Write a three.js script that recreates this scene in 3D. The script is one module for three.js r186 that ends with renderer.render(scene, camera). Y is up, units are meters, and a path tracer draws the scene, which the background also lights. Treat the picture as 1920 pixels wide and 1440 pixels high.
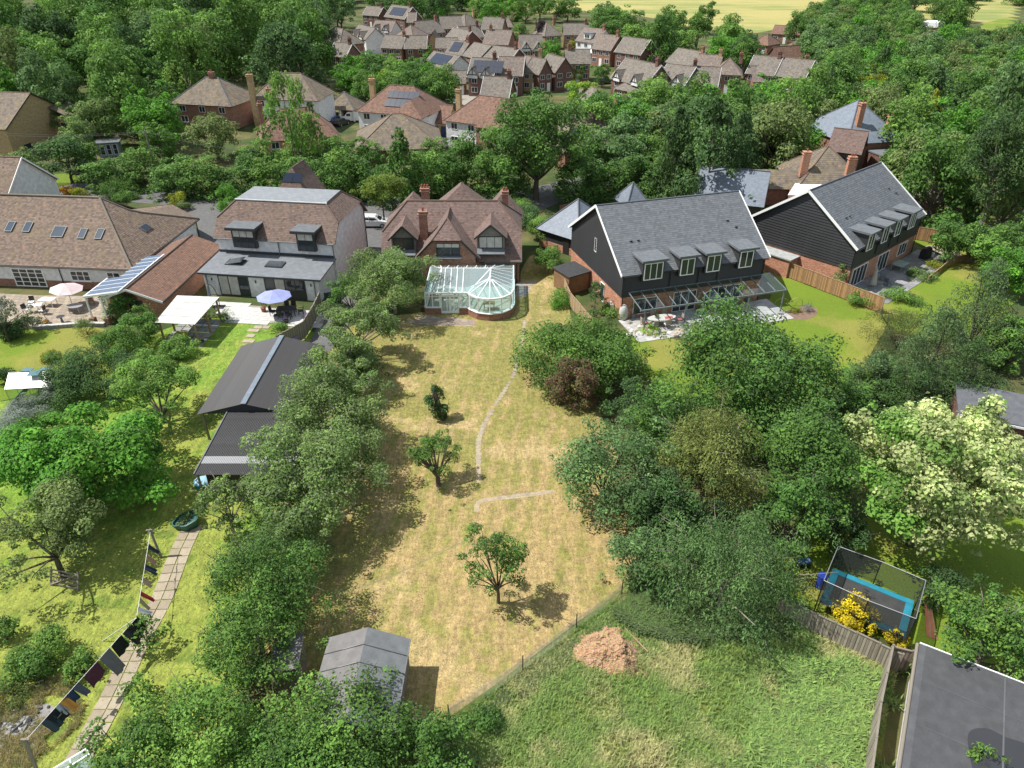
import * as THREE from 'three';
import { mergeGeometries } from 'three/addons/utils/BufferGeometryUtils.js';

// ---------- camera, sky, sun, exposure ----------
const scene = new THREE.Scene();
const camera = new THREE.PerspectiveCamera(55.93, 4 / 3, 0.5, 6000);
camera.position.set(0, 33, 0);
camera.rotation.set(-32 * Math.PI / 180, 0, 0);
const renderer = new THREE.WebGLRenderer({ antialias: true });
renderer.toneMapping = THREE.LinearToneMapping;
renderer.toneMappingExposure = 1.58;
renderer.shadowMap.enabled = true;
const SUN = new THREE.Vector3(-0.54, 0.84, -0.035).normalize();
{ // fair weather sky: blue air paling to the horizon, scattered white cumulus all round
  const w = 512, h = 256, d = new Float32Array(w * h * 4), hs = (i, j, k, q) => { let n = Math.imul(i, 374761393) ^ Math.imul(j, 668265263) ^ Math.imul(k, 1274126177) ^ q; n = Math.imul(n ^ n >>> 13, 1274126177); return ((n ^ n >>> 16) >>> 0) / 4294967296; };
  const n3 = (x, y, z) => { const i = Math.floor(x), j = Math.floor(y), k = Math.floor(z), u = x - i, v = y - j, t = z - k; let r = 0; for (let a = 0; a < 8; a++) r += hs(i + (a & 1), j + (a >> 1 & 1), k + (a >> 2), 7) * (a & 1 ? u : 1 - u) * (a & 2 ? v : 1 - v) * (a & 4 ? t : 1 - t); return r; };
  for (let j = 0; j < h; j++) for (let i = 0; i < w; i++) {
    const th = (j + 0.5) / h * Math.PI - Math.PI / 2, ph = i / w * 2 * Math.PI, y = Math.sin(th), c = Math.cos(th), k = Math.pow(1 - Math.max(0, y), 3), s = 1.6 / (Math.max(0, y) + 0.35), X = Math.cos(ph) * c * s * 2 + 20, Z = Math.sin(ph) * c * s * 2 + 20;
    let f = 0, a = 0.5, q = 1; for (let o = 0; o < 5; o++) { f += a * n3(X * q, y * 2 * q + 9, Z * q); a *= 0.5; q *= 2.1; }
    const cl = Math.min(1, Math.max(0, (f - 0.44) / 0.14)), o = (j * w + i) * 4, B = [0.20 + 0.34 * k, 0.31 + 0.27 * k, 0.47 + 0.15 * k], lo = y < 0 ? 0.28 : 0.77;
    for (let e = 0; e < 3; e++) d[o + e] = (B[e] + ([0.80, 0.80, 0.79][e] - B[e]) * cl * 0.9) * lo; d[o + 3] = 1;
  }
  const t = new THREE.DataTexture(d, w, h, THREE.RGBAFormat, THREE.FloatType); t.mapping = THREE.EquirectangularReflectionMapping; t.magFilter = t.minFilter = THREE.LinearFilter; t.needsUpdate = true; scene.background = t; scene.environment = t;
}
const sun = new THREE.DirectionalLight(new THREE.Color(1, 0.962, 0.905), 4.4);
sun.name = 'sun'; sun.position.copy(SUN).multiplyScalar(300); sun.castShadow = true;
sun.shadow.camera.left = sun.shadow.camera.bottom = -250; sun.shadow.camera.right = sun.shadow.camera.top = 250; sun.shadow.camera.far = 800;
sun.shadow.mapSize.set(2048, 2048);
scene.add(sun);

// ---------- helpers ----------
const V = (x, y, z) => new THREE.Vector3(x, y, z);
const rgb = (r, g, b) => new THREE.Color().setRGB(r, g, b);
function rng(s) { return () => { s |= 0; s = s + 0x6D2B79F5 | 0; let t = Math.imul(s ^ s >>> 15, 1 | s); t = t + Math.imul(t ^ t >>> 7, 61 | t) ^ t; return ((t ^ t >>> 14) >>> 0) / 4294967296; }; }
const lerp = (a, b, t) => a + (b - a) * t, clamp = (x, a, b) => Math.min(b, Math.max(a, x)), sstep = (a, b, x) => { const t = clamp((x - a) / (b - a), 0, 1); return t * t * (3 - 2 * t); };
// survey of the site: sight line through a point of the plan photograph, met at height h
const SF = 1356, SS = Math.sin(32 * Math.PI / 180), SC = Math.cos(32 * Math.PI / 180);
function at(u, v, h = 0) {
  const x = (u - 960) / SF, y = -(v - 720) / SF, dy = y * SC - SS, t = (h - 33) / dy;
  return V(x * t, h, (-SC - y * SS) * t);
}
const ppm = (p) => SF / (SS * (33 - p.y) - SC * p.z);      // survey points per metre
function hash2(i, j, s) { let h = Math.imul(i, 374761393) ^ Math.imul(j, 668265263) ^ Math.imul(s, 974634777); h = Math.imul(h ^ h >>> 13, 1274126177); return ((h ^ h >>> 16) >>> 0) / 4294967296; }
function vnoise(x, y, s = 1, per = 0) {
  const i = Math.floor(x), j = Math.floor(y), fx = x - i, fy = y - j, u = fx * fx * (3 - 2 * fx), v = fy * fy * (3 - 2 * fy);
  const w = (a) => per ? ((a % per) + per) % per : a;
  const a = hash2(w(i), w(j), s), b = hash2(w(i + 1), w(j), s), c = hash2(w(i), w(j + 1), s), d = hash2(w(i + 1), w(j + 1), s);
  return a + (b - a) * u + (c - a) * v + (a - b - c + d) * u * v;
}
function fbm(x, y, o = 4, s = 1, per = 0) { let r = 0, a = 0.5, n = 0; for (let k = 0; k < o; k++) { r += a * vnoise(x, y, s + k * 17, per); n += a; a *= 0.55; x *= 2; y *= 2; per *= 2; } return r / n; }
const taken = {};
function numbered(n) { const k = taken[n] = (taken[n] ?? -1) + 1; return k ? n + '_' + String(k).padStart(3, '0') : n; }
function tag(o, label, category, group, kind) { if (label) o.userData.label = label; if (category) o.userData.category = category; if (group) o.userData.group = group; if (kind) o.userData.kind = kind; return o; }
function thing(name, label, category, p = [0, 0, 0], yaw = 0, group) {
  const g = new THREE.Group(); g.name = numbered(name); g.position.set(p.x ?? p[0], p.y ?? p[1], p.z ?? p[2]); g.rotation.y = yaw; scene.add(g);
  return tag(g, label, category, group);
}
function add(parent, name, geo, mat) {
  if (Array.isArray(geo)) geo = geo.length > 1 ? mergeGeometries(geo) : geo[0];
  const m = new THREE.Mesh(geo, mat); m.castShadow = m.receiveShadow = true;
  m.name = parent === scene ? numbered(name) : name; parent.add(m); return m;
}
const each = (parent, name, geos, mat) => geos.map((g) => add(parent, name, g, mat));
function struct(name, geo, mat, kind = 'structure') { const m = add(scene, name, geo, mat); m.userData.kind = kind; return m; }
function solo(name, geo, mat, label, category, group) { return tag(add(scene, name, geo, mat), label, category, group); }
// geometry: every piece is non-indexed with position, normal, uv (uv in metres)
class GB {
  constructor() { this.p = []; this.n = []; this.u = []; }
  tri(a, b, c, n, ua, ub, uc) { for (const q of [a, b, c]) this.p.push(q.x, q.y, q.z); for (let k = 0; k < 3; k++) this.n.push(n.x, n.y, n.z); for (const q of [ua, ub, uc]) this.u.push(q[0], q[1]); }
  quad(a, b, c, d) {
    const n = V().subVectors(b, a).cross(V().subVectors(d, a)).normalize(), w = a.distanceTo(b), h = a.distanceTo(d);
    this.tri(a, b, c, n, [0, 0], [w, 0], [w, h]); this.tri(a, c, d, n, [0, 0], [w, h], [0, h]); return this;
  }
  get() { const g = new THREE.BufferGeometry(); g.setAttribute('position', new THREE.Float32BufferAttribute(this.p, 3)); g.setAttribute('normal', new THREE.Float32BufferAttribute(this.n, 3)); g.setAttribute('uv', new THREE.Float32BufferAttribute(this.u, 2)); return g; }
}
const UP = V(0, 1, 0);
function poly(pts, thick = 0.1, uvo = 0) {                 // flat slab: pts counter-clockwise seen from outside, thickness goes inward
  pts = pts.map((p) => p.isVector3 ? p : V(...p));
  const n = V(); for (let i = 0; i < pts.length; i++) { const a = pts[i], b = pts[(i + 1) % pts.length]; n.x += (a.y - b.y) * (a.z + b.z); n.y += (a.z - b.z) * (a.x + b.x); n.z += (a.x - b.x) * (a.y + b.y); }
  n.normalize();
  const ux = Math.abs(n.y) > 0.999 ? V(1, 0, 0) : V().crossVectors(UP, n).normalize(), vx = V().crossVectors(n, ux);
  const q = pts.map((p) => new THREE.Vector2(p.dot(ux), p.dot(vx))), tris = THREE.ShapeUtils.triangulateShape(q, []), g = new GB(), m = n.clone().negate();
  const uv = (i) => [q[i].x + uvo, q[i].y], lo = pts.map((p) => p.clone().addScaledVector(n, -thick));
  for (let [a, b, c] of tris) {
    if (V().subVectors(pts[b], pts[a]).cross(V().subVectors(pts[c], pts[a])).dot(n) < 0) [b, c] = [c, b];
    g.tri(pts[a], pts[b], pts[c], n, uv(a), uv(b), uv(c));
    if (thick) g.tri(lo[a], lo[c], lo[b], m, uv(a), uv(c), uv(b));
  }
  if (thick) for (let i = 0; i < pts.length; i++) { const j = (i + 1) % pts.length; g.quad(lo[i], lo[j], pts[j], pts[i]); }
  return g.get();
}
function box(w, h, d, x = 0, y = 0, z = 0, ry = 0, rx = 0, rz = 0) { // y is the bottom
  const g = new GB(), a = w / 2, c = d / 2, P = (i, j, k) => V(i * a, j * h, k * c);
  g.quad(P(-1, 0, 1), P(1, 0, 1), P(1, 1, 1), P(-1, 1, 1)).quad(P(1, 0, -1), P(-1, 0, -1), P(-1, 1, -1), P(1, 1, -1)).quad(P(1, 0, 1), P(1, 0, -1), P(1, 1, -1), P(1, 1, 1))
    .quad(P(-1, 0, -1), P(-1, 0, 1), P(-1, 1, 1), P(-1, 1, -1)).quad(P(-1, 1, 1), P(1, 1, 1), P(1, 1, -1), P(-1, 1, -1)).quad(P(-1, 0, -1), P(1, 0, -1), P(1, 0, 1), P(-1, 0, 1));
  const r = g.get(); if (rx) r.rotateX(rx); if (rz) r.rotateZ(rz); if (ry) r.rotateY(ry); return r.translate(x, y, z);
}
function ni(g) { if (g.index) g = g.toNonIndexed(); for (const k of Object.keys(g.attributes)) if (!['position', 'normal', 'uv'].includes(k)) g.deleteAttribute(k); return g; }
function cyl(r0, r1, h, x = 0, y = 0, z = 0, seg = 8) { return ni(new THREE.CylinderGeometry(r1, r0, h, seg)).translate(x, y + h / 2, z); }
function bar(a, b, w = 0.05, h = w) {                        // square bar between two points
  a = a.isVector3 ? a : V(...a); b = b.isVector3 ? b : V(...b);
  const L = a.distanceTo(b), g = box(w, h, L, 0, -h / 2, 0), q = new THREE.Object3D(); q.position.copy(a).lerp(b, 0.5); q.lookAt(b); q.updateMatrix(); return g.applyMatrix4(q.matrix);
}
function rod(a, b, r0 = 0.03, r1 = r0, seg = 6) {
  a = a.isVector3 ? a : V(...a); b = b.isVector3 ? b : V(...b);
  const g = ni(new THREE.CylinderGeometry(r1, r0, a.distanceTo(b), seg)); g.applyQuaternion(new THREE.Quaternion().setFromUnitVectors(UP, V().subVectors(b, a).normalize())); const m = a.clone().lerp(b, 0.5); return g.translate(m.x, m.y, m.z);
}
function tube(pts, r, seg = 20, rad = 6) { return ni(new THREE.TubeGeometry(new THREE.CatmullRomCurve3(pts.map((p) => p.isVector3 ? p : V(...p))), seg, r, rad)); }
function ball(r, x, y, z, sy = 1, d = 12) { return ni(new THREE.SphereGeometry(r, d, d * 0.7 | 0)).scale(1, sy, 1).translate(x, y, z); }

// ---------- textures and materials ----------
function tex(n, fn, repeat, srgb = true) {
  const d = new Uint8Array(n * n * 4); let o = 0;
  for (let j = 0; j < n; j++) for (let i = 0; i < n; i++) { const c = fn(i / n, j / n, i, j); d[o++] = clamp(c[0], 0, 1) * 255; d[o++] = clamp(c[1], 0, 1) * 255; d[o++] = clamp(c[2], 0, 1) * 255; d[o++] = 255; }
  const t = new THREE.DataTexture(d, n, n); t.magFilter = THREE.LinearFilter; t.minFilter = THREE.LinearMipmapLinearFilter; t.generateMipmaps = true; t.wrapS = t.wrapT = THREE.RepeatWrapping;
  t.repeat.set(1 / repeat[0], 1 / repeat[1]); if (srgb) t.colorSpace = THREE.SRGBColorSpace; t.needsUpdate = true; return t;
}
const gray = (v) => [v, v, v];
const grainT = tex(256, (u, v, i, j) => gray(0.74 + 0.2 * fbm(u * 8, v * 8, 4, 3, 8) + 0.1 * hash2(i, j, 5)), [3, 3]);
const roughT = tex(256, (u, v, i, j) => gray(0.55 * fbm(u * 16, v * 16, 4, 9, 16) + 0.35 * hash2(i, j, 6)), [2, 2], false);
function tiles(seed, base, vari, moss, tw = 0.25, th = 0.2, nx = 24, ny = 30, odd = 1) {    // courses of roof tiles: tone of each tile, lichen patches; relief as bump
  const W = tw * nx, Hh = th * ny, n = 512;
  const map = tex(n, (u, v, i, j) => {
    const cy = Math.floor(v * ny), fx = u * nx + (cy & 1) * 0.5, cx = Math.floor(fx) % nx, t = hash2(cx, cy, seed), k = hash2(cx, cy, seed + 1);
    const m = sstep(0.52, 0.75, fbm(u * 6, v * 6, 4, seed + 7, 6)) * moss[3], g = 0.9 + 0.2 * hash2(i, j, seed);
    const s = 1 + (t - 0.5) * vari;
    const c = k > 0.95 ? [1 + 0.16 * odd, 1 + 0.08 * odd, 1 + 0.02 * odd] : k < 0.06 ? [1 - 0.16 * odd, 1 - 0.16 * odd, 1 - 0.14 * odd] : [1, 1, 1];
    return [0, 1, 2].map((q) => lerp(base[q] * s * c[q], moss[q], m * (0.4 + 0.6 * hash2(i >> 1, j >> 1, seed + 3))) * g);
  }, [W, Hh]);
  const bump = tex(n, (u, v) => { const fy = v * ny % 1, cy = Math.floor(v * ny), fx = (u * nx + (cy & 1) * 0.5) % 1; return gray((1 - fy) * 0.85 * (fx < 0.05 ? 0.4 : 1) + 0.1 * hash2(Math.floor(u * nx), cy, seed)); }, [W, Hh], false);
  return { map, bumpMap: bump, bumpScale: 0.03 };
}
function bricks(seed, base, vari, mortar) {
  const nx = 12, ny = 30, n = 512, W = 0.225 * nx, Hh = 0.075 * ny;
  const joint = (u, v) => { const cy = Math.floor(v * ny), fy = v * ny % 1, fx = (u * nx + (cy & 1) * 0.5) % 1; return fy < 0.13 || fx < 0.05; };
  return {
    map: tex(n, (u, v, i, j) => { if (joint(u, v)) return mortar; const cy = Math.floor(v * ny), cx = Math.floor(u * nx + (cy & 1) * 0.5) % nx, s = 1 + (hash2(cx, cy, seed) - 0.5) * vari, g = 0.92 + 0.16 * hash2(i, j, 2); return base.map((b) => b * s * g); }, [W, Hh]),
    bumpMap: tex(n, (u, v) => gray(joint(u, v) ? 0 : 1), [W, Hh], false), bumpScale: 0.008,
  };
}
const M = {}, std = (o) => new THREE.MeshStandardMaterial({ roughness: 0.9, ...o });
const flat = (r, g, b, rough = 0.85, o = {}) => std({ color: rgb(r, g, b), roughness: rough, map: grainT, ...o });
M.brick = std(bricks(11, [0.55, 0.385, 0.32], 0.35, [0.62, 0.56, 0.5]));
M.brickOrange = std(bricks(12, [0.70, 0.49, 0.39], 0.3, [0.72, 0.64, 0.56]));
M.brickDark = std(bricks(13, [0.43, 0.30, 0.265], 0.35, [0.5, 0.44, 0.4]));
M.brickTan = std(bricks(14, [0.68, 0.58, 0.42], 0.25, [0.66, 0.6, 0.5]));
M.render = flat(0.88, 0.88, 0.88, 0.9);
M.white = std({ color: rgb(0.82, 0.82, 0.81), roughness: 0.45 });
M.cream = flat(0.62, 0.56, 0.45);
M.anth = std({ color: rgb(0.035, 0.04, 0.045), roughness: 0.45 });
M.darkwood = std({ color: rgb(0.03, 0.026, 0.024), roughness: 0.6, map: grainT });
M.lead = flat(0.16, 0.175, 0.19, 0.55);
M.grp = flat(0.20, 0.215, 0.235, 0.6);
M.glass = new THREE.MeshPhysicalMaterial({ color: rgb(0.035, 0.042, 0.05), roughness: 0.06, specularIntensity: 1 });
M.skylight = new THREE.MeshPhysicalMaterial({ color: rgb(0.06, 0.07, 0.08), roughness: 0.04, ior: 2.1, clearcoat: 1, clearcoatRoughness: 0.02 });
M.paneClear = new THREE.MeshPhysicalMaterial({ color: rgb(0.93, 0.97, 0.97), roughness: 0.03, transmission: 1, thickness: 0 });
M.paneRoof = new THREE.MeshPhysicalMaterial({ color: rgb(0.80, 0.91, 0.91), roughness: 0.08, transmission: 0.86, thickness: 0 });
M.blind = flat(0.62, 0.6, 0.55);
M.clay = flat(0.34, 0.12, 0.07);
M.wood = flat(0.30, 0.17, 0.085, 0.85);
M.woodGrey = flat(0.27, 0.235, 0.19, 0.9);
M.woodPale = flat(0.38, 0.26, 0.15, 0.9);
M.roofBung = std({ ...tiles(21, [0.42, 0.36, 0.315], 0.3, [0.44, 0.39, 0.29, 0.75]) });
M.roofBrown = std({ ...tiles(22, [0.42, 0.35, 0.325], 0.18, [0.40, 0.36, 0.30, 0.25]) });
M.roofWhite = std({ ...tiles(23, [0.415, 0.35, 0.315], 0.2, [0.42, 0.36, 0.30, 0.3]) });
M.roofGarage = std({ ...tiles(24, [0.43, 0.325, 0.27], 0.2, [0.42, 0.36, 0.28, 0.15]) });
M.roofSlate = std({ ...tiles(25, [0.365, 0.38, 0.395], 0.18, [0.36, 0.39, 0.43, 0.2], 0.3, 0.25, 24, 30, 0.25), bumpScale: 0.03, roughness: 0.62 });
M.roofSlatePale = std({ ...tiles(26, [0.43, 0.465, 0.51], 0.12, [0.4, 0.44, 0.48, 0.2], 0.3, 0.25, 24, 30, 0.25), bumpScale: 0.012, roughness: 0.6 });
M.roofEstate = std({ ...tiles(27, [0.425, 0.40, 0.37], 0.2, [0.46, 0.43, 0.37, 0.4], 0.33, 0.34, 18, 18) });
M.roofEstateB = std({ ...tiles(28, [0.44, 0.40, 0.37], 0.22, [0.45, 0.41, 0.35, 0.3], 0.33, 0.34, 18, 18) });
M.roofRed = std({ ...tiles(29, [0.445, 0.34, 0.29], 0.22, [0.47, 0.4, 0.32, 0.35], 0.3, 0.3, 20, 20) });
M.roofConc = std({ ...tiles(30, [0.42, 0.38, 0.335], 0.2, [0.5, 0.46, 0.3, 0.5], 0.36, 0.36, 16, 16), bumpScale: 0.06 });
M.ridge = flat(0.17, 0.115, 0.09);
M.ridgeGrey = flat(0.12, 0.13, 0.15);
M.solar = new THREE.MeshPhysicalMaterial({ color: rgb(0.02, 0.026, 0.045), roughness: 0.22, clearcoat: 0.6, clearcoatRoughness: 0.05 });
M.clad = flat(0.04, 0.041, 0.044, 0.5);
M.metal = std({ color: rgb(0.45, 0.46, 0.47), roughness: 0.45, metalness: 0.7 });
M.black = std({ color: rgb(0.02, 0.02, 0.022), roughness: 0.6 });
M.trunk = flat(0.13, 0.105, 0.08, 0.95, { bumpMap: roughT, bumpScale: 0.03 });
M.trunkPale = flat(0.30, 0.26, 0.21, 0.95, { bumpMap: roughT, bumpScale: 0.02 });
M.asphalt = flat(0.145, 0.143, 0.142, 0.95, { bumpMap: roughT, bumpScale: 0.01 });
M.concrete = flat(0.36, 0.33, 0.285, 0.95, { bumpMap: roughT, bumpScale: 0.008 });
M.stonePale = flat(0.60, 0.585, 0.56, 0.85);
M.stoneTan = flat(0.39, 0.325, 0.25, 0.9, { bumpMap: roughT, bumpScale: 0.008 });
M.stoneGrey = flat(0.33, 0.33, 0.33, 0.9);
const slabMats = [flat(0.50, 0.49, 0.47), flat(0.56, 0.55, 0.52), flat(0.45, 0.44, 0.43)], slabMats2 = [flat(0.28, 0.28, 0.28), flat(0.33, 0.33, 0.325), flat(0.25, 0.25, 0.255)], pathMats = [flat(0.41, 0.345, 0.25, 0.95), flat(0.45, 0.38, 0.275, 0.95), flat(0.36, 0.3, 0.215, 0.95)], tanMats = [flat(0.40, 0.33, 0.25), flat(0.45, 0.37, 0.28), flat(0.35, 0.29, 0.225)];

// ---------- terrain and ground sheets ----------
function hill(x, z) {
  const d = -z; if (d < 118) return 0;
  const a = clamp((d - 118) / 150, 0, 2), b = sstep(0.20, 0.38, -x / d), c = sstep(0.62, 0.85, x / d) * 0.5;
  return 15 * (a * a / (a + 0.25)) * (b + c);
}
{
  const nx = 150, nz = 170, g = new THREE.PlaneGeometry(1, 1, nx, nz), p = g.attributes.position, uv = g.attributes.uv;
  for (let j = 0, k = 0; j <= nz; j++) for (let i = 0; i <= nx; i++, k++) {
    const z = 40 - 1300 * Math.pow(j / nz, 1.5), x = (i / nx - 0.5) * 1400;
    p.setXYZ(k, x, hill(x, z) - 0.02, z); uv.setXY(k, x, z);
  }
  g.computeVertexNormals();
  const t = tex(512, (u, v, i, j) => { const a = fbm(u * 10, v * 10, 5, 41, 10), b = hash2(i, j, 4), m = sstep(0.4, 0.65, fbm(u * 5, v * 5, 4, 44, 5)); return [lerp(0.22, 0.34, m) * (0.7 + 0.5 * a + 0.15 * b), lerp(0.28, 0.33, m) * (0.7 + 0.5 * a + 0.15 * b), lerp(0.12, 0.2, m) * (0.7 + 0.5 * a)]; }, [17, 17]);
  struct('ground', g, std({ map: t, bumpMap: roughT, bumpScale: 0.05, roughness: 1 }));
}
function outline(px, smooth = 0, h = 0) {
  let pts = px.map((q) => at(q[0], q[1], h));
  if (smooth) pts = new THREE.CatmullRomCurve3(pts, true, 'centripetal').getPoints(px.length * smooth).slice(0, -1);
  return pts;
}
function sheetW(name, pts, y, mat, kind = 'structure', parent = scene) {
  const s2 = pts.map((p) => new THREE.Vector2(p.x, p.z)), tr = THREE.ShapeUtils.triangulateShape(s2, []), g = new THREE.BufferGeometry(), P = [], N = [], U = [];
  for (let [a, b, c] of tr) {
    const A = s2[a], B = s2[b], C = s2[c]; if ((B.x - A.x) * (C.y - A.y) - (B.y - A.y) * (C.x - A.x) > 0) [b, c] = [c, b];
    for (const k of [a, b, c]) { P.push(pts[k].x, y, pts[k].z); N.push(0, 1, 0); U.push(pts[k].x, pts[k].z); }
  }
  g.setAttribute('position', new THREE.Float32BufferAttribute(P, 3)); g.setAttribute('normal', new THREE.Float32BufferAttribute(N, 3)); g.setAttribute('uv', new THREE.Float32BufferAttribute(U, 2));
  const m = add(parent, name, g, mat); if (parent === scene) m.userData.kind = kind; return m;
}
const sheet = (name, px, y, mat, smooth = 6) => sheetW(name, outline(px, smooth), y, mat);
const grassBump = tex(512, (u, v, i, j) => gray(0.5 * hash2(i, j, 8) + 0.5 * fbm(u * 60, v * 60, 3, 31, 60)), [5, 5], false);
// sun-scorched lawn: one big map so that the parched and the green patches never repeat
const mix3 = (a, b, t) => [lerp(a[0], b[0], t), lerp(a[1], b[1], t), lerp(a[2], b[2], t)];
function lawnTex(n, x0, z0, w, d, fn) { const t = tex(n, (u, v, i, j) => fn(x0 + u * w, z0 + v * d, i, j), [w, d]); t.offset.set(-x0 / w, -z0 / d); return t; }
const dryT = lawnTex(1400, -30, -84, 50, 72, (x, z, i, j) => {
  const a = fbm(x * 0.16, z * 0.16, 5, 51), b = fbm(x * 0.6, z * 0.5, 4, 61), f = hash2(i, j, 71), f2 = vnoise(x * 5, z * 5, 81), f3 = fbm(x * 2.2, z * 2.2, 3, 66);
  const far = sstep(-30, -62, z) * 0.08, edge = sstep(-7, -14, x) * 0.12;
  const g = sstep(0.40, 0.68, a * 0.55 + b * 0.45 + (f3 - 0.5) * 0.35 + far + edge + 0.085 * Math.sin((x * 0.97 + z * 0.12) * 5.2) + (f - 0.5) * 0.1);
  let c = mix3([0.665, 0.575, 0.385], [0.52, 0.51, 0.26], g * 0.85);
  c = mix3(c, [0.71, 0.62, 0.44], sstep(0.58, 0.75, fbm(x * 0.3 + 9, z * 0.3, 4, 91)) * 0.75);
  c = mix3(c, [0.45, 0.48, 0.2], sstep(0.62, 0.8, fbm(x * 0.7 + 3, z * 0.7, 5, 95)) * 0.4);
  const st = vnoise(x * 10, z * 2.6, 84) * 0.6 + vnoise(x * 3.1, z * 9, 85) * 0.4, k = 0.54 + 0.3 * f + 0.14 * f2 + 0.1 * f3 + 0.26 * st; return c.map((q) => q * k);
});
M.dry = std({ map: dryT, bumpMap: grassBump, bumpScale: 0.05, roughness: 1 });
const leftT = lawnTex(1024, -52, -82, 52, 72, (x, z, i, j) => {
  const a = fbm(x * 0.2, z * 0.2, 4, 52), b = fbm(x * 0.7, z * 0.7, 4, 62), f = hash2(i, j, 72), f3 = fbm(x * 2.5, z * 2.5, 3, 67);
  const dry = sstep(0.40, 0.66, a * 0.5 + b * 0.5 + (f3 - 0.5) * 0.3 + 0.17 * sstep(-46, -30, z) + (f - 0.5) * 0.1);
  let c = mix3([0.42, 0.54, 0.17], [0.58, 0.56, 0.28], dry * 0.62);
  c = mix3(c, [0.33, 0.42, 0.13], sstep(0.6, 0.75, fbm(x * 0.9 + 7, z * 0.9, 3, 96)) * 0.6);
  const k = 0.66 + 0.3 * f + 0.18 * f3 + 0.2 * vnoise(x * 8, z * 3, 86); return c.map((q) => q * k);
});
M.lawnLeft = std({ map: leftT, bumpMap: grassBump, bumpScale: 0.05, roughness: 1 });
const greenT = tex(512, (u, v, i, j) => { const a = fbm(u * 5, v * 5, 5, 53, 5), f = hash2(i, j, 73), d = sstep(0.5, 0.72, fbm(u * 4, v * 4, 5, 57, 4)); const c = mix3([0.42, 0.51, 0.11], [0.56, 0.54, 0.26], d * 0.8), k = 0.78 + 0.22 * f + 0.12 * a; return c.map((q) => q * k); }, [19, 19]);
M.lawn = std({ map: greenT, bumpMap: grassBump, bumpScale: 0.05, roughness: 1 });
const meadT = lawnTex(1024, -14, -42, 46, 40, (x, z, i, j) => {
  const a = fbm(x * 0.3, z * 0.3, 5, 54), b = fbm(x * 1.3, z * 1.3, 4, 64), f = hash2(i, j, 74), d = sstep(0.42, 0.64, a * 0.6 + b * 0.4);
  let c = mix3([0.42, 0.50, 0.18], [0.57, 0.55, 0.28], d * 0.7); c = mix3(c, [0.50, 0.42, 0.33], sstep(0.62, 0.74, fbm(x * 0.5, z * 0.5, 4, 99)) * 0.8);
  const k = 0.75 + 0.25 * f + 0.15 * b; return c.map((q) => q * k);
});
M.meadow = std({ map: meadT, bumpMap: grassBump, bumpScale: 0.12, roughness: 1 });
const fieldT = tex(512, (u, v, i, j) => { const a = fbm(u * 4, v * 4, 5, 55, 4), b = fbm(u * 3, v * 24, 4, 58, 3), c = mix3([0.46, 0.52, 0.26], [0.66, 0.62, 0.38], sstep(0.35, 0.62, a * 0.55 + b * 0.45)); const k = 0.9 + 0.12 * hash2(i, j, 7); return c.map((q) => q * k); }, [170, 120]);
M.field = std({ map: fieldT, roughness: 1, bumpMap: grassBump, bumpScale: 0.05 });

sheet('garden_lawn', [[-260, 770], [60, 745], [215, 660], [330, 610], [405, 596], [540, 600], [600, 635], [620, 720], [545, 1000], [470, 1200], [420, 1460], [300, 1800], [-900, 1800], [-500, 1050]], 0.004, M.lawnLeft, 4);
sheet('dry_lawn', [[596, 655], [690, 600], [800, 585], [960, 560], [978, 505], [1000, 478], [1035, 505], [1062, 560], [1080, 640], [1120, 760], [1160, 860], [1200, 1000], [1172, 1098], [1085, 1165], [980, 1245], [840, 1345], [640, 1420], [500, 1250], [520, 1000], [560, 800]], 0.008, M.dry, 4);
sheet('bungalow_lawn', [[-200, 655], [40, 620], [150, 612], [215, 622], [250, 650], [110, 725], [-200, 770]], 0.010, M.lawn);
sheet('black_house_lawn', [[1180, 640], [1215, 625], [1290, 640], [1390, 600], [1450, 545], [1415, 495], [1430, 478], [1520, 525], [1655, 585], [1640, 650], [1560, 740], [1380, 760], [1230, 720]], 0.010, M.lawn, 4);
sheet('upper_lawn', [[1660, 560], [1700, 548], [1820, 470], [1930, 480], [1880, 590], [1760, 640], [1680, 620]], 0.012, M.lawn, 4);
sheet('side_lawn', [[1690, 445], [1722, 428], [1810, 440], [1850, 462], [1790, 478], [1735, 462]], 0.010, M.lawn, 4);
sheet('front_lawn', [[1170, 372], [1205, 356], [1290, 352], [1310, 372], [1230, 385]], 0.012, M.lawn, 4);
sheet('verge_lawn', [[20, 352], [60, 335], [130, 325], [150, 340], [100, 352]], 0.012, M.lawn, 4);
sheet('back_lawn', [[150, 262], [205, 258], [255, 262], [250, 285], [180, 290]], 0.4, M.lawn, 4);
sheet('garage_lawn', [[1735, 415], [1745, 385], [1850, 392], [1840, 425]], 0.014, M.lawn, 4);
sheet('meadow', [[700, 1460], [840, 1347], [980, 1247], [1085, 1167], [1172, 1100], [1290, 1120], [1450, 1110], [1560, 1170], [1690, 1235], [1668, 1320], [1640, 1500], [1500, 1900], [700, 1900]], 0.012, M.meadow, 1);
sheet('yard_lawn', [[1450, 1095], [1500, 1000], [1800, 960], [2000, 1000], [2000, 1230], [1700, 1215]], 0.006, M.lawn, 2);
sheet('hay_field', [[1000, 28], [1040, -40], [1560, -40], [1580, 0], [1500, 30], [1420, 62], [1300, 52], [1200, 30], [1100, 22]], 0.05, M.field, 3);
sheet('hay_field', [[1690, 30], [1700, 8], [1850, -30], [2000, -30], [2000, 40], [1860, 46], [1790, 40]], 0.05, M.field, 2);
sheet('hay_field', [[1845, 70], [1850, 42], [1930, 30], [1990, 45], [1900, 72]], 0.06, M.lawn, 2);
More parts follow.
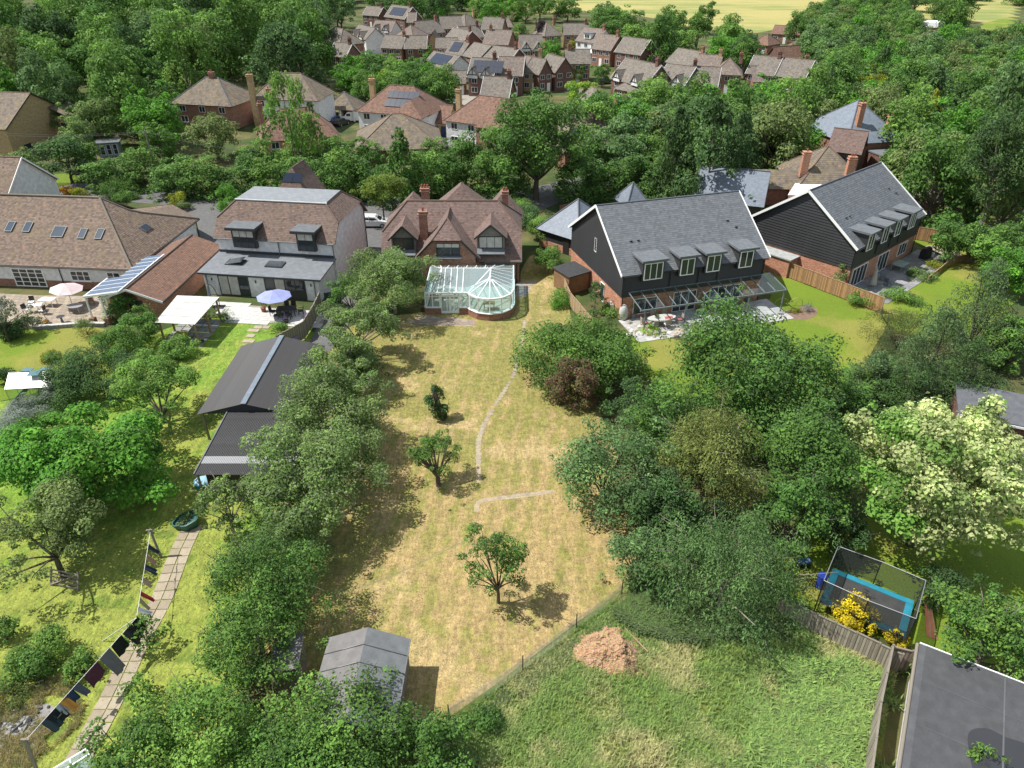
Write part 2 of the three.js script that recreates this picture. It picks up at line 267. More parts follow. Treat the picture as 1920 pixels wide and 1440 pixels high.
// road and drives
function ribbon(name, px, w, y, mat) {
  const c = new THREE.CatmullRomCurve3(px.map((q) => at(q[0], q[1]))), n = px.length * 8, L = [], R = [];
  for (let i = 0; i <= n; i++) { const p = c.getPoint(i / n), t = c.getTangent(i / n), s = V(-t.z, 0, t.x).normalize(); L.push(p.clone().addScaledVector(s, w / 2)); R.push(p.clone().addScaledVector(s, -w / 2)); }
  return sheetW(name, [...L, ...R.reverse()], y, mat);
}
ribbon('road', [[-120, 345], [60, 352], [200, 360], [330, 372], [500, 382], [660, 386], [800, 384], [940, 376], [1040, 357], [1120, 338], [1250, 322]], 6.2, 0.012, M.asphalt);
sheet('driveway', [[330, 382], [452, 392], [432, 420], [424, 445], [412, 520], [386, 520], [372, 450], [366, 410]], 0.018, M.asphalt, 2);
sheet('driveway', [[640, 392], [760, 396], [745, 420], [740, 480], [690, 520], [640, 640], [590, 680], [565, 672], [612, 580], [660, 470]], 0.018, M.asphalt, 1);
sheet('driveway', [[940, 384], [1060, 362], [1050, 380], [985, 398]], 0.018, M.asphalt, 2);
M.worn = flat(0.46, 0.37, 0.235, 1, { bumpMap: roughT, bumpScale: 0.01 });
ribbon('worn_path', [[908, 792], [898, 830], [897, 870], [898, 905]], 0.32, 0.014, M.worn); ribbon('worn_path', [[893, 960], [898, 942], [930, 935], [975, 931], [1040, 921]], 0.36, 0.016, M.worn); ribbon('mower_track', [[620, 1120], [720, 1085], [820, 1040], [880, 1010]], 0.07, 0.014, flat(0.26, 0.25, 0.12, 1));
sheet('estate_road', [[660, 108], [665, 92], [715, 83], [742, 86], [735, 100], [700, 108], [690, 118]], 0.02, M.concrete, 3);
sheet('estate_road', [[840, 195], [850, 176], [905, 168], [950, 165], [965, 178], [930, 195]], 0.02, M.concrete, 3);
sheet('estate_road', [[600, 262], [615, 220], [690, 206], [705, 228], [660, 262]], 0.02, M.asphalt, 3);
sheet('estate_road', [[790, 270], [800, 240], [850, 240], [850, 275]], 0.022, M.concrete, 3);
sheet('estate_road', [[1455, 112], [1460, 103], [1490, 104], [1492, 113]], 0.03, M.stoneTan, 2);

// ---------- foliage ----------
const leafMats = {};
function leafMat(k) { return leafMats[k] ??= new THREE.MeshPhysicalMaterial({ vertexColors: true, roughness: 0.95, specularIntensity: 0.4, transmission: 0.4, thickness: 0, side: THREE.DoubleSide }); }
// clumps spread through the crown's volume, each a loose shell of folded leaf faces
function crownGeo(o) {
  const { R, H, base = 0, n = 40, clump = 0.26, leaves = 6000, leaf = 0.16, col, col2 = col, tip, seed = 1, form = 'round', droop = 0, lean = [0, 0], open = 0.35, flat: fl = 0.75, vr = 0.75, topCol } = o;
  const r = rng(seed * 7919 + 13), ey = (H - base) / 2, cy = base + ey, cl = [];
  for (let i = 0; i < n; i++) {
    let th = r() * 6.283, y = form === 'round' ? lerp(-0.75, 1, Math.pow(r(), 0.8)) : r(), x, z, rc = clump * R * (0.5 + 0.95 * r() ** 1.3);
    const lob = 1 + 0.62 * (fbm(Math.cos(th) * 1.3 + 9 + seed, Math.sin(th) * 1.3 + y * 1.5 + seed * 3, 3, seed) - 0.5) * 2;
    const stray = r() < 0.16, rad = stray ? lerp(1.05, 1.32, r()) : lerp(open, 1, Math.pow(r(), 0.55)); if (stray) rc *= 0.55;
    if (form === 'cone') { const k = Math.pow(1 - y, 0.85) * 0.95 + 0.05; x = Math.cos(th) * R * k * lob * rad; z = Math.sin(th) * R * k * lob * rad; y = base + y * (H - base); rc *= 0.45 + 0.6 * k; }
    else if (form === 'column') { const k = Math.sin(Math.PI * (0.12 + 0.82 * y)) ** 0.6; x = Math.cos(th) * R * k * lob * rad; z = Math.sin(th) * R * k * lob * rad; y = base + y * (H - base); }
    else if (form === 'dome') { const k = Math.sqrt(Math.max(0.05, 1 - y * y * 0.92)), q = Math.pow(rad, 0.7); x = Math.cos(th) * R * k * lob * q * 0.9; z = Math.sin(th) * R * k * lob * q * 0.9; y = base + Math.max(0.04, y * (H - base) * (0.75 + 0.25 * rad) - rc * 0.35); }
    else if (form === 'block') { x = (r() * 2 - 1) * R; z = (r() * 2 - 1) * R * (o.depth ?? 1); y = base + (0.35 + 0.65 * r()) * (H - base) - rc * 0.4; }
    else { const k = Math.sqrt(Math.max(0, 1 - y * y)); x = Math.cos(th) * k * R * lob * rad * 0.86; z = Math.sin(th) * k * R * lob * rad * 0.86; y = cy + y * ey * rad * (0.9 + 0.25 * (lob - 1)) - rc * 0.3; }
    const hf = (y - base) / (H - base); cl.push({ x: x + lean[0] * hf, y, z: z + lean[1] * hf, rc, t: r(), w: rc * rc });
  }
  const tot = cl.reduce((s, c) => s + c.w, 0), P = [], N = [], C = [], I = [], c1 = V(), d = V(), nn = V(), ax = V(), bx = V(), q = V();
  for (const c of cl) {
    const m = Math.max(6, Math.round(leaves * c.w / tot)), cc = mix3(col, col2, o.patch ? sstep(0.44, 0.54, fbm(c.x * o.patch + 5, c.z * o.patch + c.y * o.patch * 0.5, 3, seed + 9) + (c.t - 0.5) * 0.16) : c.t), tn = 1 + (r() - 0.5) * 0.6;
    for (let k = 0; k < m; k++) {
      const yy = lerp(-0.6, 1, Math.pow(r(), 0.75)), th = r() * 6.283, s = Math.sqrt(Math.max(0, 1 - yy * yy));
      d.set(Math.cos(th) * s, yy, Math.sin(th) * s);
      const rr = c.rc * (0.45 + 0.62 * Math.pow(r(), 0.5)) * (r() < 0.06 ? 1.35 : 1); c1.set(c.x + d.x * rr, c.y + d.y * rr * fl, c.z + d.z * rr);
      if (droop) c1.y -= droop * r() * c.rc * 1.6;
      if (c1.y < 0.03) c1.y = 0.03 + r() * 0.1;
      nn.set(d.x + (r() - 0.5) * 1.5, d.y + 0.45 + (r() - 0.5) * 1.3, d.z + (r() - 0.5) * 1.5).normalize();
      q.set(r() - 0.5, r() - 0.5 - droop, r() - 0.5); ax.crossVectors(nn, q).normalize(); bx.crossVectors(ax, nn).normalize();
      const L = leaf * (0.45 + 0.95 * r() ** 1.4), W = L * (o.narrow ?? 0.58), i0 = P.length / 3, f = L * 0.12;
      for (const [a, b, e] of [[-1, 0, 0], [0.05, 1, f], [1, 0, -f], [0.05, -1, f]]) {
        P.push(c1.x + bx.x * a * L * 0.5 + ax.x * b * W * 0.5 + nn.x * e, c1.y + bx.y * a * L * 0.5 + ax.y * b * W * 0.5 + nn.y * e, c1.z + bx.z * a * L * 0.5 + ax.z * b * W * 0.5 + nn.z * e);
        q.copy(nn).addScaledVector(ax, b * -0.25).normalize(); N.push(q.x, q.y, q.z);
      }
      const pale = tip && r() < tip[3], g = tn * (1 + (r() - 0.5) * vr), e = pale ? tip : cc;
      for (let v = 0; v < 4; v++) C.push(e[0] * g, e[1] * g, e[2] * g);
      I.push(i0, i0 + 2, i0 + 1, i0, i0 + 3, i0 + 2);
    }
  }
  const g = new THREE.BufferGeometry(); g.setAttribute('position', new THREE.Float32BufferAttribute(P, 3)); g.setAttribute('normal', new THREE.Float32BufferAttribute(N, 3)); g.setAttribute('color', new THREE.Float32BufferAttribute(C, 3)); g.setAttribute('uv', new THREE.Float32BufferAttribute(new Float32Array(P.length / 3 * 2), 2)); g.setIndex(I);
  g.userData.cl = cl; return g;
}
function limb(a, b, r0, r1, bend, r, seg = 5) {
  const m = a.clone().lerp(b, 0.5).add(V((r() - 0.5) * bend, (r() - 0.2) * bend * 0.6, (r() - 0.5) * bend)), c = new THREE.QuadraticBezierCurve3(a, m, b), G = new GB(), K = 5, rings = [];
  for (let i = 0; i <= K; i++) { const p = c.getPoint(i / K), t = c.getTangent(i / K), u = V(t.y, t.z, t.x).cross(t).normalize(), w = V().crossVectors(t, u), rad = lerp(r0, r1, i / K), ring = []; for (let k = 0; k < seg; k++) { const th = k / seg * 6.283; ring.push(p.clone().addScaledVector(u, Math.cos(th) * rad).addScaledVector(w, Math.sin(th) * rad)); } rings.push(ring); }
  for (let i = 0; i < K; i++) for (let k = 0; k < seg; k++) { const l = (k + 1) % seg; G.quad(rings[i][k], rings[i][l], rings[i + 1][l], rings[i + 1][k]); }
  return G.get();
}
function trunkGeo(o, cl) {                                   // tapered trunk, limbs that reach the clumps, bare twigs
  const r = rng(o.seed * 331 + 5), g = [], tw = [], tr = o.tr ?? o.H * 0.028, fork = o.fork ?? (o.base ?? 0) * 0.8 + o.H * 0.12, ln = o.lean ?? [0, 0], hf = clamp((fork - (o.base ?? 0)) / (o.H - (o.base ?? 0)), 0, 1), top = V(ln[0] * hf, fork, ln[1] * hf);
  g.push(limb(V(0, -0.1, 0), top, tr, tr * 0.75, o.bend ?? tr * 2, r, 8));
  const N = o.limbs ?? 9, pick = [...cl].sort((a, b) => a.t - b.t).slice(0, N);
  for (const c of pick) g.push(limb(top.clone().add(V(0, -0.1, 0)), V(c.x, c.y, c.z), tr * 0.5, tr * 0.1, o.R * 0.35, r));
  for (let i = 0; i < (o.twigs ?? 0); i++) { const c = cl[Math.floor(r() * cl.length)], d = V(c.x, (c.y - o.H * 0.5) * 0.7 + 0.4, c.z).normalize(), a = V(c.x, c.y, c.z); tw.push(limb(a, a.clone().addScaledVector(d, c.rc * (1.1 + r() * 0.8)).add(V((r() - 0.5) * c.rc, r() * 0.3, (r() - 0.5) * c.rc)), 0.025, 0.008, 0.3, r, 3)); }
  const out = mergeGeometries(g); if (tw.length) out.userData.twigs = mergeGeometries(tw); return out;
}
const PAL = {
  oak: [[0.075, 0.174, 0.033], [0.118, 0.234, 0.04]], dark: [[0.056, 0.123, 0.036], [0.086, 0.168, 0.043]], mid: [[0.088, 0.202, 0.037], [0.15, 0.275, 0.047]],
  light: [[0.131, 0.265, 0.047], [0.2, 0.347, 0.063]], lime: [[0.21, 0.36, 0.03], [0.32, 0.48, 0.045]], bright: [[0.081, 0.232, 0.025], [0.134, 0.333, 0.033]], olive: [[0.139, 0.202, 0.058], [0.204, 0.273, 0.083]],
  apple: [[0.139, 0.235, 0.06], [0.213, 0.313, 0.089]], blue: [[0.103, 0.198, 0.067], [0.16, 0.275, 0.087]], purple: [[0.046, 0.03, 0.04], [0.077, 0.05, 0.055]], copper: [[0.169, 0.093, 0.06], [0.231, 0.152, 0.082]],
  conifer: [[0.051, 0.112, 0.033], [0.097, 0.179, 0.045]], cedar: [[0.107, 0.191, 0.073], [0.165, 0.261, 0.097]], gold: [[0.487, 0.394, 0.01], [0.719, 0.58, 0.016]], silver: [[0.22, 0.27, 0.23], [0.33, 0.38, 0.33]],
cream: [[0.4, 0.46, 0.2], [0.52, 0.56, 0.31]], yellow: [[0.2, 0.26, 0.02], [0.34, 0.36, 0.03]], orange: [[0.4, 0.16, 0.02], [0.5, 0.3, 0.03]], flower: [[0.4, 0.42, 0.36], [0.12, 0.17, 0.07]],
};
// a tree of its own: (u, v) where its crown's middle shows on the survey photograph, w the crown's width there
function tree(name, label, sp, u, v, w, H, o = {}, cat = 'tree', group) {
  const p = o.foot ? at(o.foot[0], o.foot[1]) : at(u, v, H * (o.mid ?? 0.58)); const cp = p.clone().setY(H * 0.58), R = o.R ?? w / 2 / ppm(cp);
  if (o.foot && !o.lean) { const q = at(u, v, H * 0.62); o.lean = [clamp(q.x - p.x, -2.5, 2.5), clamp(q.z - p.z, -2, 2)]; }
  const s = { base: H * 0.16, n: 60, clump: 0.24, leaf: 0.17, leaves: clamp(R * R * 1250, 1500, 30000), seed: Math.round(u * 3 + v * 7), col: PAL[sp][0], col2: PAL[sp][1], twigs: 12, ...o, R, H };
  if (o.leaves) s.leaves *= 1.5; if (s.leavesK) s.leaves *= s.leavesK; s.leaf *= 1.3;
  const t = thing(name, label, cat, [p.x, hill(p.x, p.z), p.z], 0, group), g = crownGeo(s);
  const cr = add(t, s.crownName ?? 'crown', g, leafMat('a'));
  if (!s.noTrunk) { const tg = trunkGeo(s, g.userData.cl), tm = s.pale ? M.trunkPale : M.trunk; add(t, 'trunk', tg, tm); if (tg.userData.twigs) add(t, 'twigs', tg.userData.twigs, tm).userData.kind = 'stuff'; }
  return t;
}
const shrub = (label, sp, u, v, w, H, o = {}, group) => tree('shrub', label, sp, u, v, w, H, { base: 0, mid: 0.5, n: 26, clump: 0.36, leaf: 0.12, leaves: clamp((w / 2 / ppm(at(u, v, H / 2))) ** 2 * 1300, 500, 9000), limbs: 5, fork: H * 0.15, twigs: 3, tr: 0.06, crownName: 'foliage', ...o }, 'shrub', group);

// ---------- trees and shrubs of the gardens ----------
// left garden
tree('maple_tree', 'big bright green tree with large leaves at the left edge', 'bright', 135, 850, 330, 6.6, { n: 66, leaf: 0.2, narrow: 0.7, clump: 0.21, base: 0.3, vr: 0.6 });
tree('fruit_tree', 'olive green leaning tree with the wooden gate propped on its trunk', 'olive', 120, 940, 195, 5.6, { foot: [122, 1085], n: 50, leaf: 0.15, tr: 0.19, base: 1.5, fork: 1.7, leavesK: 0.9 });
tree('apple_tree', 'open yellow green apple tree with forked trunk on the green lawn', 'light', 282, 700, 185, 5.2, { foot: [308, 792], n: 42, leaf: 0.15, base: 2.3, fork: 0.7, leavesK: 0.62, tr: 0.17, limbs: 12, open: 0.5, clump: 0.2 });
shrub('silver grey shrub beside the bright green tree', 'silver', 52, 772, 110, 2.4, { leaf: 0.13, narrow: 0.2 });
tree('yew_shrub', 'dark green yew bush right of the greenhouse', 'dark', 170, 690, 175, 3.6, { base: 0, n: 50, leaf: 0.13, noTrunk: 1 }, 'shrub');
shrub('dark green conical bush between greenhouse and dark yew', 'conifer', 120, 735, 90, 2.6, {});
tree('holly_shrub', 'glossy dark green bush left of the pergola', 'mid', 255, 608, 105, 4, { base: 0, n: 40, leaf: 0.13, noTrunk: 1 }, 'shrub');
shrub('yellow green bush in front of the pergola', 'light', 335, 650, 70, 1.9);
shrub('mid green bush between the yew and the yellow green bush', 'mid', 222, 642, 90, 2.6);
shrub('green bush in front of the garage gable', 'mid', 245, 570, 70, 3);
shrub('lavender green bush at the end of the garage', 'apple', 216, 583, 40, 1.4);
shrub('round feathery bush at the edge of the tan patio', 'olive', 158, 612, 44, 1.8, { leaf: 0.08 });
shrub('low yellow bush above the greenhouse', 'yellow', 92, 668, 40, 1);
shrub('dark bush below the patio wall at the left edge', 'dark', 35, 610, 70, 1.8);
tree('blossom_tree', 'small pale flowering tree beside the tan patio', 'flower', 12, 578, 70, 4, { foot: [18, 641], n: 30, leaf: 0.12, base: 1.6 });
shrub('low dark bush left of the greenhouse', 'dark', 5, 705, 40, 1.4);
shrub('clipped round bush by the pergola, left of two', 'mid', 392, 590, 24, 1, { leaf: 0.07 }, 'round bushes by the pergola');
shrub('clipped round bush by the pergola, right of two', 'mid', 425, 591, 32, 1.1, { leaf: 0.07 }, 'round bushes by the pergola');
shrub('leafy green bush at the patio corner by the slatted fence', 'light', 527, 612, 34, 0.9, { leaf: 0.1 });
shrub('green bush behind the washing line, larger of two', 'mid', 75, 1218, 120, 1.8, { leaf: 0.12 });
shrub('green bush at the left edge behind the washing line', 'mid', 5, 1180, 60, 1.6);
shrub('small rounded bush right beside the burgundy cloth', 'mid', 150, 1245, 60, 1.4);
shrub('weedy yellow flowering plant above the ash heap', 'olive', 30, 1290, 80, 0.9, { leaf: 0.12, narrow: 0.2, tip: [0.5, 0.35, 0.03, 0.06] });
shrub('spiky low plant under the bright green tree', 'mid', 278, 838, 40, 0.8, { narrow: 0.15, leaf: 0.4, leaves: 260 });
// boundary row between the gardens
const rowA = { leaf: 0.145, n: 85, clump: 0.21, twigs: 36, vr: 0.6, pale: 1, tip: [0.27, 0.29, 0.2, 0.07] };
tree('apple_tree', 'grey green apple tree in front of the brick house, beside the conservatory', 'apple', 735, 518, 185, 7, { ...rowA });
tree('apple_tree', 'grey green apple tree left of the dry lawn near the driveway', 'apple', 668, 605, 145, 6.4, { ...rowA, n: 60 });
tree('apple_tree', 'sprawling grey green apple tree overhanging the long dark shed', 'apple', 620, 752, 232, 6.8, { ...rowA, base: 0.6 });
tree('apple_tree', 'sprawling grey green apple tree beside the flat shed roof', 'apple', 592, 880, 268, 6.4, { ...rowA, base: 0.6 });
tree('apple_tree', 'thin pale apple tree next to the green sack', 'apple', 425, 945, 105, 4.2, { ...rowA, n: 34, leavesK: 0.7, open: 0.5 });
tree('hawthorn_tree', 'dark twiggy hawthorn beside the stone slab path', 'oak', 500, 1080, 262, 5.8, { leaf: 0.12, n: 90, base: 0.2, twigs: 30 });
tree('hawthorn_tree', 'mid green hawthorn left of the felt roofed shed', 'mid', 475, 1195, 215, 4.8, { leaf: 0.13, n: 70, base: 0.2, twigs: 20 });
tree('hawthorn_tree', 'leafy green hawthorn in front of the felt roofed shed', 'mid', 640, 1378, 320, 3.8, { leaf: 0.13, n: 90, base: 0, twigs: 20, mid: 0.5 });
tree('hawthorn_tree', 'yellowish green hawthorn at the bottom edge left of centre', 'light', 390, 1375, 260, 4.2, { leaf: 0.13, n: 80, base: 0, twigs: 30, vr: 0.6, mid: 0.5 });
tree('hawthorn_tree', 'dark green hawthorn at the bottom edge beside the cold frame', 'oak', 250, 1415, 190, 3.4, { leaf: 0.13, n: 60, base: 0, mid: 0.5 });
tree('hawthorn_tree', 'dense green hawthorn at the bottom edge right of the felt roof', 'oak', 810, 1400, 170, 3.0, { leaf: 0.13, n: 60, base: 0, mid: 0.5 });
tree('hawthorn_tree', 'dense green hawthorn between the felt roof and the bottom edge', 'mid', 545, 1445, 280, 3.4, { leaf: 0.13, n: 80, base: 0, mid: 0.5 });
shrub('weedy green bush beside the bottom fence post', 'oak', 900, 1350, 80, 1.0, { leaf: 0.1 });
shrub('young green sapling growing beside the grey towel', 'mid', 270, 1190, 80, 2.2, { leaf: 0.15, leaves: 420, open: 0.5, clump: 0.25 });
shrub('young sapling on the grass below the burgundy cloth', 'mid', 262, 1295, 60, 1.6, { leaf: 0.15, leaves: 260, open: 0.5 });
tree('apple_tree', 'low grey green apple tree above the dark hawthorn', 'apple', 550, 985, 190, 5, { ...rowA, n: 60, base: 0.2 });
tree('elder_tree', 'dark green tree beside the driveway and the brick house', 'oak', 655, 545, 80, 4.4, { leaf: 0.13, n: 40, base: 0 });
tree('street_tree', 'yellow green street tree above the white car', 'lime', 722, 368, 92, 7.4, { foot: [722, 425], base: 3, fork: 2.6, leavesK: 0.8, tr: 0.12, leaf: 0.17, col: [0.13, 0.2, 0.03], col2: [0.2, 0.28, 0.04] });
tree('apple_tree', 'leafy apple tree above the right eave of the long dark shed', 'apple', 652, 668, 155, 6, { ...rowA, n: 60, base: 0.3 });
tree('elder_tree', 'dark green tree between the long shed and the dry lawn', 'dark', 668, 678, 95, 4, { leaf: 0.13, n: 45, base: 0 });
shrub('bright green bush at the end of the driveway', 'bright', 628, 632, 34, 1.6);
// trees on the dry lawn
tree('apple_tree', 'small upright tree standing alone on the dry lawn', 'mid', 922, 1035, 118, 6.0, { foot: [934, 1130], n: 60, leaf: 0.1, base: 1.1, fork: 1.2, leavesK: 1.7, tr: 0.11, limbs: 18, open: 0.15, clump: 0.18, mid: 0.5, twigs: 22 });
tree('apple_tree', 'gnarled old apple tree with bare crooked limbs on the dry lawn', 'mid', 818, 855, 105, 3.7, { foot: [822, 912], n: 30, leaf: 0.1, base: 1.4, fork: 0.9, leavesK: 1.2, tr: 0.2, limbs: 15, open: 0.75, clump: 0.22, twigs: 40, bend: 1.4 });
tree('ivy_stump', 'ivy covered leaning stump on the dry lawn', 'dark', 822, 748, 34, 3.1, { foot: [832, 786], form: 'column', base: 0.05, n: 34, clump: 0.6, leaf: 0.12, leaves: 2600, tr: 0.25, limbs: 4, twigs: 26, fork: 2.6, R: 0.55, lean: [-0.75, -0.1] });
// right of the dry lawn
tree('hazel_tree', 'large rounded green bush right of the lawn path', 'bright', 1090, 655, 225, 5.4, { base: 0, n: 90, leaf: 0.17, col: [0.085, 0.185, 0.03], col2: [0.13, 0.24, 0.04] });
shrub('copper leaved bush in front of the rounded green bush', 'copper', 1085, 702, 105, 4.6, { leaf: 0.13, tr: 0.08, col: [0.15, 0.082, 0.05], col2: [0.19, 0.115, 0.065], tip: [0.1, 0.17, 0.04, 0.22], mid: 0.62 });
tree('bird_cherry_tree', 'dark blue green tree beside the dry lawn', 'blue', 1135, 870, 215, 6.8, { n: 95, leaf: 0.15, base: 0.3, twigs: 6 });
tree('oak_tree', 'broad dark green oak in front of the black houses', 'oak', 1405, 690, 390, 8.6, { n: 150, leaf: 0.22, base: 0.6, leaves: 20000, twigs: 8, clump: 0.19 });
tree('birch_tree', 'olive green weeping birch in the middle of the right hand trees', 'olive', 1330, 850, 215, 8.6, { n: 80, leaf: 0.12, narrow: 0.3, droop: 0.8, twigs: 26, pale: 1, col: [0.17, 0.215, 0.05], col2: [0.24, 0.29, 0.075], leavesK: 1.5, leaf: 0.15 });
tree('oak_tree', 'dark green oak left of the cream variegated tree', 'oak', 1520, 850, 210, 8, { n: 90, leaf: 0.16, base: 0.8 });
tree('willow_tree', 'drooping grey green willow above the meadow', 'blue', 1370, 1045, 290, 7.2, { col: [0.095, 0.195, 0.055], col2: [0.15, 0.265, 0.08], n: 95, leaf: 0.15, narrow: 0.3, droop: 1.0, twigs: 30, pale: 1, base: 0.2, leaves: 16000 });
tree('hazel_tree', 'small dark green tree between the dry lawn and the meadow', 'blue', 1200, 1035, 130, 4.6, { n: 60, leaf: 0.13, base: 0 });
tree('oak_tree', 'deep green tree between the willow and the trampoline', 'oak', 1490, 955, 165, 6.4, { n: 60, leaf: 0.15, base: 0.2 });
tree('elder_tree', 'dark bushy tree behind the trampoline', 'dark', 1590, 990, 110, 3.4, { n: 40, leaf: 0.14, base: 0 });
shrub('dark shaded bush right of the trampoline', 'dark', 1775, 1105, 90, 2.2);
tree('oak_tree', 'dark green tree between the copper bush and the olive birch', 'oak', 1262, 790, 170, 7, { n: 60, leaf: 0.15, base: 0.2 });
tree('elder_tree', 'dark leafy tree right of the copper bush', 'dark', 1185, 752, 110, 4.6, { n: 45, leaf: 0.14, base: 0 });
tree('elder_tree', 'shaded dark green tree behind the drooping willow', 'dark', 1240, 950, 170, 6, { n: 60, leaf: 0.15, base: 0.2 });
tree('maple_tree', 'variegated maple with cream and green leaves at the right', 'cream', 1762, 880, 318, 10.5, { patch: 0.32, col: [0.14, 0.3, 0.045], col2: [0.52, 0.58, 0.25], n: 150, leaf: 0.19, narrow: 0.75, tip: [0.24, 0.38, 0.09, 0.22], open: 0.55, leaves: 23000, base: 1, clump: 0.19, vr: 0.35 });
shrub('bright yellow leaved shrub beside the trampoline', 'gold', 1602, 1152, 88, 2.4, { leaf: 0.1, narrow: 0.6, n: 40, clump: 0.26 });
shrub('small bright yellow shrub at the fence corner', 'gold', 1680, 1196, 44, 1.6, { leaf: 0.1, narrow: 0.6, n: 16 });
tree('oak_tree', 'green tree overhanging the flat felt roof', 'mid', 1862, 1185, 185, 5.6, { n: 75, leaf: 0.15, base: 0.8, twigs: 20, pale: 1 });
shrub('leafy sprig at the bottom edge of the flat roof', 'mid', 1830, 1435, 60, 3.6, { leaf: 0.13, leaves: 300, n: 10 });
tree('cedar_tree', 'pale green feathery conifer beside the upper lawn', 'cedar', 1760, 640, 170, 7, { form: 'cone', n: 90, leaf: 0.2, narrow: 0.22, droop: 0.6, base: 0.2, leaves: 9000, clump: 0.3 });
tree('cedar_tree', 'tall feathery conifer at the right of the upper lawn', 'cedar', 1850, 560, 150, 9, { form: 'cone', n: 90, leaf: 0.2, narrow: 0.22, droop: 0.6, base: 0.2, leaves: 9000, clump: 0.3 });
tree('yew_tree', 'dark rounded yew at the foot of the wooden fence', 'olive', 1690, 612, 130, 3.6, { n: 60, leaf: 0.1, base: 0, narrow: 0.25, col: [0.085, 0.11, 0.03], col2: [0.12, 0.15, 0.042] });
tree('cypress_tree', 'green cypress right behind the pale conifer', 'conifer', 1820, 690, 150, 6, { form: 'cone', n: 70, leaf: 0.18, narrow: 0.25, base: 0.1, leaves: 7000, clump: 0.3 });
tree('cypress_tree', 'green cypress left of the flat grey roof', 'conifer', 1720, 720, 130, 5, { form: 'cone', n: 60, leaf: 0.18, narrow: 0.25, base: 0.1, leaves: 6000, clump: 0.3 });
tree('laurel_tree', 'glossy bright laurel at the right edge', 'bright', 1900, 500, 110, 5.5, { n: 60, leaf: 0.2, base: 0 });
tree('laurel_tree', 'mid green laurel below the right edge conifer', 'mid', 1905, 640, 120, 4.5, { n: 60, leaf: 0.18, base: 0 });
tree('cypress_tree', 'feathery cypress above the cream variegated tree', 'cedar', 1640, 700, 110, 4.2, { form: 'cone', n: 50, leaf: 0.18, narrow: 0.25, base: 0.1, leaves: 5000, clump: 0.32 });
tree('pine_tree', 'tall dark conifer with a bare pale trunk beside the end of the fence', 'conifer', 1850, 345, 150, 17, { foot: [1828, 450], n: 90, leaf: 0.3, narrow: 0.4, droop: 0.6, base: 4.5, leaves: 11000, pale: 1, tr: 0.42, lean: [1, 0.5] });
tree('oak_tree', 'big dark oak behind the brick house', 'oak', 1012, 272, 205, 15, { foot: [1005, 376], lean: [0.3, 0], base: 2.6, fork: 3, n: 120, leaf: 0.3, leaves: 15000, tr: 0.45, limbs: 16, clump: 0.2 });
tree('cypress_tree', 'bushy green cypress in front of the flat grey garage', 'conifer', 1845, 790, 120, 4.5, { form: 'cone', n: 50, leaf: 0.18, narrow: 0.3, base: 0, leaves: 5000, clump: 0.32 });
// shrubs round the black houses
shrub('green bush between the brick house and the grey garage', 'mid', 1030, 485, 62, 3.6);
shrub('bright green bush beside the brick house gable', 'light', 1010, 430, 60, 3);
shrub('pale green bush behind the brick house', 'blue', 985, 402, 60, 3);
shrub('climbing green bush along the slatted fence', 'bright', 1055, 560, 50, 1.6, { leaf: 0.1 });
shrub('slender dark climber beside the black clad house', 'dark', 1115, 560, 32, 3.2, { form: 'column' });
shrub('feathery green plant at the corner of the stone patio', 'light', 1140, 580, 40, 1.4, { leaf: 0.09 });
shrub('bright low plant in the rockery', 'lime', 1218, 617, 34, 0.7, { leaf: 0.08 });
shrub('grey lavender plant in the rockery', 'silver', 1280, 612, 32, 0.7, { leaf: 0.08, narrow: 0.2, tip: [0.16, 0.12, 0.26, 0.3] });
shrub('yellow green plant in the rockery', 'yellow', 1310, 618, 26, 0.7, { leaf: 0.08 });
shrub('yellow green plant in the round flower bed', 'yellow', 1492, 580, 22, 0.7, { leaf: 0.08 });
shrub('lavender in the round flower bed', 'silver', 1515, 577, 26, 0.8, { leaf: 0.08, narrow: 0.2, tip: [0.16, 0.12, 0.26, 0.4] });
shrub('young birch sapling tied to a stake by the wooden fence', 'apple', 1578, 490, 24, 3.6, { foot: [1565, 550], form: 'column', R: 0.8, base: 1.2, leaves: 420, leaf: 0.16 });
shrub('small fence climber near the black house, left of three', 'mid', 1460, 492, 22, 1.2, { leaf: 0.1, leaves: 300 }, 'fence climbers');
shrub('small fence climber, middle of three', 'mid', 1528, 522, 16, 1.3, { leaf: 0.1, leaves: 260 }, 'fence climbers');
shrub('yellowish fence climber, right of three', 'light', 1612, 555, 50, 1.6, { leaf: 0.1 }, 'fence climbers');
shrub('mixed green border plants beside the upper lawn', 'light', 1690, 555, 60, 1.2, { leaf: 0.1 });
shrub('yellow flowering border plant beside the upper patio', 'yellow', 1755, 497, 34, 0.8, { leaf: 0.1 });
shrub('grey green border plant behind the wooden edging', 'apple', 1725, 515, 50, 0.9, { leaf: 0.1 });
shrub('narrow brown conifer in front of the small garage', 'copper', 1775, 393, 20, 3.4, { form: 'cone', R: 0.9, leaf: 0.12, leaves: 1400, col: [0.07, 0.055, 0.025] });
shrub('ivy bush at the foot of the bare trunk', 'dark', 1800, 440, 30, 3);
shrub('leafy bush left of the right black house', 'light', 1425, 425, 30, 2.6);

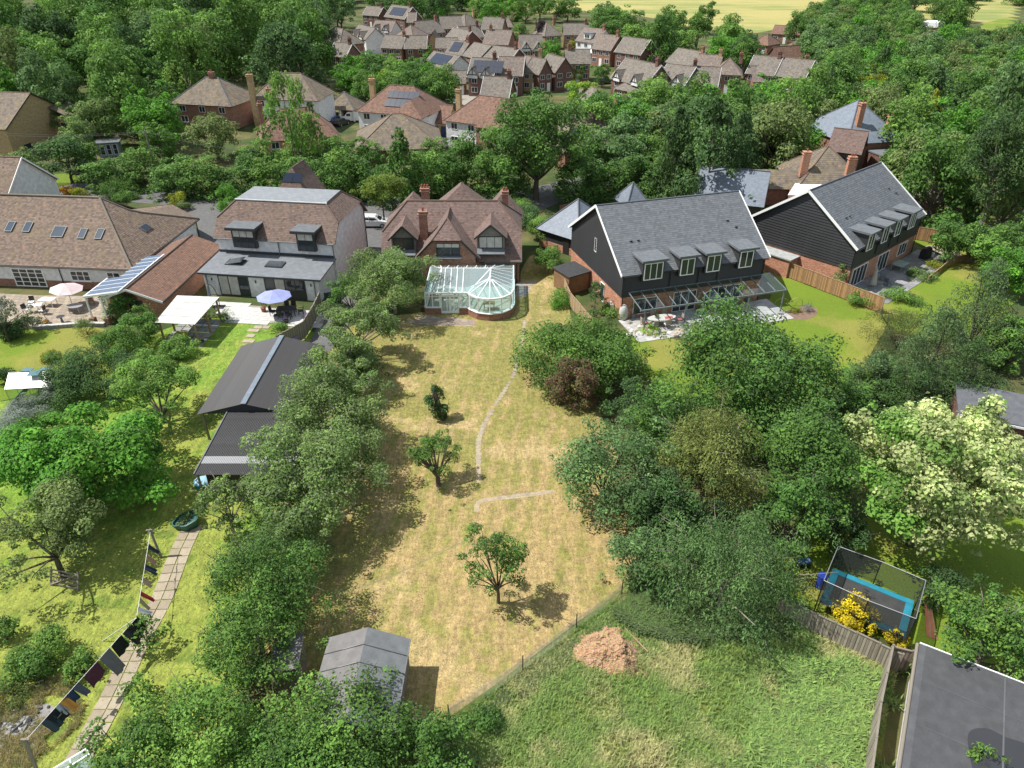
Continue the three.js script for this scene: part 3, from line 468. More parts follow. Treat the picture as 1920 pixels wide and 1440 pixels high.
// ---------- trees further off: shared crowns, one tree each ----------
const VAR = {};
function variant(sp, form, k) {
  const key = sp + form + k; if (VAR[key]) return VAR[key];
  const o = { R: 5, H: 11, base: 0.25, n: form === 'round' ? 46 : 74, clump: 0.27, leaf: 0.5, leaves: form === 'column' || form === 'dome' ? 6000 : 4800, seed: 100 + k * 13 + sp.length * 7 + sp.charCodeAt(1), col: PAL[sp][0], col2: PAL[sp][1], form, narrow: 0.6, vr: 0.5, twigs: 0, limbs: 5, droop: form === 'cone' ? 0.4 : 0 };
  const g = crownGeo(o); return VAR[key] = [g, trunkGeo(o, g.userData.cl)];
}
const frnd = rng(4242);
function farTree(name, label, sp, p, R, H, group, form = 'round') {
  const [g, tg] = variant(sp, form, Math.floor(frnd() * 3)), t = thing(name, label, 'tree', [p.x, hill(p.x, p.z) - 0.05, p.z], frnd() * 6.28, group);
  t.scale.set(R / 5, H / 11, R / 5); add(t, 'crown', g, leafMat('a')); add(t, 'trunk', tg, M.trunk); return t;
}
function onHill(u, v, up) { let p = at(u, v, up); for (let k = 0; k < 12; k++) { const h = hill(p.x, p.z) + up; if (h > 31.5) break; p = p.lerp(at(u, v, h), 0.5); } return p; }
const placed = [];
function midTree(name, label, sp, u, v, w, H, form, group) { const p = onHill(u, v, H * 0.6), R = w / 2 / ppm(p.clone()); placed.push([p.x, p.z, R]); return farTree(name, label, sp, p, R, H, group, form); }
const inPoly = (x, y, P) => { let c = false; for (let i = 0, j = P.length - 1; i < P.length; j = i++) if ((P[i][1] > y) !== (P[j][1] > y) && x < (P[j][0] - P[i][0]) * (y - P[i][1]) / (P[j][1] - P[i][1]) + P[i][0]) c = !c; return c; };
// single trees behind the houses and along the road
for (const [sp, u, v, w, H, lab, form] of [
  ['apple', 178, 218, 95, 9, 'grey green tree right of the tan brick house'], ['bright', 282, 208, 115, 11, 'bright green round tree left of the hipped grey roof'],
  ['olive', 400, 246, 95, 8, 'thin olive green birch in front of the hipped grey roof'], ['dark', 118, 288, 105, 7.5, 'dark green tree beside the pale blue summerhouse'],
  ['light', 545, 232, 92, 15, 'tall pale yellow green tree in front of the red roofs', 'column'], ['oak', 748, 300, 105, 11, 'dark conical tree in front of the large brown roof', 'cone'],
 ['oak', 872, 292, 95, 8.5, 'dark green tree left of the big oak'],
  ['blue', 1160, 285, 105, 8, 'blue green tree right of the big oak'],
  ['conifer', 1270, 275, 95, 13, 'dark conifer behind the left black house, leftmost of three', 'cone'], ['conifer', 1335, 270, 150, 15, 'dark conifer behind the left black house, middle of three', 'cone'], ['conifer', 1385, 280, 85, 13, 'dark conifer behind the left black house, rightmost of three', 'cone'],
  ['olive', 1232, 240, 115, 9, 'olive green tree above the dark conifers'], ['bright', 1352, 190, 120, 10, 'bright round tree below the right end of the estate'], ['bright', 1520, 262, 80, 7, 'bright green tree above the tiled bungalow'],
  ['purple', 1447, 262, 58, 7, 'purple leaved tree between the bright green trees'], ['conifer', 1553, 180, 20, 11, 'slim dark cypress in the wooded valley', 'column'],
  ['yellow', 1632, 165, 70, 10, 'yellow green tree in the wooded valley'], ['conifer', 1745, 190, 110, 14, 'dark spreading cedar in the wooded valley', 'cone'], ['yellow', 1742, 225, 70, 11, 'golden conifer beside the slate roof', 'cone'],
  ['oak', 1745, 270, 130, 10, 'dark green tree right of the slate roofed house'], ['mid', 1690, 300, 80, 5, 'round green tree behind the right black house'], ['conifer', 1880, 235, 120, 18, 'tall dark conifer at the right edge', 'cone'],
  ['conifer', 1893, 292, 100, 15, 'dark spreading conifer above the right edge laurels', 'cone'], ['olive', 1905, 330, 120, 13, 'olive green conifer at the right edge'], ['light', 1800, 300, 70, 6, 'light green tree behind the small tiled garage'],
 ['purple', 1012, 57, 30, 9, 'purple leaved tree inside the estate'], ['lime', 1088, 165, 60, 8, 'lime green tree inside the estate'],
  ['lime', 722, 152, 52, 8, 'yellow green weeping tree above the solar roof'], ['yellow', 1073, 84, 20, 5, 'small yellow tree inside the estate'], ['oak', 1402, 98, 66, 11, 'round dark oak at the right end of the estate'],
  ['mid', 1790, 35, 70, 18, 'round dark tree beside the far white building'], ['light', 1512, 38, 40, 10, 'pale willow beside the red barn'], ['oak', 1325, 25, 40, 12, 'lone tree at the edge of the hay field'],
  ['bright', 655, 140, 70, 9, 'bright tree behind the tiled carport'], ['mid', 700, 165, 60, 8, 'round green tree behind the solar roof, left of three'], ['oak', 765, 160, 75, 9, 'round green tree behind the solar roof, middle of three'], ['mid', 815, 155, 60, 8, 'round green tree behind the solar roof, right of three'],
  ['light', 705, 190, 40, 5, 'small pale tree beside the carport'], ['bright', 430, 375, 50, 4.5, 'tall green bush on the drive island beside the white house', 'column'],
  ['purple', 1228, 118, 22, 5, 'small purple tree in the estate gardens'], ['mid', 1282, 115, 44, 7, 'green tree in front of the estate roofs, left'], ['mid', 1315, 125, 26, 5, 'small green tree in front of the estate roofs, right'],
  ['bright', 1040, 92, 50, 8, 'bright tree among the estate roofs'], ['mid', 975, 60, 42, 8, 'green tree among the estate roofs, behind the purple tree'], ['mid', 800, 100, 34, 5, 'green tree beside the estate conservatories'], ['bright', 690, 85, 30, 2.6, 'clipped bright hedge beside the estate road', 'column'],
  ['bright', 860, 128, 36, 5, 'bright green tree above the estate garages'], ['mid', 1085, 130, 30, 5, 'green tree in the middle of the estate'], ['oak', 1130, 135, 36, 6, 'dark green tree beside the estate drive'], ['mid', 1212, 135, 30, 5, 'green tree by the estate parking'],
]) midTree(form === 'cone' ? 'conifer_tree' : 'garden_tree', lab, sp, u, v, w, H, form || 'round');
// rows that read as one kind: hedge trees along the road
for (const [u, v, w, H, s] of [[205, 315, 85, 5, 1], [40, 325, 60, 4, 0], [262, 305, 80, 6, 0], [325, 318, 95, 6, 1], [385, 325, 85, 5.5, 0], [450, 318, 90, 6, 1], [505, 325, 80, 6, 0], [585, 322, 100, 7, 1], [640, 318, 90, 7, 0], [690, 325, 80, 6, 1], [790, 325, 90, 7, 0], [835, 320, 70, 7, 1], [915, 322, 80, 6, 0], [960, 335, 70, 5, 1], [1085, 325, 90, 6, 1], [1140, 335, 90, 5, 0], [1195, 322, 90, 6, 1], [1215, 285, 80, 7, 0], [1120, 290, 80, 7, 1], [480, 285, 70, 6, 1], [620, 285, 70, 6, 0], [560, 290, 80, 6, 0], [810, 290, 60, 6, 0], [680, 290, 70, 7, 1], [920, 290, 60, 7, 1], [940, 275, 60, 6, 0], [1240, 320, 70, 6, 0]])
  midTree('hedge_tree', (s ? 'dark' : 'mid') + ' green tree in the dense hedgerow behind the road, ' + hedgeNear(u), ['mid', 'oak'][s], u, v, w * 1.12, H, 'dome', 'hedgerow trees behind the road');
// woods
function hedgeNear(u) { return 'behind ' + (u < 230 ? 'the bungalow ridge' : u < 400 ? 'the grey drive' : u < 520 ? 'the drive island' : u < 660 ? 'the white house' : u < 760 ? 'the white car' : u < 960 ? 'the brick house' : u < 1130 ? 'the slate garage' : 'the left black house'); }
const houseZones = [];
function wood(P, n, Rr, Hr, name, label, group, mix, forms) {
  let c = 0; const xs = P.map((q) => q[0]), ys = P.map((q) => q[1]), x0 = Math.min(...xs), x1 = Math.max(...xs), y0 = Math.min(...ys), y1 = Math.max(...ys);
  for (let i = 0; i < n * 60 && c < n; i++) {
    const u = lerp(x0, x1, frnd()), v = lerp(y0, y1, frnd()), H = lerp(Hr[0], Hr[1], frnd()), R = lerp(Rr[0], Rr[1], frnd());
    if (!inPoly(u, v, P)) continue;
    const p = onHill(u, v, H * 0.6); if (houseZones.some((z) => u > z[0] && u < z[2] && v > z[1] && v < z[3])) continue;
    if (placed.some((q) => (q[0] - p.x) ** 2 + (q[1] - p.z) ** 2 < ((q[2] + R) * 0.62) ** 2)) continue;
    placed.push([p.x, p.z, R]); c++;
    const k = frnd() * mix.reduce((s, m) => s + m[1], 0); let acc = 0; const sp = mix.find((m) => (acc += m[1]) >= k)[0];
    const fu = (u - x0) / (x1 - x0), fv = (v - y0) / (y1 - y0), look = { oak: 'dark green', mid: 'mid green', dark: 'deep shaded green', light: 'light green', olive: 'olive green', bright: 'bright green', blue: 'grey green', conifer: 'conical dark', apple: 'pale green' }[sp], size = R > lerp(Rr[0], Rr[1], 0.6) ? 'large ' : R < lerp(Rr[0], Rr[1], 0.3) ? 'small ' : '', where = (fv < 0.33 ? 'back ' : fv > 0.66 ? 'front ' : 'middle ') + (fu < 0.25 ? 'far left' : fu < 0.5 ? 'left' : fu < 0.75 ? 'right' : 'far right');
    farTree(name, size + look + ' ' + label + ', ' + where + ' part', sp, p, R, H, group, sp === 'conifer' ? 'cone' : frnd() < 0.45 ? 'dome' : 'round');
  }
  return c;
}

// ---------- building kit ----------
function win(parent, x, y, z, ry, w, h, cols = 2, rows = 1, mat = M.white, o = {}) {   // frame (part) > panes (sub-parts); y is the sill
  const f = o.f ?? 0.06, g = [box(w, f, 0.08, 0, 0, 0), box(w, f, 0.08, 0, h - f, 0), box(f, h - 2 * f, 0.08, -w / 2 + f / 2, f, 0), box(f, h - 2 * f, 0.08, w / 2 - f / 2, f, 0)];
  for (let i = 1; i < cols; i++) g.push(box(f * 0.9, h - 2 * f, 0.075, -w / 2 + w * i / cols, f, 0));
  for (let j = 1; j < rows; j++) g.push(box(w - 2 * f, f * 0.6, 0.07, 0, h * j / rows, 0));
  if (o.sill) g.push(box(w + 0.15, 0.05, 0.18, 0, -0.052, 0.05));
  const m = add(parent, o.door ? 'glazed_door' : 'window', g, mat); m.position.set(x, y, z); m.rotation.y = ry; if (o.tilt) { m.rotation.order = 'YXZ'; m.rotation.x = o.tilt; }
  const n = o.single ? 1 : cols;
  for (let i = 0; i < n; i++) add(m, 'pane', box(w / n - f, h - f, 0.02, -w / 2 + w * (i + 0.5) / n, f / 2, 0), o.pane ?? M.glass);
  if (o.curtain) for (const i of o.curtain) add(m, 'curtain', box(w / cols - f * 1.2, h - 2.2 * f, 0.012, -w / 2 + w * (i + 0.5) / cols, f * 1.1, 0.018), M.blind);
  if (o.blind) add(m, 'blind', box(w - 2 * f, h * o.blind, 0.012, 0, h - f - h * o.blind, 0.018), M.blind);
  return m;
}
function chimney(parent, x, z, y0, y1, w = 0.7, d = 0.55, mat = M.brick, pots = 2) {
  const c = add(parent, 'chimney', [box(w, y1 - y0, d, x, y0, z), box(w + 0.14, 0.1, d + 0.14, x, y1, z), box(w + 0.24, 0.08, d + 0.24, x, y1 - 0.28, z)], mat);
  for (let i = 0; i < pots; i++) add(c, 'chimney_pot', cyl(0.13, 0.1, 0.4, x + (i - (pots - 1) / 2) * 0.32, y1 + 0.1, z, 8), M.clay);
  return c;
}
function ridgeCap(parent, lines, mat = M.ridge, r = 0.1) { return add(parent, 'ridge', lines.map(([a, b]) => rod(a, b, r, r, 6)), mat); }
// house on the front eave line L-R (survey points at eave height); local x runs along the front, -z goes back
function frame(name, label, cat, L, R, eave, group) {
  let a = at(L[0], L[1], eave), b = at(R[0], R[1], eave); for (let k = 0; k < 6; k++) { const h = eave + Math.max(0, hill(a.x, a.z)); a = at(L[0], L[1], h); b = at(R[0], R[1], h); } const g = thing(name, label, cat, [a.x, 0, a.z], Math.atan2(-(b.z - a.z), b.x - a.x), group);
  g.position.y = Math.max(0, hill(a.x, a.z)); return [g, Math.hypot(b.x - a.x, b.z - a.z)];
}
function gableBody(g, W, D, e, r, wallM, roofM, o = {}) {     // ridge along x
  const t = 0.2, ov = o.ov ?? 0.3, k = (r - e) / (D / 2), x0 = o.x0 ?? 0, z0 = o.z0 ?? 0, X = (x) => x0 + x, Z = (z) => z0 + z;
  add(g, 'wall', [poly([[X(0), 0, Z(0)], [X(W), 0, Z(0)], [X(W), e, Z(0)], [X(0), e, Z(0)]], t), poly([[X(W), 0, Z(-D)], [X(0), 0, Z(-D)], [X(0), e, Z(-D)], [X(W), e, Z(-D)]], t),
    poly([[X(W), 0, Z(-0.201)], [X(W), 0, Z(-D + 0.201)], [X(W), e + k * 0.2, Z(-D + 0.201)], [X(W), r, Z(-D / 2)], [X(W), e + k * 0.2, Z(-0.201)]], t), poly([[X(0), 0, Z(-D + 0.201)], [X(0), 0, Z(-0.201)], [X(0), e + k * 0.2, Z(-0.201)], [X(0), r, Z(-D / 2)], [X(0), e + k * 0.2, Z(-D + 0.201)]], t)], wallM);
  const u = 0.14, rf = add(g, 'roof', [poly([[X(-ov), e - k * ov + u, Z(ov)], [X(W + ov), e - k * ov + u, Z(ov)], [X(W + ov), r + u, Z(-D / 2)], [X(-ov), r + u, Z(-D / 2)]], 0.12), poly([[X(W + ov), e - k * ov + u, Z(-D - ov)], [X(-ov), e - k * ov + u, Z(-D - ov)], [X(-ov), r + u, Z(-D / 2)], [X(W + ov), r + u, Z(-D / 2)]], 0.12)], roofM);
  ridgeCap(rf, [[[X(-ov), r + u, Z(-D / 2)], [X(W + ov), r + u, Z(-D / 2)]]], o.ridgeM);
  if (o.barge) for (const b of [0, 1].flatMap((s) => [bar([X(s ? W + ov + 0.03 : -ov - 0.03), e - k * ov + u - 0.04, Z(ov)], [X(s ? W + ov + 0.03 : -ov - 0.03), r + u - 0.04, Z(-D / 2)], 0.05, 0.2), bar([X(s ? W + ov + 0.03 : -ov - 0.03), r + u - 0.04, Z(-D / 2)], [X(s ? W + ov + 0.03 : -ov - 0.03), e - k * ov + u - 0.04, Z(-D - ov)], 0.05, 0.2)])) add(g, "bargeboard", b, o.barge);
  return rf;
}
function hipBody(g, W, D, e, r, run, wallM, roofM, o = {}) {
  const ov = 0.35, u = 0.12, x0 = o.x0 ?? 0, z0 = o.z0 ?? 0, lo = e - ov * (r - e) / (D / 2), P = (x, y, z) => V(x0 + x, y, z0 + z);
  const A = P(-ov, lo + u, ov), B = P(W + ov, lo + u, ov), C = P(W + ov, lo + u, -D - ov), E = P(-ov, lo + u, -D - ov), p = P(run, r + u, -D / 2), q = P(W - run, r + u, -D / 2);
  if (wallM) add(g, 'wall', [box(W, e, 0.2, x0 + W / 2, 0, z0 - 0.1), box(W, e, 0.2, x0 + W / 2, 0, z0 - D + 0.1), box(0.2, e, D - 0.404, x0 + 0.1, 0, z0 - D / 2), box(0.2, e, D - 0.404, x0 + W - 0.1, 0, z0 - D / 2)], wallM);
  const same = W - run * 2 < 0.05, rf = add(g, 'roof', same ? [poly([A, B, p], 0.1), poly([B, C, p], 0.1), poly([C, E, p], 0.1), poly([E, A, p], 0.1)] : [poly([A, B, q, p], 0.1), poly([B, C, q], 0.1), poly([C, E, p, q], 0.1), poly([E, A, p], 0.1)], roofM);
  ridgeCap(rf, same ? [[A, p], [B, p], [C, p], [E, p]] : [[p, q], [A, p], [B, q], [C, q], [E, p]], o.ridgeM);
  return rf;
}
function gutter(g, a, b, mat = M.black) { add(g, 'gutter', rod(a, b, 0.06), mat); }
function houseWins(g, W, e, n = 3, mat = M.white) { for (let i = 0; i < n; i++) { const x = W * (i + 0.5) / n; win(g, x, e - 1.5, 0.03, 0, Math.min(1.3, W / n * 0.6), 1.1, 2, 1, mat, { single: 1 }); if (i !== 1) win(g, x, 0.9, 0.03, 0, Math.min(1.5, W / n * 0.65), 1.2, 2, 1, mat, { single: 1 }); } if (n > 1) { const d = add(g, 'door', box(0.95, 2.05, 0.08, W * 1.5 / n, 0, 0.04), M.white); add(d, 'door_handle', box(0.04, 0.12, 0.05, W * 1.5 / n + 0.35, 1, 0.1), M.metal); } }
function panels(g, list, name = 'solar_panel') { for (const q of list) add(g, name, poly(q, 0.05), M.solar); }
function slopePanels(g, W, D, e, r, x0, n, m, pw = 1.05, ph = 1.7, t0 = 0.2) { // n x m panels on the front slope
  const L = Math.hypot(D / 2, r - e), c = D / 2 / L, s = (r - e) / L, lift = 0.24;
  for (let i = 0; i < n; i++) for (let j = 0; j < m; j++) { const a = x0 + i * pw, l = t0 * L + j * (ph + 0.03), P = (x, d) => V(x, e + d * s + lift * c, -d * c + lift * s); add(g, 'solar_panel', poly([P(a, l), P(a + pw - 0.03, l), P(a + pw - 0.03, l + ph), P(a, l + ph)], 0.04), M.solar); }
}

// ---------- the estate behind ----------
const est = 'houses of the estate behind';
const estate = [ // front eave left, right, kind, depth, eave, ridge, wall, roof, solar, label
  [713, 89, 754, 91, 'g', 7, 5, 8, 'b', 'A', 0, 'left of two long brown roofs facing the estate road'], [758, 91, 800, 91, 'g', 7, 5, 8, 'd', 'A', 0, 'right of two long brown roofs facing the estate road'],
  [592, 76, 639, 84, 'h', 8, 5, 8.5, 'b', 'A', 0, 'hipped brown roof at the far left end of the estate'], [616, 105, 649, 107, 'g', 7, 4.5, 7.5, 'd', 'A', 0, 'plain brown roof at the near left end of the estate'],
  [656, 66, 687, 74, 't', 7, 5, 8, 'w', 'A', 0, 'white gabled house with dark timbers, left of two'], [695, 58, 734, 60, 't', 7, 5, 8, 'w', 'B', 0, 'white gabled house with dark timbers, right of two'],
  [679, 28, 710, 30, 'g', 7, 5, 8, 'd', 'A', 0, 'dark brick house highest up at the wood edge'], [720, 31, 760, 36, 'g', 8, 5, 9, 'd', 'A', 1, 'house with blue solar roof at the wood edge'],
  [738, 67, 776, 70, 'h', 8, 5, 8, 'b', 'B', 0, 'hipped house right of the white gables'], [764, 42, 779, 42, 'g', 7, 5, 8, 'd', 'B', 0, 'small gable peeping out beside the solar roof at the wood edge'],
  [790, 64, 835, 60, 'g', 8, 5, 8.5, 'b', 'A', 0, 'brown roof at the left of the back terrace'], [827, 54, 869, 53, 'g', 8, 5, 8.5, 'b', 'A', 0, 'orange brick gable in the back terrace'],
  [872, 50, 906, 46, 'h', 8, 5, 8.5, 't', 'A', 0, 'tan walled hipped house in the back terrace'], [800, 81, 824, 81, 'f', 8, 5, 8, 't', 'B', 0, 'tan gable front in the middle of the estate'],
  [833, 73, 868, 80, 'g', 7, 5, 8, 'd', 'A', 0, 'brown roof behind the terrace with solar panels, left'], [869, 72, 909, 69, 'g', 7, 5, 8, 'd', 'A', 0, 'brown roof behind the terrace with solar panels, right'],
  [901, 55, 942, 56, 'g', 8, 5, 8.5, 'b', 'A', 0, 'orange gable left of the purple tree'], [942, 50, 962, 50, 'h', 7, 5, 8, 't', 'B', 0, 'small pale pyramid roof left of the purple tree'],
  [816, 90, 858, 90, 'g', 6, 4, 6.5, 'b', 'A', 0, 'low brown roof above the solar terrace'], [833, 101, 866, 104, 'g', 8, 5, 8, 'b', 'A', 1, 'terrace house with a block of solar panels'],
  [866, 104, 899, 111, 'g', 8, 5, 8, 'b', 'A', 0, 'middle house of the terrace with white conservatories'], [900, 111, 955, 118, 'g', 8, 5, 8, 'd', 'A', 0, 'end house of the terrace with white conservatories'],
  [904, 82, 954, 84, 'g', 8, 5, 8.5, 'b', 'B', 0, 'roof with a tall brick chimney above the terrace end'], [976, 94, 1021, 93, 'g', 8, 5, 8.5, 'b', 'A', 0, 'house with a white timbered gable in the middle of the estate'],
  [790, 121, 841, 131, 'g', 8, 3.5, 6.5, 'w', 'A', 1, 'low roof with solar panels left of the conservatories'], [876, 143, 925, 145, 'g', 8, 5, 8.5, 'd', 'A', 2, 'brick house with two rows of solar panels and white gablets'],
  [931, 141, 980, 142, 'g', 8, 5, 8.5, 'd', 'B', 0, 'brick house right beside the two rows of solar panels'], [980, 135, 1010, 136, 'h', 8, 5, 8.5, 't', 'A', 0, 'tan walled hipped house in the near row'],
  [1010, 138, 1036, 135, 'f', 8, 5, 8, 'd', 'A', 0, 'dark brick gable front in the near row, left of two'], [1040, 135, 1077, 132, 'f', 8, 5, 8, 'd', 'A', 0, 'dark brick gable front in the near row, right of two'],
  [900, 182, 954, 184, 'g', 8, 4, 7.5, 'd', 'A', 0, 'plain grey roof behind the red hipped roof'], [844, 156, 873, 156, 'g', 6, 2.6, 5, 'b', 'A', 0, 'low brick garage of the estate'],
  [1021, 67, 1053, 65, 'h', 8, 5, 8.5, 'b', 'A', 0, 'hipped brick house right of the purple tree'], [1056, 65, 1105, 65, 'g', 7, 5, 8, 'b', 'A', 0, 'long brown roof at the back right of the purple tree'],
  [1078, 76, 1120, 81, 'g', 8, 5, 8.5, 'w', 'B', 0, 'roof with a white dormer beside the small yellow tree'], [1108, 91, 1146, 95, 'g', 8, 5, 8.5, 'b', 'B', 0, 'brick house with a white garden canopy, left of two'],
  [1152, 97, 1202, 103, 'g', 8, 5, 8.5, 'd', 'A', 0, 'brick house with a white parasol, right of two'], [1060, 119, 1108, 119, 'g', 7, 4.5, 7.5, 'b', 'A', 0, 'roof with a brick chimney above the lime green tree'],
  [1144, 146, 1211, 162, 'g', 8, 5, 9, 'd', 'A', 0, 'large brick gable with white timbered gablets'], [1094, 192, 1143, 190, 'f', 8, 3, 5.5, 'b', 'A', 0, 'low brick gable right of the lime green tree'],
  [1230, 154, 1284, 161, 'g', 8, 4.5, 8, 'd', 'A', 0, 'grey roof with a white gablet, left of a pair'], [1285, 160, 1346, 163, 'g', 8, 4.5, 8, 'd', 'A', 0, 'grey roof with a brick chimney, right of a pair'],
  [1219, 175, 1262, 178, 'h', 7, 3, 5.5, 'b', 'A', 0, 'low pale roof with a brick chimney before the pair'], [1247, 116, 1300, 125, 'g', 8, 5, 8, 'b', 'A', 0, 'long roof behind the green trees, left half'],
  [1300, 130, 1346, 133, 'g', 8, 5, 8, 't', 'B', 0, 'long roof behind the green trees, right half'], [1338, 138, 1392, 140, 'h', 8, 5, 8, 'b', 'B', 0, 'hipped roof left of the blue grey terrace'],
  [1398, 137, 1452, 142, 'g', 8, 5, 8.5, 'd', 'A', 0, 'left of two long grey roofs at the right end'], [1452, 142, 1510, 148, 'g', 8, 5, 8.5, 'd', 'A', 0, 'right of two long grey roofs at the right end'],
  [1411, 153, 1471, 153, 'g', 7, 3, 6, 'b', 'B', 0, 'low roof in front of the two long grey roofs'], [1511, 146, 1536, 146, 'g', 7, 5, 8, 'b', 'A', 0, 'narrow roof with chimneys at the right end'],
  [1445, 63, 1500, 66, 'g', 7, 3, 5.5, 'b', 'R', 0, 'long orange red barn roof beside the hay field'], [1461, 92, 1498, 97, 'h', 8, 2.6, 5.6, 'b', 'R', 0, 'red hipped brick house with a tan drive'],
  [1409, 82, 1441, 85, 'h', 8, 3.6, 6.4, 'b', 'R', 0, 'red hipped roof left of the tan drive'], [1436, 106, 1458, 110, 'f', 9, 3.6, 6.4, 'd', 'R', 0, 'dark steep gable left of the tan drive'],
  [1150, 165, 1216, 177, 'h', 8, 3, 6, 'b', 'A', 0, 'low hipped grey roof below the large brick gable'],
];
const wallOf = { b: M.brick, d: M.brickDark, t: M.brickTan, w: M.render }, roofOf = { A: M.roofEstate, B: M.roofEstateB, R: M.roofRed };
for (const [u0, v0, u1, v1, k, D0, e0, r0e, wm, rm, sol, lab] of estate) {
  const D = D0, e = e0 >= 5 ? 4.4 : e0, r = r0e - (e0 >= 5 ? 0.7 : 0.2), sh = (u1 - u0) * 0.04;
  const [g, W] = frame('estate_house', lab, 'house', [u0 + sh, v0], [u1 - sh, v1], e, est);
  if (k === 'h') { hipBody(g, W, D, e, r, Math.min(W / 2, D / 2), wallOf[wm], roofOf[rm]); houseWins(g, W, e, W > 6 ? 3 : 2); }
  else if (k === 'f') {
    const h = thing; const inner = new THREE.Group(); // gable front: ridge runs back
    add(g, 'wall', [poly([[0, 0, 0], [W, 0, 0], [W, e, 0], [W / 2, r, 0], [0, e, 0]], 0.2), poly([[W, 0, -D], [0, 0, -D], [0, e, -D], [W / 2, r, -D], [W, e, -D]], 0.2), box(0.2, e, D - 0.41, 0.1, 0, -D / 2), box(0.2, e, D - 0.41, W - 0.1, 0, -D / 2)], wallOf[wm]);
    const s = (r - e) / (W / 2), rf = add(g, 'roof', [poly([[-0.3, e - 0.3 * s + 0.12, -D - 0.3], [-0.3, e - 0.3 * s + 0.12, 0.3], [W / 2, r + 0.12, 0.3], [W / 2, r + 0.12, -D - 0.3]], 0.1), poly([[W + 0.3, e - 0.3 * s + 0.12, 0.3], [W + 0.3, e - 0.3 * s + 0.12, -D - 0.3], [W / 2, r + 0.12, -D - 0.3], [W / 2, r + 0.12, 0.3]], 0.1)], roofOf[rm]);
    ridgeCap(rf, [[[W / 2, r + 0.12, 0.3], [W / 2, r + 0.12, -D - 0.3]]]); houseWins(g, W, e, 2);
  } else {
    gableBody(g, W, D, e, r, wallOf[wm], roofOf[rm], { barge: wm === 'd' ? M.white : undefined }); houseWins(g, W, e, W > 6 ? 3 : 2);
    if (k === 't' || lab.includes('timbered') || lab.includes('gablet')) for (const x of k === 't' ? [W * 0.3, W * 0.75] : [W * 0.2, W * 0.75]) {
      const s = 1.2; const d = add(g, 'gablet', [poly([[x - s, e - 0.3, 0.5], [x + s, e - 0.3, 0.5], [x + s, e + 0.4, 0.5], [x, e + 2, 0.5], [x - s, e + 0.4, 0.5]], 0.15)], M.render);
      add(d, 'gablet_roof', [poly([[x - s - 0.25, e + 0.2, -3], [x - s - 0.25, e + 0.2, 0.7], [x, e + 2.15, 0.7], [x, e + 2.15, -3]], 0.1), poly([[x + s + 0.25, e + 0.2, 0.7], [x + s + 0.25, e + 0.2, -3], [x, e + 2.15, -3], [x, e + 2.15, 0.7]], 0.1)], roofOf[rm]);
      each(d, 'timber', [bar([x - s, e + 0.45, 0.53], [x + s, e + 0.45, 0.53], 0.05, 0.18), bar([x, e + 0.5, 0.53], [x, e + 1.8, 0.53], 0.16, 0.05), bar([x - s, e + 0.45, 0.53], [x, e + 1.9, 0.53], 0.05, 0.18), bar([x + s, e + 0.45, 0.53], [x, e + 1.9, 0.53], 0.05, 0.18)], M.darkwood);
    }
  }
  if (k !== 'f' && e >= 4 && (lab.includes('chimney') || hash2(u0, v0, 3) > 0.35)) chimney(g, lab.includes('chimney') ? W * 0.15 : W * 0.92, -D / 2 + 0.2, r - 1, r + 1.3, 0.8, 0.6, wallOf[wm === 'w' ? 'b' : wm], 2);
  if (sol === 1) slopePanels(g, W, D, e, r, W * 0.15, Math.floor(W * 0.7 / 1.05), 2); if (sol === 2) slopePanels(g, W, D, e, r, W * 0.1, 7, 2);
  if (lab.includes('dormer')) { const d = add(g, 'dormer', box(2.6, 1.5, 2.4, W * 0.5, e + 0.8, -1.6), M.white); add(d, 'dormer_roof', box(3, 0.15, 2.8, W * 0.5, e + 2.3, -1.6), M.lead); win(g, W * 0.5, e + 1, -0.36, 0, 2, 1.1, 3, 1); }
}
// white conservatories, canopies of the estate
function miniConservatory(lab, u, v, w) {
  const p = at(u, v), g = thing('conservatory', lab, 'conservatory', p, 0.1, 'white conservatories in the estate'), d = w * 0.8;
  add(g, 'dwarf_wall', [box(w, 0.5, 0.1, 0, 0, d / 2), box(0.1, 0.5, d - 0.12, -w / 2, 0, 0), box(0.1, 0.5, d - 0.12, w / 2, 0, 0)], M.white);
  for (let i = 0; i <= 4; i++) { add(g, 'post', box(0.1, 1.6, 0.1, -w / 2 + w * i / 4, 0.5, d / 2), M.white); if (i < 4) add(g, 'pane', box(w / 4 - 0.1, 1.6, 0.02, -w / 2 + w * (i + 0.5) / 4, 0.5, d / 2), M.glass); }
  const P = (x, z) => V(x * w / 2 * 1.05, 2.15, z * d / 2 * 1.05), T = V(0, 3.2, 0);
  add(g, 'roof', [poly([P(-1, 1), P(1, 1), T], 0.05), poly([P(1, 1), P(1, -1), T], 0.05), poly([P(1, -1), P(-1, -1), T], 0.05), poly([P(-1, -1), P(-1, 1), T], 0.05)], M.white);
}
miniConservatory('white conservatory behind the solar terrace, left of three', 848, 122, 7); miniConservatory('white conservatory behind the solar terrace, middle of three', 868, 126, 5); miniConservatory('white conservatory behind the solar terrace, right of three', 910, 127, 7); miniConservatory('white garden canopy beside an estate brick house', 1118, 112, 6); miniConservatory('small white canopy below the brick house with parasol', 1166, 120, 3.4);
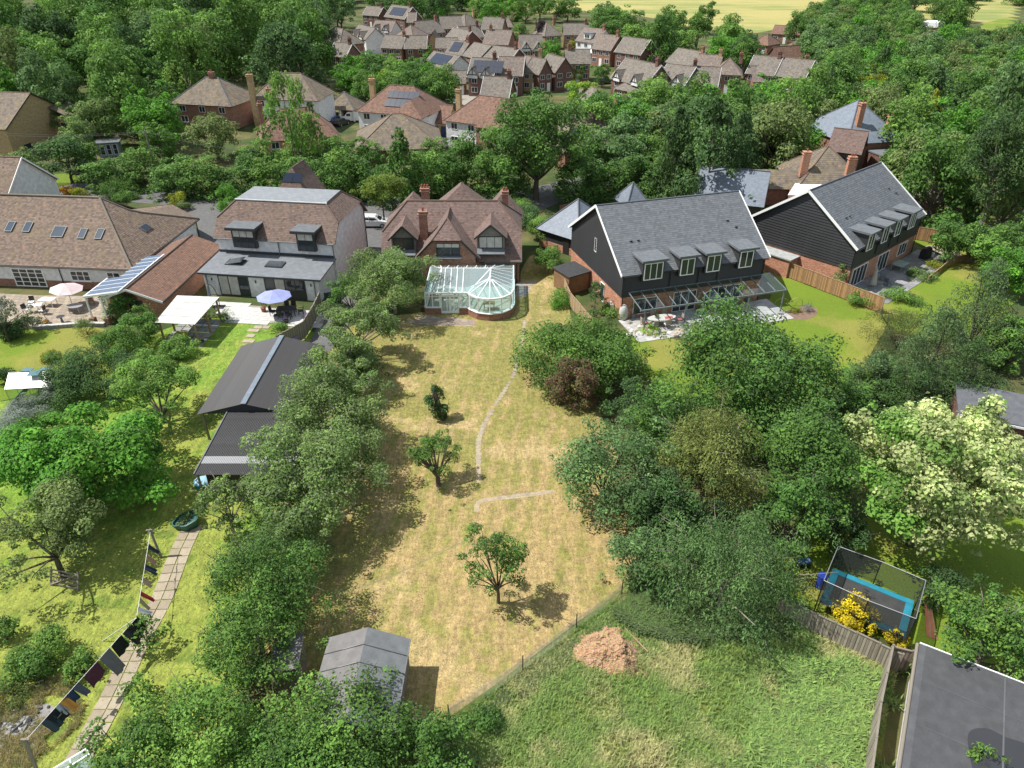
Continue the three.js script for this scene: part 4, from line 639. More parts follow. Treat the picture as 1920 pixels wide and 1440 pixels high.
{ // far white clubhouse
  const [g, W] = frame('clubhouse', 'low white flat roofed building among trees by the far field', 'building', [1727, 50], [1756, 52], 4);
  add(g, 'wall', [box(W, 4, 8, W / 2, 0, -4)], M.brick); add(g, 'roof', [box(W + 0.6, 1.6, 8.6, W / 2, 4, -4)], M.white); for (let i = 0; i < 3; i++) win(g, W * (i + 0.5) / 3, 1.2, 0.03, 0, W / 4, 1.8, 2);
  const a = add(g, 'annex', box(W * 0.6, 2.6, 4, W * 0.9, 0, 3), M.white); add(a, 'annex_roof', box(W * 0.64, 0.2, 4.4, W * 0.9, 2.6, 3), M.lead);
}
houseZones.push([655, 166, 850, 280], [660, 75, 735, 115], [590, 15, 1130, 116], [862, 116, 1130, 190], [1130, 95, 1540, 178], [1400, 50, 1515, 138], [1545, 212, 1700, 312], [1415, 262, 1640, 370], [300, 105, 450, 262], [455, 105, 665, 300], [1712, 28, 1772, 88], [660, 190, 1000, 280], [1675, 312, 1815, 435], [1720, 35, 1765, 60], [90, 150, 120, 300]);
wood([[-60, -70], [640, -70], [680, -20], [680, 25], [600, 60], [590, 78], [600, 110], [640, 118], [600, 150], [450, 150], [320, 158], [110, 165], [-60, 160]], 130, [4.6, 7.5], [12, 18], 'woodland_tree', 'tree in the wood at upper left', 'trees of the wood at upper left', [['oak', 3], ['mid', 3], ['dark', 2.4], ['light', 1.2], ['olive', 1.2], ['bright', 1], ['blue', 1]]);
wood([[590, 85], [640, 115], [660, 120], [690, 118], [715, 112], [800, 135], [850, 160], [850, 176], [700, 168], [655, 172], [600, 180], [575, 130]], 24, [3.5, 5], [7, 10], 'copse_tree', 'tree between the red roofs and the estate', 'trees between the red roofs and the estate', [['oak', 2], ['mid', 2], ['bright', 1.5], ['light', 1]]);
wood([[640, -60], [1080, -60], [1060, 10], [1200, 25], [1300, 48], [1420, 68], [1410, 100], [1350, 112], [1240, 92], [1130, 62], [1060, 45], [930, 38], [780, 34], [720, 18], [680, 8]], 95, [4.4, 6.6], [9, 14], 'hedgerow_tree', 'tree between the estate and the hay field', 'trees between the estate and the hay field', [['oak', 3], ['mid', 3], ['bright', 1.5], ['dark', 1.2], ['light', 1]]);
wood([[1470, 70], [1520, 22], [1590, -10], [1700, -20], [1690, 35], [1780, 62], [1850, 78], [1960, 62], [1960, 330], [1820, 330], [1730, 300], [1690, 225], [1600, 215], [1540, 255], [1480, 310], [1400, 300], [1180, 270], [1100, 250], [1110, 205], [1180, 190], [1340, 172], [1540, 160], [1530, 110]], 230, [4, 6.2], [8, 12.5], 'valley_tree', 'tree in the wooded valley', 'trees of the wooded valley at the right', [['oak', 3], ['mid', 3.5], ['bright', 1.5], ['dark', 1], ['light', 1.5], ['olive', 1.5], ['blue', 1], ['conifer', 0.5]]);
wood([[1430, -60], [2000, -60], [2000, -8], [1880, -20], [1800, 0], [1700, 5], [1580, -5]], 40, [6, 9], [10, 15], 'distant_tree', 'distant tree beyond the fields', 'distant trees beyond the fields', [['oak', 2], ['mid', 2], ['dark', 1]]);
wood([[1560, 755], [1620, 690], [1720, 690], [1640, 760]], 5, [1.5, 2.2], [2.5, 3.5], 'thicket_tree', 'bush in the thicket by the cream maple', 'thicket by the cream maple', [['oak', 1], ['mid', 1]]);
wood([[1780, 440], [1860, 430], [1940, 420], [1940, 470], [1850, 455]], 8, [2, 3], [4, 6], 'border_tree', 'tree along the right hand fence', 'trees along the fence at the right edge', [['oak', 1], ['mid', 1], ['light', 1]]);
wood([[-60, 160], [110, 165], [120, 200], [330, 160], [330, 190], [320, 260], [240, 260], [180, 240], [140, 300], [20, 345], [120, 250], [120, 200]], 10, [2.5, 4], [5, 8], 'garden_tree', 'garden tree below the upper left wood', 'garden trees at upper left', [['oak', 1], ['mid', 1], ['apple', 1]]);

// ---------- houses of the middle row ----------
function hipHouse(name, label, L, R, D, e, r, run, wall, roof, o = {}) { const [g, W] = frame(name, label, 'house', L, R, e); hipBody(g, W, D, e, r, Math.min(run, W / 2), wall, roof, o); return [g, W]; }
{ let g, W;
  [g, W] = hipHouse('detached_house', 'house with a hipped grey brown roof at the edge of the wood', [322, 192], [433, 198], 10, 4.4, 8.2, 5, M.brick, M.roofConc, { ridgeM: M.ridgeGrey }); chimney(g, W * 0.5, -5, 7.6, 9.2, 1, 0.7, M.brick); houseWins(g, W, 4.4, 3);
  [g, W] = hipHouse('detached_house', 'cream house with hipped brown roof and tall side chimney', [473, 184], [595, 187], 9, 5, 8.8, 4.4, M.render, M.roofConc); houseWins(g, W, 5, 4); chimney(g, 0.3, 0.2, 0, 9.2, 1, 0.8, M.brickTan); chimney(g, W * 0.25, -0.5, 5.2, 6.6, 0.7, 0.6, M.brick, 1); add(g, 'plinth', box(W + 0.06, 1.0, 0.3, W / 2, 0, -0.08), M.brick);
  [g, W] = hipHouse('detached_house', 'red roofed house behind the tall pale tree', [490, 264], [634, 252], 9, 3.6, 7.4, 4, M.brickOrange, M.roofRed); houseWins(g, W, 3.6, 3); chimney(g, W * 0.08, -6.5, 4.4, 8.2, 0.8, 0.6);
  [g, W] = hipHouse('carport', 'open carport with a pyramid tiled roof beside the white van', [611, 203], [663, 205], 6.6, 2.4, 5, 3.3, null, M.roofConc, { ridgeM: M.ridgeGrey }); for (const x of [0.15, W / 2, W - 0.15]) add(g, 'post', box(0.3, 2.42, 0.3, x, 0, -0.2), M.white); add(g, 'wall', box(W, 2.35, 0.2, W / 2, 0, -6.5), M.brickDark);
  [g, W] = hipHouse('detached_house', 'red hipped house with dark solar panels', [671, 207], [801, 216], 10, 4.6, 8.4, 4.6, M.render, M.roofRed); houseWins(g, W, 4.6, 4); chimney(g, -0.2, -7, 3, 9, 1, 0.8, M.brickTan);
  slopePanels(g, W, 10, 4.6, 8.4, W * 0.36, 5, 1, 1.05, 1.7, 0.2); slopePanels(g, W, 10, 4.6, 8.4, W * 0.36, 6, 1, 1.05, 1.7, 0.52);
  { const w = 6, x = W * 0.58, e = 4.6; add(g, 'front_wing', [box(w, e, 3, x + w / 2, 0, 1.51)], M.render); add(g, 'wing_roof', [poly([[x - 0.3, e, 3.3], [x + w + 0.3, e, 3.3], [x + w / 2, e + 2.6, 0.6]], 0.1), poly([[x + w + 0.3, e, 3.3], [x + w + 0.3, e, -0.6], [x + w / 2, e + 2.6, -3.6], [x + w / 2, e + 2.6, 0.6]], 0.1), poly([[x - 0.3, e, -0.6], [x - 0.3, e, 3.3], [x + w / 2, e + 2.6, 0.6], [x + w / 2, e + 2.6, -3.6]], 0.1)], M.roofRed); win(g, x + 1.6, 3, 3.04, 0, 1.2, 1.2, 2); win(g, x + 4.2, 3, 3.04, 0, 1.2, 1.2, 2); }
  [g, W] = frame('detached_house', 'house with a large brown ribbed tile roof seen from above', 'house', [668, 282], [829, 276], 2.6); hipBody(g, W, 14, 2.6, 6.6, 6.2, M.brickDark, M.roofConc); houseWins(g, W, 2.6, 0); win(g, -0.03, 0.6, -3, -Math.PI / 2, 2.2, 1.8, 3);
  [g, W] = frame('garage', 'red tiled garage with blue doors between two red roofed houses', 'garage', [802, 229], [838, 231], 2.6); gableBody(g, W, 7, 2.6, 5, M.brickTan, M.roofRed); add(g, 'garage_door', box(W * 0.5, 2, 0.06, W * 0.3, 0, 0.06), std({ color: rgb(0.03, 0.05, 0.12) })); add(g, 'door', box(W * 0.24, 2, 0.06, W * 0.8, 0, 0.06), std({ color: rgb(0.03, 0.05, 0.12) }));
  [g, W] = hipHouse('detached_house', 'red hipped house with cream wall left of the big oak', [836, 224], [965, 240], 9, 4.8, 8.4, 4.4, M.render, M.roofRed); houseWins(g, W, 4.8, 4); chimney(g, -0.3, -5, 3, 9, 0.9, 0.7, M.brickTan); { const w = 5.5, x = W * 0.55, e = 4.8; add(g, 'front_wing', [box(w, e, 2.4, x + w / 2, 0, 1.21)], M.brick); add(g, 'wing_roof', [poly([[x - 0.3, e, 2.7], [x + w + 0.3, e, 2.7], [x + w / 2, e + 2.3, 0.3]], 0.1), poly([[x + w + 0.3, e, 2.7], [x + w + 0.3, e, -0.6], [x + w / 2, e + 2.3, -3.2], [x + w / 2, e + 2.3, 0.3]], 0.1), poly([[x - 0.3, e, -0.6], [x - 0.3, e, 2.7], [x + w / 2, e + 2.3, 0.3], [x + w / 2, e + 2.3, -3.2]], 0.1)], M.roofRed); win(g, x + 1.5, 3.1, 2.44, 0, 1.1, 1.2, 2); win(g, x + 3.9, 3.1, 2.44, 0, 1.1, 1.2, 2); }
  [g, W] = hipHouse('detached_house', 'brown ribbed roof with solar panels right of the big oak', [1060, 283], [1182, 262], 11, 3, 7.4, 5.5, M.brick, M.roofConc); slopePanels(g, W, 11, 3, 7.4, W * 0.2, 3, 1, 1.05, 1.7, 0.3); win(g, W * 0.5, 0.8, 0.03, 0, 1.8, 1.2, 3); win(g, W * 0.8, 0.8, 0.03, 0, 1.2, 1.2, 2);
  // right: slate roof, tiled bungalow
  [g, W] = hipHouse('detached_house', 'house with a pointed blue slate roof and two orange chimneys', [1590, 268], [1692, 262], 13, 4.4, 9.4, 6, M.brick, M.roofSlatePale, { ridgeM: M.ridgeGrey }); chimney(g, W * 0.3, -2.6, 6, 9.8, 0.9, 0.7, M.brickOrange, 1); chimney(g, W * 0.8, -1.6, 5, 8, 0.7, 0.6, M.brickOrange, 1); add(g, 'flat_roof', box(W * 0.5, 0.2, 4, W * 0.62, 3, 2), M.grp); add(g, 'annex', box(W * 0.48, 3, 3.8, W * 0.62, 0, 1.9), M.brickDark); win(g, W * 0.62, 1, 3.84, 0, 2, 1.2, 3); win(g, W * 0.15, 1, 0.03, 0, 1.4, 1.2, 2);
  [g, W] = frame('detached_house', 'brown gabled wing in front of the slate roofed house', 'house', [1554, 281], [1612, 288], 4.2); gableBody(g, W, 6, 4.2, 6.8, M.brickDark, M.roofBrown); win(g, W * 0.4, 2.6, 0.03, 0, 2.4, 1.2, 4, 1, M.anth); win(g, W * 0.4, 0.6, 0.03, 0, 2.4, 1.2, 3);
  [g, W] = hipHouse('bungalow', 'tiled bungalow with two brick chimneys behind the right black house', [1498, 350], [1630, 352], 11, 2.8, 7, 5, M.brick, M.roofConc, { ridgeM: M.ridge }); chimney(g, 0.9, -2.2, 3.6, 7, 1, 0.8, M.brickOrange, 1); chimney(g, W * 0.72, -1.4, 3.6, 6.6, 1, 0.7, M.brickOrange, 2); win(g, W * 0.5, 0.8, 0.03, 0, 2, 1.2, 3); add(g, 'side_wall', box(6, 2.4, 6, -3, 0, -3.4), M.brick); add(g, 'side_roof', [poly([[-6.4, 2.4, 0], [0.5, 2.4, 0], [0.5, 4.2, -3.4], [-5.6, 4.2, -3.4]], 0.12), poly([[0.5, 2.4, -6.8], [-6.4, 2.4, -6.8], [-5.6, 4.2, -3.4], [0.5, 4.2, -3.4]], 0.12), poly([[-6.4, 2.4, -6.8], [-6.4, 2.4, 0], [-5.6, 4.2, -3.4]], 0.12)], M.roofConc);
  add(g, 'white_roof', poly([[-2.8, 3.02, 4.6], [5.6, 3.02, 4.6], [5.6, 3.1, -0.6], [-0.4, 3.1, -0.6]], 0.15), M.white); add(g, 'extension_wall', box(6.6, 2.8, 4, 2, 0, 2.3), M.brick);
  [g, W] = frame('garage', 'small tiled garage behind the wooden fence', 'garage', [1692, 364], [1788, 384], 2.3); gableBody(g, W, 5.4, 2.3, 4.1, M.brickDark, M.roofConc); win(g, W * 0.3, 0.9, 0.03, 0, 1.2, 0.9, 2); add(g, 'downpipe', cyl(0.05, 0.05, 2.2, W - 0.2, 0, 0.1), M.white);
  // tan brick house and white gable, left edge
  { const a = at(8, 242, 5), b = at(108, 200, 5), yaw = Math.atan2(b.z - a.z, b.x - a.x); }
  [g, W] = frame('detached_house', 'tan brick house with a wide gable at the left edge', 'house', [-130, 236], [10, 242], 5.2); gableBody(g, W, 15, 5.2, 9.4, M.brickTan, M.roofConc, { barge: M.darkwood }); win(g, W + 0.03, 2.6, -12, Math.PI / 2, 1.4, 1.2, 2, 1, M.anth); win(g, W + 0.03, 0.7, -3.4, Math.PI / 2, 1.6, 1.3, 2, 1, M.anth); add(g, 'rear_wing', box(3.4, 4.8, 5, W + 1.7, 0, -13.2), M.brickTan); add(g, 'wing_roof', poly([[W - 1, 7, -15.8], [W - 1, 7, -10.6], [W + 3.8, 4.8, -10.6], [W + 3.8, 4.8, -15.8]].reverse(), 0.12), M.roofConc); win(g, W + 2.2, 2.8, -10.66, 0, 1.2, 1.2, 2, 1, M.anth);
  [g, W] = frame('detached_house', 'white rendered gable behind the bungalow at the left edge', 'house', [-170, 372], [8, 378], 4.6); gableBody(g, W, 10, 4.6, 8.6, M.render, M.roofBung, { barge: M.white }); win(g, W * 0.9, 1, 0.03, 0, 1.6, 1.2, 2);
}
// pale blue summerhouse
{ const p = at(210, 292), g = thing('summerhouse', 'pale blue summerhouse with a flat grey roof among the trees', 'summerhouse', [p.x, hill(p.x, p.z), p.z], 0.3); add(g, 'wall', box(3.4, 2.2, 2.6, 0, 0, 0), flat(0.36, 0.42, 0.5)); add(g, 'roof', box(4, 0.16, 3.2, 0, 2.2, 0), M.lead); for (const x of [-0.9, 0.1, 1.1]) win(g, x, 0.3, 1.33, 0, 0.7, 1.7, 1, 2); }

// ---------- white rendered house ----------
{
  const [g, W] = frame('white_house', 'white rendered house with brown roof and two dark framed dormers', 'house', [406, 441], [624, 453], 4.9), D = 10.6, e = 4.9, m = 6.3, f = 7.9;
  each(g, 'wall', [box(W, e, 0.25, W / 2, 0, -0.125), box(W, e, 0.25, W / 2, 0, -D + 0.125), poly([[W, 0, -0.252], [W, 0, -D + 0.252], [W, e + 0.2, -D + 0.252], [W, m, -D + 1.6], [W, m, -1.6], [W, e + 0.2, -0.252]], 0.25), poly([[0, 0, -D + 0.252], [0, 0, -0.252], [0, e + 0.2, -0.252], [0, m, -1.6], [0, m, -D + 1.6], [0, e + 0.2, -D + 0.252]], 0.25)], M.render);
  const o = 0.32, u = 0.12, lo = e - o + u, mm = m + u, F = f + u, Q = (x, y, z) => V(x, y, z);
  const rf = add(g, 'roof', [
    poly([Q(-o, lo, o), Q(W + o, lo, o), Q(W + o, mm, -1.4), Q(W - 1.5, F, -3.05), Q(1.5, F, -3.05), Q(-o, mm, -1.4)], 0.12),
    poly([Q(W + o, lo, -D - o), Q(-o, lo, -D - o), Q(-o, mm, -D + 1.4), Q(1.5, F, -D + 3.05), Q(W - 1.5, F, -D + 3.05), Q(W + o, mm, -D + 1.4)], 0.12),
    poly([Q(W + o, mm, -1.4), Q(W + o, mm, -D + 1.4), Q(W - 1.5, F, -D + 3.05), Q(W - 1.5, F, -3.05)], 0.12), poly([Q(-o, mm, -D + 1.4), Q(-o, mm, -1.4), Q(1.5, F, -3.05), Q(1.5, F, -D + 3.05)], 0.12)], M.roofWhite);
  ridgeCap(rf, [[[W + o, mm, -1.4], [W - 1.5, F, -3.05]], [[-o, mm, -1.4], [1.5, F, -3.05]], [[W + o, mm, -D + 1.4], [W - 1.5, F, -D + 3.05]]]);
  const fr = add(g, 'flat_roof', box(W - 2.9, 0.12, D - 6, W / 2, F - 0.03, -D / 2), flat(0.27, 0.29, 0.31, 0.6)); add(fr, 'roof_edge', [box(W - 2.7, 0.1, 0.14, W / 2, F - 0.01, -2.98)], M.white);
  // rear wing with solar panels, hip end towards the garden
  add(g, 'rear_roof', [poly([[W * 0.16, 5.4, -8.4], [W * 0.6, 5.4, -8.4], [W * 0.38, 9.7, -10.4]], 0.12), poly([[W * 0.6, 5.4, -8.4], [W * 0.6, 5.4, -14], [W * 0.38, 9.7, -14], [W * 0.38, 9.7, -10.4]], 0.12), poly([[W * 0.16, 5.4, -14], [W * 0.16, 5.4, -8.4], [W * 0.38, 9.7, -10.4], [W * 0.38, 9.7, -14]], 0.12)], M.roofWhite);
  panels(g, [0, 1].flatMap((i) => [[[W * 0.29 + i * 1.35, 8.02 + 0.14, -9.6], [W * 0.29 + 1.3 + i * 1.35, 8.02 + 0.14, -9.6], [W * 0.33 + 1.0 + i * 0.9, 9.1, -10.1], [W * 0.33 + i * 1.0, 9.1, -10.1]]]));
  gutter(g, [-0.2, e - 0.22, 0.4], [W * 0.16, e - 0.22, 0.4], M.lead); gutter(g, [W * 0.35, e - 0.22, 0.4], [W * 0.7, e - 0.22, 0.4], M.lead); gutter(g, [W * 0.87, e - 0.22, 0.4], [W + 0.2, e - 0.22, 0.4], M.lead);
  for (const [x, w, c] of [[W * 0.255, 2.4, 3], [W * 0.785, 1.75, 2]]) {
    const d = add(g, 'dormer', box(w + 0.3, 2.1, 2.1, x, e - 1.1, -0.58), M.anth); add(d, 'dormer_roof', [box(w + 1.0, 0.26, 2.6, x, e + 1.02, -0.25)], M.anth); add(d, 'dormer_cover', box(w + 0.94, 0.04, 2.5, x, e + 1.285, -0.25), M.lead);
    win(g, x, e - 1.05, 0.5, 0, w, 1.95, c, 1, M.anth, { blind: 0.35 });
  }
  // ground floor extension with lean-to roof
  const E = 4.6, h = 2.5;
  each(g, 'extension_wall', [box(W - 0.5, h, 0.25, W / 2, 0, E - 0.125), poly([[W - 0.25, 0, E - 0.252], [W - 0.25, 0, 0.01], [W - 0.25, 2.85, 0.01], [W - 0.25, h, E - 0.252]], 0.25), poly([[0.25, 0, 0.01], [0.25, 0, E - 0.252], [0.25, h, E - 0.252], [0.25, 2.85, 0.01]], 0.25)], M.render);
  const ex = add(g, 'extension_roof', poly([[-0.15, h + 0.12, E + 0.35], [W + 0.15, h + 0.12, E + 0.35], [W + 0.15, 3.0, 0.01], [-0.15, 3.0, 0.01]], 0.14), M.grp);
  add(ex, 'fascia', [box(W + 0.3, 0.16, 0.05, W / 2, h - 0.06, E + 0.38)], M.anth); add(ex, 'flashing', box(W, 0.3, 0.04, W / 2, 2.99, 0.03), M.anth);
  for (const [x, t] of [[W * 0.22, 0.2], [W * 0.56, 0]]) { const k = add(g, 'rooflight', [box(1.9, 0.18, 1.3, x, 2.73, 2.3, 0, 0.075)], M.anth); const q = add(k, 'rooflight_pane', box(1.86, 0.06, 1.26, 0, 0, 0), M.skylight); q.position.set(x, 2.92 + t * 0.5, 2.3); q.rotation.set(0.075, 0, t); }
  win(g, W * 0.27, 0.05, E + 0.03, 0, 3.4, 2.3, 3, 1, M.anth, { door: 1, f: 0.1, curtain: [0, 1] }); win(g, W * 0.7, 0.05, E + 0.03, 0, 4.5, 2.3, 4, 1, M.anth, { door: 1, f: 0.1, curtain: [1] });
  for (const x of [W * 0.09, W * 0.46, W * 0.92]) add(g, 'wall_lamp', cyl(0.06, 0.06, 0.28, x, 1.7, E + 0.1), M.black);
  for (const [x, z, y0, y1] of [[W * 0.53, 0.1, 2.95, 4.7], [W - 0.05, 0.12, 2.95, 4.7], [0.6, E + 0.1, 0, 2.6], [W - 0.7, E + 0.1, 0, 2.6]]) add(g, 'downpipe', cyl(0.05, 0.05, y1 - y0, x, y0, z), M.lead);
  add(g, 'downpipe', cyl(0.05, 0.05, 5.4, W + 0.08, 0, -D + 0.4), M.black);
}

// ---------- bungalow ----------
{
  const E = 2.7, RH = 7.6, A = at(185, 372, RH), A0 = at(52, 366, RH), C = at(248, 506, E), L0 = at(-70, 494, E), Dk = at(373, 410, E), P = at(250, 360, RH + 0.1);
  const g = thing('bungalow', 'long white bungalow with a mossy brown tiled roof and five rooflights', 'bungalow', [C.x, 0, C.z], Math.atan2(-(C.z - L0.z), C.x - L0.x)); g.updateMatrixWorld(true);
  const I = g.matrixWorld.clone().invert(), l = (p) => p.clone().applyMatrix4(I), [a, a0, c, l0, d, p] = [A, A0, C, L0, Dk, P].map(l);
  a.y = a0.y = RH; const zr = (a.z + a0.z) / 2; a.z = a0.z = zr; c.z = l0.z = 0;
  // right slope lies in one plane through the hip and its eave
  const n = V().subVectors(d, c).cross(V().subVectors(a, c)).normalize(), onP = (x, z) => V(x, c.y - (n.x * (x - c.x) + n.z * (z - c.z)) / n.y, z);
  const pk = onP(p.x + 0.4, p.z), vl = onP((a.x + pk.x) / 2 + 0.7, (a.z + pk.z) / 2);
  const rf = add(g, 'roof', [poly([l0.clone(), c, a, a0, V(l0.x - 6, RH, zr)], 0.14), poly([c, d, pk, vl, a], 0.14, 3)], M.roofBung);
  add(g, 'rear_roof', [poly([V(l0.x, E, 2 * zr), V(l0.x - 6, RH, zr), a0, a, V(a.x + 1, E, 2 * zr)].reverse(), 0.14), poly([d, V(d.x - 6, E, d.z - 5), pk], 0.14), poly([vl, pk, V(d.x - 6, E, d.z - 5), V(a.x - 2, E, d.z - 2)], 0.14)], M.roofBung);
  ridgeCap(rf, [[l0.clone().setX(l0.x - 6).setY(RH + 0.1).setZ(zr), a.clone().setY(RH + 0.05)], [a, c], [vl, pk], [pk, d], [a, vl]], flat(0.2, 0.17, 0.13), 0.13);
  const wz = -0.45, Lx = l0.x; // walls: white render above a brick plinth, front and right side
  each(g, 'wall', [box(-Lx - 0.5, E - 0.9, 0.25, Lx / 2 - 0.25, 0.9, wz - 0.125)], M.render); add(g, 'plinth', box(-Lx - 0.46, 0.9, 0.29, Lx / 2 - 0.25, 0, wz - 0.12), M.brick);
  { const s = V(d.x - 0.55, 0, d.z + 0.4), q = V(c.x - 0.55, 0, wz - 0.26), t = V().subVectors(s, q), yaw = Math.atan2(-t.z, t.x), m = q.clone().add(s).multiplyScalar(0.5); add(g, 'side_wall', box(t.length(), E - 0.1, 0.25, m.x, 0, m.z, yaw), M.render); win(g, lerp(q.x, s.x, 0.55) + 0.14, 1.2, lerp(q.z, s.z, 0.55), yaw + Math.PI, 1.6, 1.1, 3, 2); win(g, lerp(q.x, s.x, 0.55) + 0.2, 1.2, lerp(q.z, s.z, 0.55), yaw, 1.6, 1.1, 3, 2); }
  gutter(g, [Lx, E - 0.1, 0.08], [0, E - 0.1, 0.08]); add(g, 'gutter', rod(c.clone().add(V(0.08, -0.1, 0)), d.clone().add(V(0.08, -0.1, 0)), 0.06), M.black); for (const [x, z] of [[-8.6, wz + 0.08]]) add(g, 'downpipe', cyl(0.05, 0.05, 2.5, x, 0.1, z), M.black); add(g, 'downpipe', cyl(0.06, 0.06, 2.5, d.x - 0.2, 0.1, d.z + 0.5), M.black);
  // rooflights on the front slope
  const sl = (RH - E) / -zr, tilt = -(Math.PI / 2 - Math.atan(sl)); let k = 0;
  for (const [u, v, w, h] of [[19, 434, 0.85, 1.4], [52, 435, 0.85, 1.4], [108, 440, 1.4, 1.5], [153, 442, 0.8, 1.4], [185, 443, 0.8, 1.4]]) {
    const q = l(at(u, v, E + 2.2)); const z = q.z, y = E - z * sl; const r = win(g, q.x, y - 0.25, z + 0.35, 0, w, h, 1, 1, M.lead, { tilt, pane: M.skylight }); r.name = 'rooflight'; r.position.y += 0.16; k++;
  }
  { const q = onP(pk.x + 1.4, pk.z + 2.4), b = new THREE.Object3D(); const nn = n.y > 0 ? n.clone() : n.clone().negate(); const r = add(g, 'rooflight', [box(0.9, 0.1, 1.5)], M.lead); r.position.copy(q).addScaledVector(nn, 0.02); r.quaternion.setFromUnitVectors(UP, nn); add(r, 'rooflight_pane', box(0.7, 0.03, 1.2, 0, 0.1, 0), M.glass); }
  const wins = [[-10.6 - 2.0, 4], [0, 0]];
  win(g, -12.4, 0.1, wz + 0.04, 0, 3.6, 2.1, 4, 4, M.white, { door: 1, f: 0.11 }); win(g, -6.4, 1.0, wz + 0.04, 0, 2.2, 1.15, 3, 2, M.white, { sill: 1, f: 0.09 }); win(g, -2.6, 1.0, wz + 0.04, 0, 1.5, 1.15, 2, 2, M.white, { sill: 1, f: 0.09 });
}
// garage beside it, glazed canopy
{
  const f = at(237, 541, 3.5), b = at(360, 440, 3.5), g = thing('garage', 'long garage with a red brown tiled roof beside the bungalow', 'garage', [f.x, 0, f.z], Math.atan2(f.x - b.x, f.z - b.z)), L = Math.hypot(f.x - b.x, f.z - b.z), hw = 3.4, e = 2.25, r = 3.5;
  add(g, 'roof', [poly([[hw, e, 0.2], [hw, e, -L], [0, r, -L], [0, r, 0.2]], 0.12), poly([[-hw * 0.75, e + 0.3, -L], [-hw * 0.75, e + 0.3, 0.2], [0, r, 0.2], [0, r, -L]], 0.12)], M.roofGarage);
  each(g, 'wall', [box(0.22, e - 0.2, L - 0.6, hw - 0.35, 0, -L / 2), box(0.22, e, L - 0.6, -hw * 0.7 + 0.2, 0, -L / 2), poly([[hw - 0.47, 0, -L + 0.3], [-hw * 0.7 + 0.3, 0, -L + 0.3], [-hw * 0.7 + 0.3, e, -L + 0.3], [0, r - 0.2, -L + 0.3], [hw - 0.47, e - 0.2, -L + 0.3]], 0.2), poly([[-hw * 0.7 + 0.32, 0, -0.5], [hw - 0.47, 0, -0.5], [hw - 0.47, e - 0.2, -0.5], [0, r - 0.2, -0.5], [-hw * 0.7 + 0.32, e, -0.5]], 0.2)], M.brickOrange);
  each(g, 'bargeboard', [bar([hw, e - 0.06, 0.24], [0, r - 0.06, 0.24], 0.05, 0.22), bar([-hw * 0.75, e + 0.2, 0.24], [0, r - 0.06, 0.24], 0.05, 0.22)], M.white); gutter(g, [hw + 0.06, e - 0.06, 0.2], [hw + 0.06, e - 0.06, -L]); add(g, 'window', box(1.4, 1.1, 0.06, 0.2, 0.9, -0.46), M.glass); ridgeCap(g, [[[0, r + 0.02, 0.2], [0, r + 0.02, -L]]]);
  const c = thing('glazed_canopy', 'blue glazed lean-to canopy with white bars between bungalow and garage', 'canopy', [f.x, 0, f.z], Math.atan2(f.x - b.x, f.z - b.z)); const n = 9, x0 = -hw * 1.15, x1 = -0.35, CL = 9.6;
  const blue = new THREE.MeshPhysicalMaterial({ color: rgb(0.26, 0.38, 0.55), roughness: 0.12, transmission: 0.6, thickness: 0 });
  for (let i = 0; i < n; i++) { const z0 = 0.9 - i * CL / n, z1 = z0 - CL / n + 0.1, xl = i < 4 ? x0 : x0 + 1.5; add(c, 'pane', poly([[xl, 3.0 + (xl - x0) * 0.18, z0], [x1, 3.6, z0], [x1, 3.6, z1], [xl, 3.0 + (xl - x0) * 0.18, z1]], 0.03), blue); add(c, 'glazing_bar', bar([xl, 3.04 + (xl - x0) * 0.18, z0 + 0.05], [x1, 3.64, z0 + 0.05], 0.07, 0.08), M.white); }
  each(c, 'beam', [bar([x0, 2.95, 1], [x0, 2.95, -3.4], 0.12, 0.16), bar([x1, 3.55, 1], [x1, 3.55, -CL + 0.9], 0.1, 0.1), bar([x0, 2.95, 1], [x1, 3.5, 1], 0.1, 0.2)], M.white); for (const [x, z] of [[x0 + 0.1, 0.9], [x0 + 1.6, 0.9], [x0 + 0.1, -2]]) { const q = add(c, 'post', box(0.14, 2.9, 0.14, x, 0, z), M.white); if (z > 0) add(q, 'pillar_base', box(0.5, 0.7, 0.5, x, 0, z), M.brick); }
}

